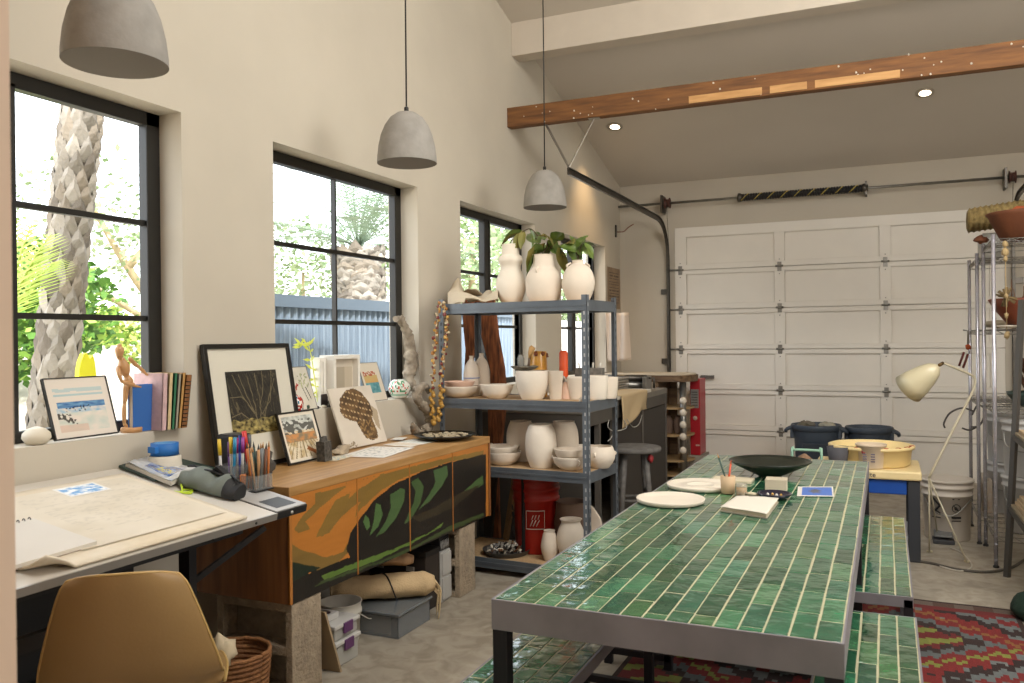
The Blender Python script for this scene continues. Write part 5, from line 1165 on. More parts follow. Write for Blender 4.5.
MB().tube(smooth_path([at(609, 420, X=-1.9), at(608, 427, X=-1.9), at(614, 431, X=-1.9), at(626, 428, X=-1.9), at(624, 420, X=-1.9)], 6), .004, 6).build('loop', M('pale_wire', 'A8A59D', .4), t)
MB().tube(smooth_path([at(614, 424, X=-1.92), at(613, 433, X=-1.92), at(611, 438, X=-1.92), at(608, 441, X=-1.92)], 6), .004, 6).build('tail', M('pale_wire', '', 0), t)
MB().tube(smooth_path([at(627, 419, X=-1.92), at(633, 427, X=-1.92), at(639, 424, X=-1.92), at(642, 415, X=-1.92)], 6), .003, 6).build('loop', M('pale_wire', '', 0), t)
# curved end shelf unit with slab top
uY = 8.72; ux0, ux1 = at(655, 400, Y=uY).x, at(690, 400, Y=uY).x
oldw = wood('weathered_oak', '4A3524', '7A6144', axis=0, rough=.7, bump=.3)
t = thing('curved_end_shelf', 'open weathered shelf unit with a rounded right end and thick slab top', 'shelf unit', ((ux0+ux1)/2, uY, 0)); CES = t
tz = at(660, 374, Y=uY).z
def rounded(x0, x1, y0, y1, n=8):
    r = (y1-y0)/2; return [(x0, y0, 0), (x1-r*.7, y0, 0)]+[(x1-r*.7+r*.7*math.sin(pi*k/n), (y0+y1)/2-r*math.cos(pi*k/n), 0) for k in range(1, n)]+[(x1-r*.7, y1, 0), (x0, y1, 0)]
mb = MB(); mb.prism([V(p)+V((0, 0, tz-.085)) for p in rounded(WX+.05, ux1+.02, uY, uY+.6)], (0, 0, .07)); mb.build('slab_top', oldw, t, bevel=.006)
mb = MB(); mb.prism([V(p)+V((0, 0, tz-.015)) for p in rounded(WX+.05, ux1+.0, uY, uY+.58)], (0, 0, .012)); mb.build('light_surface', M('pale_board', 'BFB29B', .6), t)
for v_ in (409, 436.5, 462, 482):
    z = at(675, v_, Y=uY).z; mb = MB(); mb.prism([V(p)+V((0, 0, max(.05, z)-.01)) for p in rounded(ux0, ux1-.02, uY+.02, uY+.56)], (0, 0, .02)); mb.build('shelf_board', M('pale_oak', '9C8058', .6, var=.15), t)
MB().box(ux0, ux1-.25, uY+.5, uY+.52, .05, tz-.08).build('back_panel', oldw, t); MB().box(ux0-.0, ux0+.03, uY+.02, uY+.54, 0, tz-.085).build('side_panel', oldw, t)
MB().tube([(ux1-.1, uY+.12, .02), (ux1-.1, uY+.12, tz-.08)], .035, 16).build('pipe_column', steel, t)
for k, x in enumerate((ux0+.06, ux0+.17)): pot('dim_jar', 'dim brown jar standing inside the curved end shelf', 0, 0, 0, [(.035, 0), (.05, .01), (.055, .12), (.03, .17), (.03, .19)], M('brown_clay', '', 0), 'jar', group='jars in the curved end shelf', loc=(x+.03, uY+.2, at(675, 436.5, Y=uY).z+.012))
# red box with knobs
rx0, rx1 = at(690, 400, Y=9.1).x, at(700, 400, Y=9.1).x; rz1 = at(695, 379, Y=9.1).z; rz0 = at(695, 455, Y=9.1).z
t = thing('red_cabinet', 'tall narrow red metal cabinet with a grey grille standing before the garage door', 'cabinet', ((rx0+rx1)/2, 9.2, 0))
redm = M('cabinet_red', '9E1420', .4)
MB().box(rx0, rx1, 9.1, 9.4, rz0, rz1).build('cabinet_body', redm, t, bevel=.006); MB().box(rx0-.02, rx1+.03, 9.08, 9.42, 0, rz0).build('plinth', M('plinth_grey', '8C8578', .7), t, bevel=.004)
gx = (rx0+rx1)/2
mb = MB(); mb.box(gx-.045, gx+.04, 9.09, 9.1, .72+.02, .94); mb.build('grille_plate', M('grille_grey', '7E7A74', .6), t)
for k in range(6): MB().box(gx-.035, gx+.03, 9.086, 9.092, .765+.028*k, .775+.028*k).build('grille_slot', dsteel, t)
MB().lathe([(0, 0), (.024, 0), (.022, .005), (0, .006)], (gx+.0, 9.1, .63), 20, axis=(0, -1, 0)).build('round_badge', M('badge_pale', 'B9A090', .5), t); MB().box(gx+.005, gx+.045, 9.094, 9.1, .33, .345).build('small_label', M('badge_pale', '', 0), t)
for k, v_ in enumerate((401, 413, 425, 437, 450.5)):
    p = at(684, v_-.5, Y=8.68); MB().lathe([(.012, 0), (.03, .01), (.038, .03), (.028, .05), (0, .056)], p, 18, axis=(-.1, -1, 0)).build('white_knob', M('knob_white', 'CFC6B6', .5), CES)
# stool
c = V((-1.76, 6.22, 0)); t = thing('round_stool', 'grey paint-spattered round wooden stool beside the steel shelving', 'stool', c, .4)
stm = M('stool_grey', '6F6C68', .8, col2='55524E', vscale=20, bump=.3)
MB().lathe([(0, .64), (.19, .64), (.203, .645), (.207, .66), (.203, .675), (.19, .68), (0, .68)], n=40).build('seat', stm, t, w=False)
for k in range(4):
    a = pi/4+k*pi/2; MB().tube([(.11*math.cos(a), .11*math.sin(a), .645), (.175*math.cos(a), .175*math.sin(a), .0)], [.022, .02], 10).build('leg', stm, t, w=False)
for z, k0 in ((.28, 0), (.34, 1), (.28, 2), (.34, 3)):
    a, b_ = pi/4+k0*pi/2, pi/4+(k0+1)*pi/2; r = .175-.065*z/.645; MB().tube([(r*math.cos(a), r*math.sin(a), z), (r*math.cos(b_), r*math.sin(b_), z)], .012, 8).build('rung', stm, t, w=False)
MB().blob((.11, -.11, .6), (.022, .022, .03), 8, .3, 4, 2).build('red_paint_spot', M('paint_red', '9A2A2E', .6), t, w=False)
# things on the wall near the corner
def poster(u, v):
    c = hexl('A08A70'); c = mixc(c, hexl('7E6A54'), .5+.5*fbm(u*3, v*4))
    if .12 < u < .88 and .1 < v < .9 and (v*14 % 1) < .35 and nz(u*14, int(v*14)) > -.2: c = hexl('5E4E3E')
    return c
ya_, yb_ = at(607.5, 280, X=WX+.006).y, 9.6; za, zb = 1.84, 2.31
mb = MB(); mb.grid(lambda u, v: V((WX+.006, ya_+(yb_-ya_)*u, za+(zb-za)*v)), 40, 50, False, poster); centred(mb, 'wall_poster', painted, 'brown printed poster on the wall near the garage door corner', 'poster')
def apron(u, v):
    x = WX+.03+.26*u; z = 1.25+.53*(1-v); return V((x+.01*math.sin(u*8)*v, 8.95+.03*math.sin(u*13+v)+.04*v, z+.02*(u-.5)*v))
mb = MB(); mb.grid(apron, 28, 14); centred(mb, 'hanging_apron', M('apron_white', 'C9B9A8', .85), 'pale cloth apron hanging in the corner beneath the poster', 'apron', solid=.006)
t = thing('wall_hook', 'small metal hook fixed high in the corner beside the garage door', 'hook', at(617, 232, X=WX+.02)); p = at(617, 232, X=WX+.02)
MB().box(WX, WX+.015, p.y-.02, p.y+.02, p.z-.06, p.z+.08).build('hook_plate', dsteel, t); MB().tube(smooth_path([p, p+V((.08, 0, .0)), p+V((.13, 0, .04)), p+V((.2, 0, .08))], 5), .006, 6).build('hook_arm', M('hook_rust', '7A4A38', .6), t)
# ------------------------------------------------------------------ tiled table and benches
tile_m = None
def tile_material():
    m, nt, b = new_mat('green_zellige'); N = nt.nodes; L = nt.links
    a = N.new('ShaderNodeAttribute'); a.attribute_name = 'Col'; tc = N.new('ShaderNodeTexCoord')
    n1 = N.new('ShaderNodeTexNoise'); n1.inputs['Scale'].default_value = 16; n1.inputs['Detail'].default_value = 4; L.new(tc.outputs['Object'], n1.inputs['Vector'])
    r = N.new('ShaderNodeMapRange'); r.inputs[1].default_value = .3; r.inputs[2].default_value = .7; r.inputs[3].default_value = .72; r.inputs[4].default_value = 1.3; L.new(n1.outputs['Fac'], r.inputs[0])
    v = N.new('ShaderNodeVectorMath'); v.operation = 'SCALE'; L.new(a.outputs['Color'], v.inputs[0]); L.new(r.outputs[0], v.inputs[3]); L.new(v.outputs[0], b.inputs['Base Color'])
    b.inputs['Roughness'].default_value = .14; b.inputs['Coat Weight'].default_value = .6; b.inputs['Coat Roughness'].default_value = .06
    n2 = N.new('ShaderNodeTexNoise'); n2.inputs['Scale'].default_value = 13; n2.inputs['Detail'].default_value = 2; L.new(tc.outputs['Object'], n2.inputs['Vector'])
    bp = N.new('ShaderNodeBump'); bp.inputs['Strength'].default_value = .35; bp.inputs['Distance'].default_value = .012; L.new(n2.outputs['Fac'], bp.inputs['Height']); L.new(bp.outputs['Normal'], b.inputs['Normal']); L.new(bp.outputs['Normal'], b.inputs['Coat Normal'])
    return m
tile_m = tile_material()
grout = M('cream_grout', 'B9B092', .9, var=.08, vscale=20)
tsteel = M('table_steel', '8C898E', .5, metal=.4, var=.18, vscale=5)
tsteel_d = M('table_steel_dark', '2E2C30', .5, metal=.6)
greens = ['2A5A40', '305F44', '2A5640', '386B4C', '26523B', '3C6848', '2D5E49', '204A36', '355C3A', '305B42', '294C33']
def tiles(x0, x1, y0, y1, z, ncol, tl, parent, seed):
    rnd = random.Random(seed); mb = MB(); g = .0046; cw = (x1-x0)/ncol
    MB().box(x0, x1, y0, y1, z-.012, z-.0022).build('grout_bed', grout, parent)
    for c in range(ncol):
        a = x0+c*cw+g/2; b_ = x0+(c+1)*cw-g/2; off = (.5 if c % 2 else 0)*tl+rnd.choice([0, 0, .22*tl, -.2*tl])+rnd.uniform(-.01, .01)+tl*.3
        y = y0-off
        while y < y1-.004:
            p, q = max(y, y0)+g*.85, min(y+tl, y1)-g*.85; y += tl
            if q-p < .012: continue
            hx = hexl(rnd.choice(greens)); k = rnd.uniform(.95, 1.6); col = tuple(v_*k for v_ in hx); dz = [rnd.uniform(-.0011, .0011) for _ in range(4)]; e = .0016; j = lambda: rnd.uniform(-.0012, .0012)
            P = [(a+j(), p+j()), (b_+j(), p+j()), (b_+j(), q+j()), (a+j(), q+j())]
            top = [V((P[i][0]+(e if i in (0, 3) else -e), P[i][1]+(e if i < 2 else -e), z+dz[i]*.5)) for i in range(4)]
            low = [V((P[i][0], P[i][1], z-.003)) for i in range(4)]
            mb.add(low+top, [(4, 5, 6, 7), (0, 1, 5, 4), (1, 2, 6, 5), (2, 3, 7, 6), (3, 0, 4, 7)], False, col)
    mb.build('tile_top', tile_m, parent)
def tiled(nm, lab, cat, x0, x1, y0, y1, z, ncol, tl, fh, legw, seed, legs, rails=()):
    t = thing(nm, lab, cat, ((x0+x1)/2, (y0+y1)/2, 0)); f = .006
    tiles(x0+f, x1-f, y0+f, y1-f, z, ncol, tl, t, seed)
    mb = MB(); zt = z-.001; mb.box(x0, x1, y0, y0+f, zt-fh, zt).box(x0, x1, y1-f, y1, zt-fh, zt).box(x0, x0+f, y0+f, y1-f, zt-fh, zt).box(x1-f, x1, y0+f, y1-f, zt-fh, zt)
    mb.box(x0+f, x1-f, y0+f, y1-f, z-.03, z-.0125); mb.build('steel_frame', tsteel, t, bevel=.001)
    for (lx, ly) in legs: MB().box(lx, lx+legw, ly, ly+legw, 0, zt-.012).build('leg', tsteel_d, t, bevel=.002)
    for (a, b_) in rails: MB().bar(a, b_, .03, .03).build('rail', tsteel_d, t, bevel=.002)
    return t
TZ = .75; TX0, TX1, TY0, TY1 = -1.052, -.10, 2.2, 5.44
lw = .045
tiled('tiled_table', 'long steel table topped with glossy hand-made green tiles', 'table', TX0, TX1, TY0, TY1, TZ, 15, .205, .088, lw, 3,
      [(x, y) for y in (TY0+.002, (TY0+TY1)/2, TY1-lw) for x in (TX0+.002, TX1-lw-.002)], [((TX0+.03, TY1-.03, .08), (TX1-.03, TY1-.03, .08)), ((TX0+.03, 3.84, .08), (TX1-.03, 3.84, .08))])
bw_ = .036
def bench(lab, x0, x1, y0, y1, seed):
    tiled('tiled_bench', lab, 'bench', x0, x1, y0, y1, .45, 5, .205, .045, bw_, seed, [(x, y) for x in (x0, x1-bw_) for y in (y0+.0, y1-bw_)],
          [((x0+.02, y0+.02, .06), (x1-.02, y0+.02, .06)), ((x0+.02, y1-.02, .06), (x1-.02, y1-.02, .06)), ((x1-.02, y0, .06), (x1-.02, y1, .06))])
bench('green tiled bench on the left side of the table, nearest the camera', -1.205, -.89, 1.75, 3.42, 11)
bench('green tiled bench tucked under the left of the far half of the table', -1.205, -.89, 3.72, 5.3, 12)
bench('green tiled bench on the right side of the table, nearest the camera', -.22, .093, 1.75, 3.47, 13)
bench('green tiled bench on the right side of the far half of the table', -.22, .09, 3.73, 5.35, 14)
# kilim
def kil(u, v):
    if u > .985 or v > .992 or u < .015: return hexl('2E1D18')
    X = u*1.3; Y = v*2.9
    if v > .955: return mixc(hexl('4A352C'), hexl('6B6258'), .5 if int(X*14) % 2 else 0) if v > .972 else hexl('5E1D1A')
    X = int(X*70)/70; Y = int(Y*56)/56
    px = abs((X/.875) % 1-.5)*2; py = (Y/.8) % 1; st_ = .055*(int(X*28) % 2)      # serrated medallion edges
    d = px*.62+abs(py-.5)*1.25+st_
    k = int(Y/.8) % 2
    bands = [(.16, '3A201B'), (.25, '6B706F'), (.34, '7A1E1C'), (.43, '6B706F'), (.53, '2F1C19'), (.66, '7E201D'), (.71, '84873A'), (.80, '7A1E1C'), (.88, '5F6463'), (.96, '33201B')]
    c = '6E1E1C'
    for lim, hx in bands:
        if d < lim: c = hx; break
    else: c = '80843A' if (px+py*3) % .5 < .22 else '6E1E1C'
    if k and c == '84873A': c = '8A5A2E'
    zz_ = abs(((X*6+(.5 if int(Y*9) % 2 else 0)) % 1)-.5)
    if c == '7E201D' and zz_ < .16 and int(Y*18) % 2: c = '707573'
    return tuple(q*(.62+.2*abs(nz(u*160, v*40))) for q in hexl(c))
mb = MB(); RX0, RX1, RY0, RY1 = -1.12, .63, 1.5, 5.25
mb.grid(lambda u, v: V((RX0+(RX1-RX0)*u+.01*nz(v*6, 1), RY0+(RY1-RY0)*v+.012*nz(u*5, 3)+(.06*(1-u)), .006)), 150, 300, False, kil)
o = mb.build('kilim_rug', M_attr('kilim_wool', .95, bump=.3, bscale=300), None, solid=.006); tag(o, 'flat woven kilim rug in red, grey, brown and lime beneath the tiled table', 'rug')
# ------------------------------------------------------------------ on the table
T2 = TZ+.002
def ont(u, v): return at(u, v, Z=T2)
def disc(nm, lab, u0, u1, v, rr, cat='plate', prof=None, mat=None, dz=0):
    a, b = ont(u0, v), ont(u1, v); r = (b-a).length/2; c = (a+b)/2; c.z = T2+dz; mb = MB(); mb.lathe([(p*r, q) for p, q in prof], n=48, wob=.006); return _loc(mb, nm, mat, lab, cat, c), c, r
plp = [(0, 0), (.9, 0), (.97, .004), (1, .018), (.985, .021), (.93, .014), (.5, .011), (0, .011)]
plm = M('plate_white', 'D5CBBA', .7, var=.03, bump=.08)
disc('unglazed_plate', 'large flat white unglazed plate nearest the camera on the green table', 636, 705, 502, 1, prof=plp, mat=plm)
o, c, r = disc('ringed_plate', 'second flat white plate with a raised inner ring, behind the nearest plate', 667, 734, 487.5, 1, prof=plp[:-2]+[(.45, .011), (.44, .016), (.40, .016), (.39, .011), (0, .011)], mat=plm)
p = ont(728, 493.5); t = thing('clay_tumbler', 'faceted beige clay tumbler holding two pencils on the green table', 'tumbler', p)
MB().lathe([(0, 0), (.028, 0), (.032, .005), (.036, .085), (.032, .086), (.028, .01), (0, .01)], n=9).build('body', M('tumbler_beige', 'BFA584', .8), t, w=False)
stick('drawing_pencil', (M('pencil_green', '', 0), wdp), p+V((.008, .0, .012)), (-.33, .05), .19, .0046, 'green pencil leaning left in the beige tumbler on the table', None)
stick('orange_pencil', (M('pencil_bright_orange', 'C2491F', .4), M('pencil_bright_orange', '', 0)), p+V((-.005, .01, .012)), (.12, .1), .15, .0048, 'bright orange pencil in the beige tumbler on the table', None)
p = ont(741.5, 496); t = thing('amber_jar', 'small glass jar of amber liquid beside the beige tumbler', 'jar', p)
MB().lathe([(0, 0), (.026, 0), (.028, .01), (.026, .055), (.024, .06)], n=20).build('glass_wall', M('jar_glass', 'C9C5B4', .1, alpha=.4), t, w=False); MB().lathe([(0, .003), (.024, .003), (.024, .04), (0, .04)], n=20).build('amber_liquid', M('amber', 'A8741C', .2), t, w=False)
mb = MB(); mb.blob((0, 0, .012), (.035, .02, .012), 10, .3); _loc(mb, 'pale_pebble', M('pebble_cream', 'BBAE92', .7), 'small flat cream pebble beside the amber jar', 'pebble', ont(752, 497))
mb = MB(); mb.box(-.10, .10, -.07, .07, 0, .012); o = _loc(mb, 'sketch_pad', M('pad_cream', 'C6BA9F', .8), 'cream paper pad behind the beige tumbler on the table', 'pad', ont(733, 481)); 
# black bowl
a, b = at(733, 466, D=4.83), None
c = ont(770, 476); r = .215
t = thing('black_bowl', 'wide shallow black bowl at the far half of the green table', 'bowl', c)
MB().lathe([(0, 0), (.06, 0), (.07, .008), (.13, .035), (.19, .065), (r, .082), (r-.003, .086), (.185, .07), (.12, .04), (.05, .014), (0, .012)], n=52, wob=.006).build('bowl_body', M('black_iron_glaze', '22261F', .3, var=.2, vscale=20), t, w=False)
mb = MB(); mb.box(-.05, .05, -.045, .045, 0, .062); o = _loc(mb, 'square_block_box', M('box_cream', 'B9AE98', .7, var=.08), 'small cream square box between the black bowl and the navy dish', 'box', ont(776.5, 491), bevel=.003); o.rotation_euler.z = .05
o, c, r = disc('navy_dish', 'small oval navy glazed dish beside the cream square box', 757, 792, 498, 1, cat='dish', prof=[(0, 0), (.6, 0), (.8, .006), (1, .022), (.97, .025), (.75, .012), (0, .008)], mat=M('navy_glaze', '1D1C33', .2, coat=.5))
for k in range(4):
    mb = MB(); mb.blob((0, 0, .004), .007, 7, .1); _loc(mb, 'small_bead', M('gold_bead' if k % 2 else 'white_bead', 'C49A4A' if k % 2 else 'C9C2B4', .4), 'tiny bead lying in the navy dish on the table', 'bead', c+V((-.03+.02*k, .01*math.sin(k*2), .012)), 'beads in the navy dish')
# notebook
q = [ont(720, 511.5), ont(777-10, 519), ont(781-2, 502.5), ont(737, 500)]
t = thing('open_notebook', 'thick notebook with rough cream pages lying on the green table', 'notebook', (q[0]+q[2])/2)
MB().prism([x+V((0, 0, .0)) for x in q], (0, 0, .004)).build('back_cover', M('notebook_cover', 'A89F8D', .7), t)
ce = (q[0]+q[1]+q[2]+q[3])/4
MB().prism([ce+(x-ce)*.95+V((0, 0, .0045)) for x in q], (0, 0, .014)).build('page_block', M('rough_pages', 'C9BCA3', .9, bump=.6, bscale=200), t)
mb = MB(); mb.grid(lambda u, v: (q[0]*(1-u)+q[1]*u)*(1-v)+(q[3]*(1-u)+q[2]*u)*v+V((0, 0, .0195+.003*math.sin(u*3)+.002*nz(u*4, v*4))), 16, 12); mb.build('top_page', M('page_white2', 'D4CDBF', .8), t, solid=.001)
def post(u, v):
    if u < .12 or v < .08 or v > .92 or u > .94: return hexl('CFC9C0')
    c = hexl('4F6FB5'); d = math.hypot((u-.5)*1.4, v-.5)
    return mixc(hexl('5E5E66'), c, max(0, min(1, (d-.15)*9+nz(u*9, v*9))))
p0, p1, p2, p3 = ont(797, 496.5), ont(834, 497), ont(833, 487), ont(798, 487)
mb = MB(); mb.grid(lambda u, v: (p0*(1-u)+p1*u)*(1-v)+(p3*(1-u)+p2*u)*v+V((0, 0, .002)), 24, 24, False, post); centred(mb, 'blue_postcard', painted, 'blue picture postcard lying flat near the right edge of the green table', 'postcard', solid=.001)
# ------------------------------------------------------------------ behind the table
t = thing('utility_cart', 'cream topped plastic utility cart with a blue bin behind the tiled table', 'cart', (-.12, 6.4, 0))
CX_0, CX_1, CY_0, CY_1, CZ_ = -.47, .205, 6.12, 6.72, .60
cream = M('cart_cream', 'E0CB98', .5, var=.06); dkg = M('cart_leg_grey', '2E3136', .55)
MB().box(CX_0, CX_1, CY_0, CY_1, CZ_-.06, CZ_).build('cart_top', cream, t, bevel=.012)
for x, y in ((CX_0+.01, CY_0+.02), (CX_1-.085, CY_0+.02), (CX_0+.01, CY_1-.09), (CX_1-.085, CY_1-.09)): MB().prism([(x, y, .0), (x+.075, y, 0), (x+.075, y+.07, 0), (x, y+.07, 0)], (0, 0, CZ_-.06)).build('leg', dkg, t, bevel=.008)
MB().box(CX_0+.02, CX_1-.02, CY_0+.03, CY_1-.03, .14, .17).build('lower_shelf', M('cart_shelf', '8B8E90', .5), t, bevel=.01)
MB().box(CX_0+.09, CX_1-.09, CY_0+.03, CY_1-.05, CZ_-.16, CZ_-.062).build('blue_bin', M('bin_blue', '12479A', .45), t, bevel=.008)
tp = at(867, 472, Y=CY_0); m = frame_mtx((tp.x, CY_0-.0015, CZ_-.032), (1, 0, 0), (0, 0, 1)); text_mesh('Rolite', .045, 'lettering', M('lettering_navy', '22263A', .6), t, m)
yb_ = M('basin_cream', 'E2CB92', .4, var=.05)
t = thing('yellow_basin', 'large round creamy yellow basin standing on the utility cart', 'basin', (-.105, 6.42, CZ_+.001))
MB().lathe([(0, 0), (.235, 0), (.25, .012), (.262, .115), (.28, .117), (.282, .135), (.268, .14), (.258, .135), (.243, .02), (0, .014)], n=56).build('basin_body', yb_, t, w=False)
for k in range(6):
    a = -1.9+.35*k; MB().blob((.262*math.cos(a), .262*math.sin(a), .137), (.02, .012, .006), 8, .3, 4, k).build('clay_smear', M('clay_smear_m', 'A8593C', .8), t, w=False)
p = at(871, 467, Y=6.17); t = thing('plastic_tub', 'translucent white tub with a red dot label in front of the yellow basin', 'tub', (p.x, 6.215, CZ_+.001))
MB().lathe([(0, 0), (.078, 0), (.082, .01), (.094, .15), (.1, .152), (.1, .165), (.09, .165), (.076, .012), (0, .01)], n=36).build('tub_body', M('tub_milky', 'D5C2A8', .35, alpha=.93), t, w=False)
MB().lathe([(0, 0), (.014, 0), (.014, .002), (0, .002)], (-.045, -.0765, .115), 16, axis=(-.5, -1, 0)).build('red_dot', M('dot_red', 'A32A2C', .5), t, w=False)
for x in (-.05, .0):
    for k in range(4): MB().box(x, x+.026, -.0905+abs(x)*.1, -.088+abs(x)*.1, .05+.016*k, .058+.016*k).build('printed_bar', M('bar_print', '6E6672', .6), t, w=False)
p = at(838, 460, Y=6.2); t = thing('grey_pot', 'dark grey tapered bucket-like pot left of the white tub on the cart', 'pot', (p.x, 6.21, CZ_+.001))
MB().lathe([(0, 0), (.05, 0), (.055, .006), (.074, .135), (.07, .137), (.05, .012), (0, .01)], n=36).build('pot_body', M('pot_grey', '4C4B50', .7, var=.1), t, w=False)
MB().lathe([(0, .1), (.066, .115)], n=20).build('clay_filling', M('clay_pale', 'A89A86', .9, bump=.6), t, w=False)
mb = MB(); mb.lathe([(0, 0), (.05, 0), (.055, .12), (.045, .13), (0, .128)], n=24); _loc(mb, 'yellow_tub', M('tub_yellow', 'D6C078', .5), 'pale yellow small tub between the grey pot and the white tub', 'tub', (at(850, 460, Y=6.28).x, 6.28, CZ_+.001))
# bins
bing = M('bin_slate', '3A4450', .5, var=.08)
def bin_(u, v, y, lab, sc=.9):
    p = at(u, v, Y=y); h = p.z; t = thing('trash_bin', lab, 'bin', (p.x, y, 0), 0)
    MB().lathe([(0, 0), (.195*sc, 0), (.2*sc, .01), (.232*sc, h-.1), (.235*sc, h-.06), (.258*sc, h-.055), (.265*sc, h-.01), (.258*sc, h), (.245*sc, h), (.24*sc, h-.03), (.19*sc, .02), (0, .02)], n=48).build('bin_body', bing, t, w=False)
    for s in (-1, 1):
        MB().tube(smooth_path([(s*.24*sc, -.06, h-.03), (s*.31*sc, -.05, h-.06), (s*.315*sc, .0, h-.08), (s*.31*sc, .05, h-.06), (s*.24*sc, .06, h-.03)], 4), .016, 8).build('handle', bing, t, w=False)
        MB().box(min(s*.22, s*.265)*sc, max(s*.22, s*.265)*sc, -.07, .07, h-.14, h-.03).build('handle_bracket', bing, t, w=False, bevel=.01)
    return t, p
t, p = bin_(816, 424, 8.85, 'slate blue round trash bin with side handles and rubbish on top, before the garage door')
for k in range(7):
    mb = MB(); a = random.random()*6; mb.blob((0, 0, .0), (.06, .05, .035), 9, .4, 4, k); _loc(mb, 'rubbish_scrap', M('scrap_%d' % (k % 3), ['5C5748', 'A09C8C', '6E6A60'][k % 3], .8), 'scrap of rubbish on top of the left bin', 'rubbish', p+V((.13*math.cos(a), .13*math.sin(a), -.02)), 'rubbish scraps on the left bin')
MB().box(-.11, .12, -.232, -.224, .12, .46).build('front_plate', M('bin_plate', '262E38', .45), t, w=False, bevel=.01)
bin_(869, 426.5, 8.95, 'slate blue open trash bin to the right of the one with rubbish', .84)
# mint chair
MY = 5.98; pa, pb_ = at(792, 449.5, Y=MY), at(821.5, 451, Y=MY); mint = M('mint_paint', '8FB8A0', .45)
t = thing('mint_chair', 'small mint green tubular chair behind the far end of the tiled table', 'chair', ((pa.x+pb_.x)/2, 5.8, 0))
MB().tube(smooth_path([(pa.x, MY, 0.0), (pa.x, MY, pa.z-.04), (pa.x+.012, MY, pa.z-.006), (pa.x+.04, MY, pa.z), (pb_.x-.04, MY, pa.z), (pb_.x-.012, MY, pa.z-.006), (pb_.x, MY, pa.z-.04), (pb_.x, MY, 0)], 4), .009, 8).build('back_frame', mint, t)
MB().box(pa.x, pb_.x, 5.66, 5.99, .48, .50).build('seat', mint, t, bevel=.006)
for x in (pa.x+.01, pb_.x-.01): MB().tube([(x, 5.67, 0), (x, 5.67, .49)], .009, 8).build('leg', mint, t)
lz = at(805, 455, Y=5.82).z-.501; mb = MB(); mb.blob((0, 0, lz*.45), (.085, .09, lz*.5), 14, .3, 3, 4); mb.v = [V((p_.x, p_.y, max(0, p_.z))) for p_ in mb.v]
_loc(mb, 'clay_lump', M('lump_brown', '84684F', .9, bump=.5), 'lump of brown clay resting on the mint green chair', 'clay', ((pa.x+pb_.x)/2, 5.82, .501))
# white bucket with labels
t = thing('labelled_bucket', 'big white plastic bucket with black warning pictograms before the wire shelves', 'bucket', (.40, 7.0, 0))
wbk = M('bucket_offwhite', 'C4BBAE', .45)
MB().lathe([(0, 0), (.145, 0), (.15, .008), (.162, .32), (.172, .322), (.172, .335), (.165, .337), (.168, .375), (.178, .377), (.178, .392), (.171, .394), (.173, .42), (.181, .422), (.181, .44), (.16, .44), (.14, .02), (0, .02)], n=48).build('bucket_body', wbk, t, w=False)
blk_ink = M('print_black', '171513', .7)
def on_cyl(ang, z, r=.158): return V((r*math.sin(ang), -r*math.cos(ang), z)), V((math.cos(ang), math.sin(ang), 0))
def dec(mbf, nm='pictogram'): mbf.build(nm, blk_ink, t, w=False)
for k, (ang, z, w_, h_) in enumerate(((.32, .335, .05, .010), (.32, .32, .05, .006), (.32, .307, .05, .006), (.32, .17, .065, .014), (.32, .15, .065, .007))):
    c, ex = on_cyl(ang, z); mb = MB(); mb.pbox(c-ex*w_/2, ex*w_, V((ex.y, -ex.x, 0))*.003, (0, 0, h_)); dec(mb, 'printed_line')
c, ex = on_cyl(.32, .245, .163); mb = MB(); mb.tube([c+ex*.028*math.cos(a*pi/10)+V((0, 0, .028*math.sin(a*pi/10))) for a in range(21)], .003, 5, cap=False); mb.tube([c-ex*.02+V((0, 0, .02)), c+ex*.02-V((0, 0, .02))], .003, 5); dec(mb, 'prohibition_sign')
mb = MB(); mb.blob(c-ex*.004, (.012, .004, .012), 8, .2); mb.tube([c, c+V((0, 0, -.018))+ex*.008], .004, 5); dec(mb, 'falling_figure')
c, ex = on_cyl(-.5, .26, .163); mb = MB()
for (a, b_, w_) in (((-.03, .06), (.026, .0), .013), ((.026, .0), (-.022, -.055), .013), ((-.03, .06), (-.03, .0), .009), ((-.024, -.025), (.03, -.055), .009)): mb.tube([c+ex*a[0]+V((0, 0, a[1])), c+ex*b_[0]+V((0, 0, b_[1]))], w_*.6, 5)
dec(mb, 'hand_pictogram')
mb = MB(); c, ex = on_cyl(-.5, .17, .16); mb.pbox(c-ex*.03, ex*.06, V((ex.y, -ex.x, 0))*.003, (0, 0, .006)); dec(mb, 'printed_line')
MB().tube(smooth_path([(-.165, -.03, .33), (-.1, -.17, .22), (.03, -.19, .2), (.14, -.12, .3), (.17, -.03, .33)], 6), .004, 6).build('handle', steel, t, w=False)
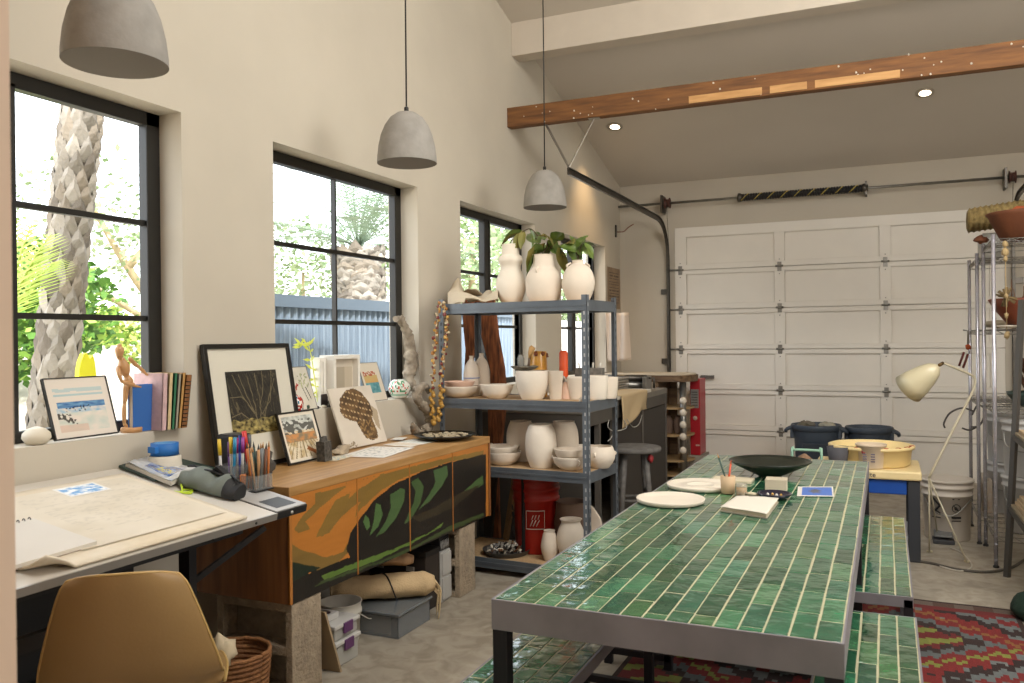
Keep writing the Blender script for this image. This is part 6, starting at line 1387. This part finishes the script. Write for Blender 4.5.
# foot pedal & cable
p = at(943, 541, Z=0); t = thing('foot_pedal', 'grey metal foot pedal on the floor before the labelled bucket', 'pedal', (p.x, p.y, 0))
MB().prism([(-.07, -.12, 0), (.07, -.12, 0), (.07, .12, 0), (-.07, .12, 0)], (0, 0, .03)).build('base', M('pedal_base', '3A3A3C', .6), t, w=False, bevel=.006)
MB().pbox((-.06, -.1, .045), (.12, 0, 0), (0, .2, .03), (0, 0, .015)).build('treadle', M('pedal_grey', '6B6B69', .5), t, w=False, bevel=.005)
P = [at(u, v, Z=.008) for u, v in ((905, 560), (930, 563), (955, 569), (985, 572), (1010, 568), (1024, 560))]
mb = MB(); mb.tube(smooth_path(P, 6), .009, 7); centred(mb, 'floor_hose', M('hose_dark', '4B463E', .6), 'dark hose curving across the floor in front of the wire shelves', 'hose')
P = [at(u, v, Z=.006) for u, v in ((950, 548), (962, 553), (972, 566), (960, 571), (940, 566))]
mb = MB(); mb.tube(smooth_path(P, 6), .005, 6); centred(mb, 'lamp_cable', M('cable_pale', 'B9B2A5', .6), 'thin pale cable looping on the floor near the lamp foot', 'cable')
# grasshopper lamp
lm = M('lamp_cream', 'CFC5A4', .4, coat=.3); LD = 5.75
g = lambda u, v, d=LD: at(u, v, D=d)
t = thing('tripod_floor_lamp', 'cream tripod floor lamp with a long conical shade on a bent arm', 'floor lamp', at(940, 556, Z=0))
j = g(943, 363); el = g(975, 379); apx = g(929, 478)
MB().tube(smooth_path([j, g(958, 369), g(971, 375), el-V((0, 0, .0)), g(974, 388), g(967, 403), g(950, 436), apx], 5), .0085, 10).build('bent_arm', M('lamp_arm', 'BDB49A', .35), t)
for (u, v) in ((929.5, 552), (967, 562), (938, 538)): MB().tube([apx, at(u, v, Z=0.01)], .006, 8).build('leg', M('lamp_arm', '', 0), t)
for (u, v) in ((929.5, 552), (967, 562), (938, 538)): MB().lathe([(0, 0), (.02, 0), (.02, .01), (0, .012)], at(u, v, Z=0), 14).build('foot', lm, t)
tip = g(937, 367); axd = (g(909, 388, LD+.16)-g(938, 366)).normalized()
MB().lathe([(.012, -.01), (.028, .0), (.055, .03), (.078, .09), (.098, .17), (.112, .255), (.108, .255), (.094, .17), (.07, .09), (.04, .03), (0, .02)], tip, 36, axis=axd).build('shade', lm, t)
MB().lathe([(0, .14), (.03, .15), (.038, .18), (.03, .21), (0, .22)], tip, 16, axis=axd).build('bulb', M('frosted_bulb', '', 0), t)
MB().tube([tip-axd*.02, j+V((0, 0, 0))], .012, 8).build('swivel_joint', M('brass_joint', '6B5638', .4, metal=.7), t)
# wire shelving
chrome = M('chrome_wire', 'C4C3CC', .25, metal=.7); dark_w = M('dark_wire', '85817A', .35, metal=.7)
def wire_unit(lab, x0, x1, y0, y1, H_, levels, pm_):
    t = thing('wire_shelving', lab, 'shelving unit', ((x0+x1)/2, (y0+y1)/2, 0))
    for x, y in ((x0, y0), (x1, y0), (x0, y1), (x1, y1)):
        o = None; mb = MB(); mb.tube([(x, y, .02), (x, y, H_)], .0125, 12)
        for k in range(int(H_/.05)): mb.lathe([(.0125, 0), (.0134, .001), (.0134, .003), (.0125, .004)], (x, y, .05+.05*k), 12)
        mb.build('post', pm_, t); MB().lathe([(0, 0), (.018, 0), (.018, .012), (.008, .02)], (x, y, 0), 12).build('foot', black_m, t)
    for z in levels:
        mb = MB()
        for zz in (z, z-.03): mb.tube([(x0, y0, zz), (x1, y0, zz), (x1, y1, zz), (x0, y1, zz), (x0, y0, zz)], .0035, 5)
        n = int((x1-x0)/.028)
        for k in range(1, n): xx = x0+(x1-x0)*k/n; mb.tube([(xx, y0, z+.003), (xx, y1, z+.003)], .002, 4, False)
        for yy in (y0+.15, (y0+y1)/2, y1-.15): mb.tube([(x0, yy, z-.003), (x1, yy, z-.003)], .003, 4, False)
        for (a, b_, s) in (((x0, y0), (x0, y1), 10), ((x0, y0), (x1, y0), 9)):
            mb.tube([(a[0]+(b_[0]-a[0])*k/s, a[1]+(b_[1]-a[1])*k/s, z-.03*(k % 2)) for k in range(s+1)], .002, 4, False)
        mb.build('wire_shelf', dark_w, t)
    return t
U1 = (.632, 1.1, 6.2, 6.81); U2 = (.597, 1.1, 6.86, 7.48)
wire_unit('chrome wire shelving unit at the right, nearer of the two', *U1, 2.14, (.2, 1.02, 1.53, 2.11), chrome)
wire_unit('chrome wire shelving unit at the right, standing behind the nearer one', *U2, 2.08, (.2, 1.02, 1.53, 2.04), chrome)
terra = M('terracotta', '66391F', .75, var=.15, vscale=12, bump=.2); rust = M('rust_ceramic', '6E3319', .6, var=.2)
# top: terracotta vessel and woven mat
p = at(1003, 232, Y=6.3); t = thing('terracotta_planter', 'broad terracotta planter bowl on top of the nearer wire shelving', 'planter', (.85, 6.45, 2.118))
MB().lathe([(0, 0), (.13, 0), (.15, .01), (.22, .16), (.235, .18), (.225, .185), (.2, .16), (0, .05)], n=40, wob=.02).build('planter_body', terra, t, w=False)
MB().blob((-.02, .0, .17), (.1, .1, .05), 12, .3, 4, 3).build('orange_lump', M('orange_clay', '9E4A22', .8), t, w=False)
seag = M('seagrass', '6A5A34', .9, col2='8F7B4C', vscale=40, bump=1, bscale=60)
mb = MB(); 
for k in range(7): mb.tube([(.60+.025*(k % 2), 6.86+.085*k, 2.06+.02), (.60+.025*(k % 2), 6.86+.085*k, 2.06+.15)], .0, 4, False) if False else None
def wv(u, v):
    a = 2*pi*v; r = .055*(1+.12*math.sin(u*60)+.08*math.sin(a*5+u*60)); return V((.50+.75*u, 6.5+.05+.03*math.sin(u*4)+r*math.cos(a)*1.6, 2.42-.0+r*math.sin(a)+.02*u))
e0 = at(967, 221, Y=6.9); e1 = at(1030, 211, Y=6.9)
def wv(u, v):
    a = 2*pi*v; r = .085*(1+.07*math.sin(u*70)+.05*math.sin(a*6+u*70))*min(1, .75+u*8); q = e0+(e1-e0)*u; return q+V((0, .12*math.cos(a)*r/.085, 1.0*r*math.sin(a)))
mb.grid(wv, 60, 20, flip=True); mb.add([wv(0, k/20) for k in range(20)], [tuple(range(20))]); mb.add([wv(1, k/20) for k in range(20)], [tuple(range(20))]); centred(mb, 'woven_bolster', seag, 'long woven seagrass basket lying across the top of the far wire shelving', 'basket')
mb = MB(); mb.box(.64, .76, 6.93, 7.3, 2.05, e0.z-.09); centred(mb, 'clear_container', M('cloudy_plastic', '', 0), 'clear plastic container beneath the woven basket on the top wire shelf', 'container', bevel=.006)
mb = MB(); mb.blob(at(981, 240, Y=6.6), (.045, .035, .022), 12, .4, 4, 2); o = centred(mb, 'terracotta_shard', terra, 'broken curved terracotta shard on the top wire shelf', 'shard'); o.location.z = 2.09+.03
# shelf at z 1.53
p = at(1000, 330, Y=6.5)
t = thing('rust_bowl', 'large rust brown bowl with a thick rim on the eye-level wire shelf', 'bowl', (.86, 6.5, 1.54))
MB().lathe([(0, 0), (.09, 0), (.11, .01), (.2, .13), (.23, .19), (.222, .195), (.18, .12), (0, .03)], n=40, wob=.02).build('bowl_body', rust, t, w=False)
def twigs(lab, c, n, H_, sp, seed, thick=.006, nm='dried_twigs', mat=None):
    rnd = random.Random(seed); t = thing(nm, lab, 'twigs', c)
    for k in range(n):
        a = rnd.random()*6.28; d = V((sp*math.cos(a), sp*math.sin(a), H_*rnd.uniform(.6, 1))); P = [V((0, 0, 0)), d*.4+V((rnd.uniform(-.03, .03), rnd.uniform(-.03, .03), 0)), d*.75+V((rnd.uniform(-.03, .03), 0, .01)), d]
        MB().tube(smooth_path(P, 4), [thick*(1-.05*j) for j in range(13)], 6).build('twig', mat or M('twig_brown', '6B4A30', .85, var=.3), t, w=False)
twigs('dried twisted twigs standing behind the rust brown bowl', (.80, 6.66, 1.54), 8, .34, .12, 3)
mb = MB(); 
for k in range(26): a = k*2.4; mb.tube([(0, 0, 0), (.065*math.cos(a)*math.sin(k), .065*math.sin(a)*math.sin(k), .065*math.cos(k))], [.009, .006], 5)
p = at(1006, 297, Y=6.25); centred(mb, 'dried_seed_head', M('seed_brown', '6A5838', .9), 'spiky dried seed head hanging on a string at the nearer wire shelving', 'seed head', (0, 0, 0)).location = p
t = thing('hanging_charm', 'knotted rope and shell charm dangling from the top wire shelf', 'hanging ornament', at(1006, 245, Y=6.2)); q0 = at(1005, 242, Y=6.19); q1 = at(1007, 340, Y=6.19)
MB().tube([q0, q1], .0025, 5).build('string', M('rope_tan', 'A08A62', .8), t)
for k, (f_, r) in enumerate(((.02, .018), (.1, .022), (.17, .014), (.55, .012), (.75, .014), (.95, .018))): MB().blob(q0+(q1-q0)*f_, (r, r, r*1.3), 9, .25, 4, k).build('knot', M('rope_tan', '', 0), t)
mb = MB(); mb.lathe([(0, 0), (.1, 0), (.13, .012), (.125, .016), (0, .01)], n=30); _loc(mb, 'pale_dish', bisq, 'pale flat dish at the front of the eye-level wire shelf', 'dish', (.78, 6.28, 1.54))
mb = MB(); mb.blob((0, 0, .03), (.09, .14, .03), 12, .2, 3, 8); _loc(mb, 'pale_driftwood', M('pale_drift', 'A39680', .9, bump=.6), 'flat pale driftwood on the far end of the eye-level wire shelf', 'driftwood', (.74, 7.1, 1.54))
# shelf at z 1.02
t = thing('teal_bowl', 'wide teal green bowl of bark pieces on the waist-level wire shelf', 'bowl', (.88, 6.46, 1.028))
MB().lathe([(0, 0), (.09, 0), (.1, .01), (.15, .07), (.155, .09), (.15, .09), (.12, .05), (0, .03)], n=36).build('bowl_body', M('teal_glaze', '2A3B36', .35, var=.3, vscale=14), t, w=False)
twigs('upright dark bark pieces standing in the teal green bowl', (.88, 6.46, 1.07), 12, .36, .09, 8, .018, 'bark_pieces', M('bark_dark', '4A2C1A', .85, var=.4, vscale=20))
t = thing('wire_bundle', 'loop of dark wire sticking out from the waist-level wire shelf', 'wire', at(955, 415, Y=6.9))
for P in ([(973, 411), (962, 408), (950, 413), (944, 423), (945, 428)], [(972, 415), (978, 405), (985, 411), (980, 425), (971, 427)], [(962, 428), (970, 430), (980, 425)]): MB().tube(smooth_path([at(u, v, Y=6.9) for u, v in P], 5), .007, 6).build('wire_loop', M('wire_black', '38332E', .5), t)
t = thing('tongs', 'two red tool handles hanging from the corner of the wire shelf', 'tongs', at(968, 345, Y=7.4))
MB().blob(at(968, 347, Y=7.42), .022, 8, .2).build('orange_pivot', M('orange_clay', '', 0), t); MB().tube([at(964, 352, Y=7.42), at(959, 366, Y=7.42)], .009, 7).build('handle', M('handle_red', '5E2018', .5), t); MB().tube([at(968, 354, Y=7.42), at(963, 368, Y=7.42)], .009, 7).build('handle', M('handle_red', '', 0), t)
MB().tube([at(963, 330, Y=7.42), at(968, 331, Y=7.42), at(968, 345, Y=7.42)], .007, 6).build('hook', steel, t)
# stacked buckets on low shelf
def stackb(x, y, z, lab, sc=1):
    t = thing('stacked_bucket', lab, 'bucket', (x, y, z), 0)
    MB().lathe([(0, 0), (.135*sc, 0), (.14*sc, .008), (.152*sc, .29), (.16*sc, .292), (.16*sc, .305), (.155*sc, .306), (.157*sc, .34), (.165*sc, .342), (.165*sc, .36), (0, .362)], n=40).build('bucket_body', M('bucket_bluewhite', 'B3B2AF', .45), t, w=False)
    MB().tube(smooth_path([(-.15*sc, -.06, .3), (-.14, -.1, .2), (-.04, -.17, .17), (.08, -.15, .22), (.15, -.06, .3)], 4), .003, 5).build('handle', steel, t, w=False); return t
stackb(.85, 6.42, .208, 'white bucket, lower of the stack on the bottom of the nearer wire shelving')
stackb(.85, 6.42, .572, 'white bucket, upper of the stack on the bottom of the nearer wire shelving')
stackb(.82, 7.1, .208, 'white bucket, lower of the stack on the far wire shelving'); stackb(.82, 7.1, .572, 'white bucket, upper of the stack on the far wire shelving')
mb = MB(); mb.box(.60+.03, .60+.09, 6.95, 7.3, .21, .45); centred(mb, 'paint_tins', M('tins_mixed', 'A68E74', .6, col2='B8B1A6', vscale=30), 'tan carton squeezed beside the far bucket stack', 'carton', bevel=.004)
# grey ladder-like rack at the right edge
t = thing('leaning_rack', 'grey metal rack leaning at the right edge, carrying pale boards', 'rack', (.9, 5.7, 0))
f0 = at(1007, 577, Z=0); f1 = at(1022, 300, Y=f0.y+.12); gr_ = M('rack_grey', '55524E', .5, metal=.5)
MB().bar(f0, f1, .03, .03).build('upright', gr_, t); MB().bar(f0+V((0, -1.0, 0)), f1+V((0, -1.1, 0)), .03, .03).build('upright', gr_, t); MB().bar(f0+V((.55, 0, 0)), f1+V((.5, 0, 0)), .03, .03).build('upright', gr_, t); MB().bar(f0+V((.55, -1.0, 0)), f1+V((.5, -1.1, 0)), .03, .03).build('upright', gr_, t)
for z in (.42, .86):
    k = z/f1.z; a = f0+(f1-f0)*k
    MB().bar(a+V((0, .05, 0)), a+V((0, -1.1, 0)), .025, .03).build('side_rail', gr_, t); MB().bar(a, a+V((.52, 0, 0)), .025, .03).build('cross_rail', gr_, t); MB().bar(a+V((0, -1.05, 0)), a+V((.52, -1.05, 0)), .025, .03).build('cross_rail', gr_, t); MB().box(a.x, a.x+.52, a.y-1.05, a.y, a.z+.015, a.z+.03).build('deck', M('deck_worn', '8E8069', .8), t)
    for j in range(3 if z < .5 else 1):
        mb = MB(); mb.box(a.x+.02+.01*j, a.x+.5, a.y-.5, a.y-.02-.015*j, a.z+.031+.021*j, a.z+.05+.021*j); centred(mb, 'ware_board', M('ware_board_m', 'B39C7C', .8, var=.1), ('lower' if z < .5 else 'upper')+' rack: pale wooden ware board on the leaning rack', 'board', group='ware boards on the %s tier' % ('lower' if z < .5 else 'upper'), bevel=.002)
p = at(1022, 620, Z=0); mb = MB(); mb.blob((.12, 0, .06), (.17, .13, .085), 16, .15, 2, 3); mb.v = [V((q.x, q.y, max(0, q.z))) for q in mb.v]
_loc(mb, 'green_floor_cushion', M('cushion_green', '1E3528', .9, bump=.4, bscale=80), 'dark green soft cushion lying on the corner of the rug at the right edge', 'cushion', (p.x, p.y+.04, .007))
# ------------------------------------------------------------------ outside the windows
def leafy(nm, lab, c, rad, n, size, cols, seed, cat='shrub', group=None, flat=.6, trunk=None, kind_leaf='foliage'):
    rnd = random.Random(seed); t = thing(nm, lab, cat, c, group=group); mb = MB()
    for k in range(n):
        d = V((rnd.gauss(0, 1), rnd.gauss(0, 1), rnd.gauss(0, 1))).normalized()*(rnd.random()**.45); p = V((d.x*rad[0], d.y*rad[1], d.z*rad[2]))
        if nz(p.x*1.2, p.y*1.2, p.z*1.5+seed) < -.12 and trunk: continue
        a = V((rnd.gauss(0, 1), rnd.gauss(0, 1), rnd.gauss(0, .6))).normalized(); b_ = a.orthogonal().normalized(); s = size*rnd.uniform(.6, 1.3)
        mb.add([p, p+a*s*.5+b_*s*.3, p+a*s, p+a*s*.5-b_*s*.3], [(0, 1, 2, 3)], False, rnd.choice(cols))
    mb.build('foliage', M_attr('leaf_mix', .7), t, w=False)
    if trunk:
        for P, r0, r1 in trunk: MB().tube(smooth_path(P, 5), [r0+(r1-r0)*k/((len(P)-1)*5) for k in range((len(P)-1)*5+1)], 9).build('branch', M('branch_tan', '9C8C6A', .9, var=.2), t, w=False)
    return t
struct(MB().box(-40, WX-.24, -10, 40, -.2, -.1).build('ground', M('pale_gravel', 'C9C0AE', .95, var=.15, vscale=3, bump=.3)))
struct(MB().grid(lambda u, v: V((-5.6-16*u, -6+14*v, -.1+1.25*min(1, u*4.5)+.06*nz(u*20, v*20))), 40, 30).build('ground_slope', M('pale_gravel', '', 0)))
def palm_trunk(t, p0, p1, r0, r1, n_rows, seed, sc=1.0):
    rnd = random.Random(seed); base = MB(); base.tube([p0+(p1-p0)*k/8 for k in range(9)], [(r0+(r1-r0)*k/8)*.93 for k in range(9)], 20); base.build('trunk_core', M('palm_core', '4A4239', .95), t)
    mb = MB(); ax_ = (p1-p0); L = ax_.length; an = ax_.normalized(); a1 = an.orthogonal().normalized(); a2 = an.cross(a1)
    for i in range(n_rows):
        f_ = i/n_rows; r = r0+(r1-r0)*f_; c = p0+ax_*f_; nn = 9 if r0 < .3 else 15
        for k in range(nn):
            a = 2*pi*(k+.5*(i % 2))/nn+rnd.uniform(-.1, .1); d = a1*math.cos(a)+a2*math.sin(a); s = an.cross(d); w_ = r*.52*rnd.uniform(.85, 1.2); h_ = L/n_rows*2.1*rnd.uniform(.85, 1.2)
            o_ = rnd.uniform(1.0, 1.25); g_ = rnd.uniform(.75, 1.1); col = tuple(x*g_ for x in hexl(rnd.choice(['8E877C', '7D766B', '9A9388', '6C645A', '847A6C'])))
            q0 = c+d*r*.92; A1, B1 = q0-s*w_*.8, q0+s*w_*.8; C1 = q0+an*h_*.55+d*r*.12*o_; D1 = q0+an*h_+d*r*.26*(o_-.7)
            mb.add([A1, B1, B1*.4+C1*.6+s*w_*.5, D1, A1*.4+C1*.6-s*w_*.5, C1+d*.02], [(0, 1, 5), (1, 2, 5), (2, 3, 5), (3, 4, 5), (4, 0, 5)], False, col)
    mb.build('frond_scars', M_attr('palm_bark', .95, bump=.8, bscale=30), t)
pm0 = at(50, 420, X=-5.2); p1 = at(83, 100, X=-5.1); p0 = pm0+(pm0-p1)*((pm0.z+.1)/(p1.z-pm0.z))
p1 = pm0+(p1-pm0)*1.7
t = thing('palm_tree', 'thick palm trunk with a rough scaly bark outside the first window', 'palm tree', p0); palm_trunk(t, p0, p1, .128, .118, 46, 4)
def frond(t, c, d, L, droop, nleaf, ll, mat, lw_=.012):
    d = V(d).normalized(); P = [c+d*L*k/10+V((0, 0, -droop*(k/10)**2*L)) for k in range(11)]; mb = MB(); mb.tube(P, [.012*(1-.08*k) for k in range(11)], 5); s = d.cross(V((0, 0, 1))).normalized()
    for k in range(nleaf):
        f_ = .12+.88*k/nleaf; q = P[min(9, int(f_*10))]*(1-(f_*10 % 1))+P[min(10, int(f_*10)+1)]*(f_*10 % 1); l = ll*math.sin(pi*min(.95, f_*.8+.15))
        for sg in (-1, 1):
            e = (s*sg+d*.7+V((0, 0, .15))).normalized()*l+V((0, 0, -l*.35)); w_ = d*lw_; mb.add([q-w_, q+w_, q+e], [(0, 1, 2)])
    mb.build('frond', mat, t)
fr_g = M('frond_bright', 'B4C85A', .6); fr_p = M('frond_pale', '7F917A', .6, var=.2)
t = thing('young_palm', 'bright yellow-green palm fronds at the left of the first window', 'palm', at(10, 300, X=-4.4))
b0 = at(2, 330, X=-4.4)
for (u, v) in ((45, 215), (38, 232), (28, 205), (50, 245), (15, 200)): q = at(u, v, X=-4.4); frond(t, b0, q-b0, (q-b0).length*1.15, .25, 15, .33, fr_g, .008)
MB().tube([V((b0.x, b0.y, -.1)), b0], .04, 8).build('stem', M('branch_tan', '9C8C6A', .9, var=.2), t)
gA = ['4F7A28', '6F9A35', '3A5F1E', '8FB04A', '55802C']; gB = ['93A37A', '82946A', 'A3B08C', '738A5C']; gC = ['7D9160', '8FA075', '66804A', '9CAA84']
c = at(24, 325, X=-8.5); leafy('hedge_shrub', 'bright green leafy shrub behind the palm trunk', (c.x, c.y, 1.85), (.8, 1.1, .8), 3200, .12, gA, 2)
c = at(93, 328, X=-10.5); leafy('hedge_shrub', 'yellow-green shrub to the right of the palm trunk', (c.x, c.y, 1.55), (.7, 1.0, .5), 1600, .12, ['7E9A3C', '5F8030', 'A8B85A', 'C2C46A'], 3)
c = at(122, 235, X=-11); leafy('pale_tree', 'pale sunlit tree with bare tan branches in the first window', (c.x, c.y, c.z), (1.5, 2.2, 1.3), 1500, .12, gB, 5, 'tree', trunk=[([(1.0, 1.6, -3.5), (.3, .8, -1.6), (0, .1, -.5), (-.2, -.5, .6)], .12, .03), ([(0, .1, -.5), (.2, .8, .3), (.1, 1.4, .9)], .07, .02), ([(.3, .8, -1.6), (0, -.4, -.9), (0, -1.3, -.2)], .06, .02)])
# white neighbouring wall + building
wp = at(135, 330, X=-13); o = MB().box(-13.2, -13, wp.y-1.1, wp.y+7, -.1, at(130, 316, X=-13).z).build('neighbour_building', M('building_white', 'C4C3C0', .8), None); tag(o, 'plain white neighbouring building seen through the right of the first window', 'building')
MB().box(-13.02, -12.98, wp.y+.3, wp.y+1.2, .2, 1.5).build('grey_window', M('bldg_window', '9AA3A8', .4), o)
bx = MB(); yy0 = at(60, 340, X=-9.8).y; bx.box(-10, -9.8, yy0-.6, at(118, 340, X=-9.8).y, -.1, at(90, 346, X=-9.8).z); centred(bx, 'garden_wall', M('garden_wall_m', 'D3CCC0', .9), 'low pale garden wall beyond the palm trunk', 'wall')
c = at(87, 371, X=-3.5); mb = MB()
mb.prism([at(u, v, X=-3.6) for u, v in ((79, 380), (97, 380), (95, 362), (93, 355), (90, 359), (87, 353), (84, 354), (81, 362), (79.5, 370))], (-.03, 0, 0)); mb.v = [v_ for v_ in mb.v]; mz = min(v_.z for v_ in mb.v)
mb.prism([(-3.68, mb.v[0].y+.02, -.1), (-3.64, mb.v[0].y+.02, -.1), (-3.64, mb.v[0].y+.06, -.1), (-3.68, mb.v[0].y+.06, -.1)], (0, 0, mz+.1))
centred(mb, 'yellow_glove', M('neon_yellow', 'E3E01E', .5), 'neon yellow glove propped on a stake just outside the first window', 'glove')
# fence outside windows 2-3
fz = at(330, 298, X=-5.4).z; fm = M('fence_blue_grey', '627282', .7, col2='8593A0', vscale=3, stretch=(20, 20, .6), bump=.2)
t = thing('corrugated_fence', 'blue-grey vertical ribbed fence outside the second window', 'fence', (-5.4, 7.5, -.1))
def fen(u, v): y = 5.0+9.0*u; return V((-5.4+.025*math.cos(y*2*pi/.11), y, -.1+(fz-.12+.1)*v))
mb = MB(); mb.grid(fen, 900, 1, True); mb.build('ribbed_panel', fm, t)
MB().box(-5.48, -5.34, 5.0, 14.0, fz-.12, fz).build('cap_rail', M('fence_cap', '505E6A', .6), t)
fz2 = at(480, 330, X=-6).z
mb = MB(); mb.box(-6.6, -6.5, 14.05, 30, -.1, 1.9); centred(mb, 'white_garden_fence', M('fence_white', 'D9DAD8', .7, bump=.1), 'pale garden fence seen through the third and fourth windows', 'fence')
# date palm behind the fence
pc_ = at(362, 300, X=-9); pt = at(358, 252, X=-9); pb0 = V((pc_.x, pc_.y, -.1))
t = thing('date_palm', 'stout palm with an arching crown behind the ribbed fence', 'palm tree', pb0); palm_trunk(t, pb0, pt, .42, .48, 24, 9)
rnd = random.Random(5)
for k in range(44):
    a = k*2.399; el_ = rnd.uniform(.15, 1.2); d = V((math.cos(a)*math.cos(el_), math.sin(a)*math.cos(el_), math.sin(el_))); frond(t, pt+V((0, 0, .1)), d, rnd.uniform(2.8, 4.2), rnd.uniform(.25, .5), 30, .6, fr_p, .011)
c = at(300, 262, X=-11); leafy('pale_tree', 'hazy green tree left of the palm behind the fence', (c.x, c.y, c.z-.2), (1.5, 2.6, 1.1), 2200, .14, gB, 15, 'tree', trunk=[([(0, 0, -3.2), (0, .1, 0)], .1, .03)])
for k, (u, v, X_, rr, lab) in enumerate(((470, 255, -8, (1.6, 3.0, 2.3), 'light green tree filling the third window'), (510, 262, -9, (1.6, 3.4, 2.3), 'light green tree at the right of the third window'), (578, 290, -7.5, (1.4, 3.0, 1.8), 'light green tree in the fourth window'))):
    c = at(u, v, X=X_); leafy('garden_tree', lab, c, rr, 3600, .17, gC+gB, 20+k, 'tree', trunk=[([(0, 0, -c.z-.1), (0, .1, .3)], .14, .05)])
c = at(436, 300, X=-14); leafy('pale_tree', 'distant hazy tree beyond the palm crown', (c.x, c.y, 2.6), (2.5, 6, 1.5), 2600, .2, gB, 31, 'tree', trunk=[([(0, 0, -2.6), (0, .1, 0)], .1, .03)])
# ------------------------------------------------------------------ outside + light
w = bpy.data.worlds.new('world'); SC.world = w; w.use_nodes = True; nt = w.node_tree; bg = nt.nodes['Background']
sky = nt.nodes.new('ShaderNodeTexSky'); sky.sky_type = 'NISHITA'; sky.sun_disc = False; sky.sun_elevation = math.radians(50); sky.sun_rotation = math.radians(120); sky.air_density = 1; sky.dust_density = 4
mx = nt.nodes.new('ShaderNodeMix'); mx.data_type = 'RGBA'; mx.inputs[0].default_value = .72
sc = nt.nodes.new('ShaderNodeVectorMath'); sc.operation = 'SCALE'; sc.inputs[3].default_value = .25
nt.links.new(sky.outputs[0], sc.inputs[0]); nt.links.new(sc.outputs[0], mx.inputs[6]); mx.inputs[7].default_value = (1, 1, 1, 1)
nt.links.new(mx.outputs[2], bg.inputs['Color']); bg.inputs['Strength'].default_value = 4.2
def area(name, loc, tgt, sx, sy, e, col=(1, 1, 1)):
    L = bpy.data.lights.new(name, 'AREA'); L.shape = 'RECTANGLE'; L.size = sx; L.size_y = sy; L.energy = e; L.color = col
    o = bpy.data.objects.new(name, L); COL.objects.link(o); o.location = loc; o.rotation_euler = (V(tgt)-V(loc)).to_track_quat('-Z', 'Y').to_euler(); return o
for i, (a, b_) in enumerate(WIN):
    o = area('window_portal', (WX-.2, (a+b_)/2, (Z0+Z1)/2), (0, (a+b_)/2, (Z0+Z1)/2), b_-a, Z1-Z0, 1); o.data.cycles.is_portal = True
o = area('doorway_portal', ((OX0+OX1)/2, YF-.02, OZ/2), ((OX0+OX1)/2, 3, OZ/2), OX1-OX0, OZ, 1); o.data.cycles.is_portal = True
area('overhead_fill', (.6, 3.0, 4.9), (-.3, 5.2, 0), 3, 3, 270, (1, .98, .94))  # invented overhead fill area, the ceiling has no opening
area('entry_fill', (0, -1.2, 2.6), (0, -.6, 0), 1, 1, 25)  # added lamp behind the camera, brightens the door jamb
area('ceiling_fill', (1.6, 3.2, 2.9), (-.2, 7.6, 3.9), 1.5, 1.0, 45, (1, .95, .88))  # added fill aimed upward to lift the sloped ceiling
area('side_fill', (3.0, 3.0, 2.2), (-.6, 4.5, .8), 2.0, 1.6, 80, (1, .98, .95))  # added fill from the right, where the wall has no windows
S = bpy.data.lights.new('sun', 'SUN'); S.energy = 4; S.angle = .02; so = bpy.data.objects.new('sun', S); COL.objects.link(so)
so.rotation_euler = V((-.55, .35, -.75)).to_track_quat('-Z', 'Y').to_euler()
cd.dof.use_dof = True; cd.dof.focus_distance = 4.8; cd.dof.aperture_fstop = 6.5
vs = SC.view_settings; vs.view_transform = 'Standard'; vs.look = 'None'; vs.exposure = .12; vs.gamma = 1
SC.cycles.max_bounces = 10; SC.cycles.diffuse_bounces = 6; SC.cycles.transparent_max_bounces = 16; SC.cycles.sample_clamp_indirect = 6
SC.cycles.use_denoising = True
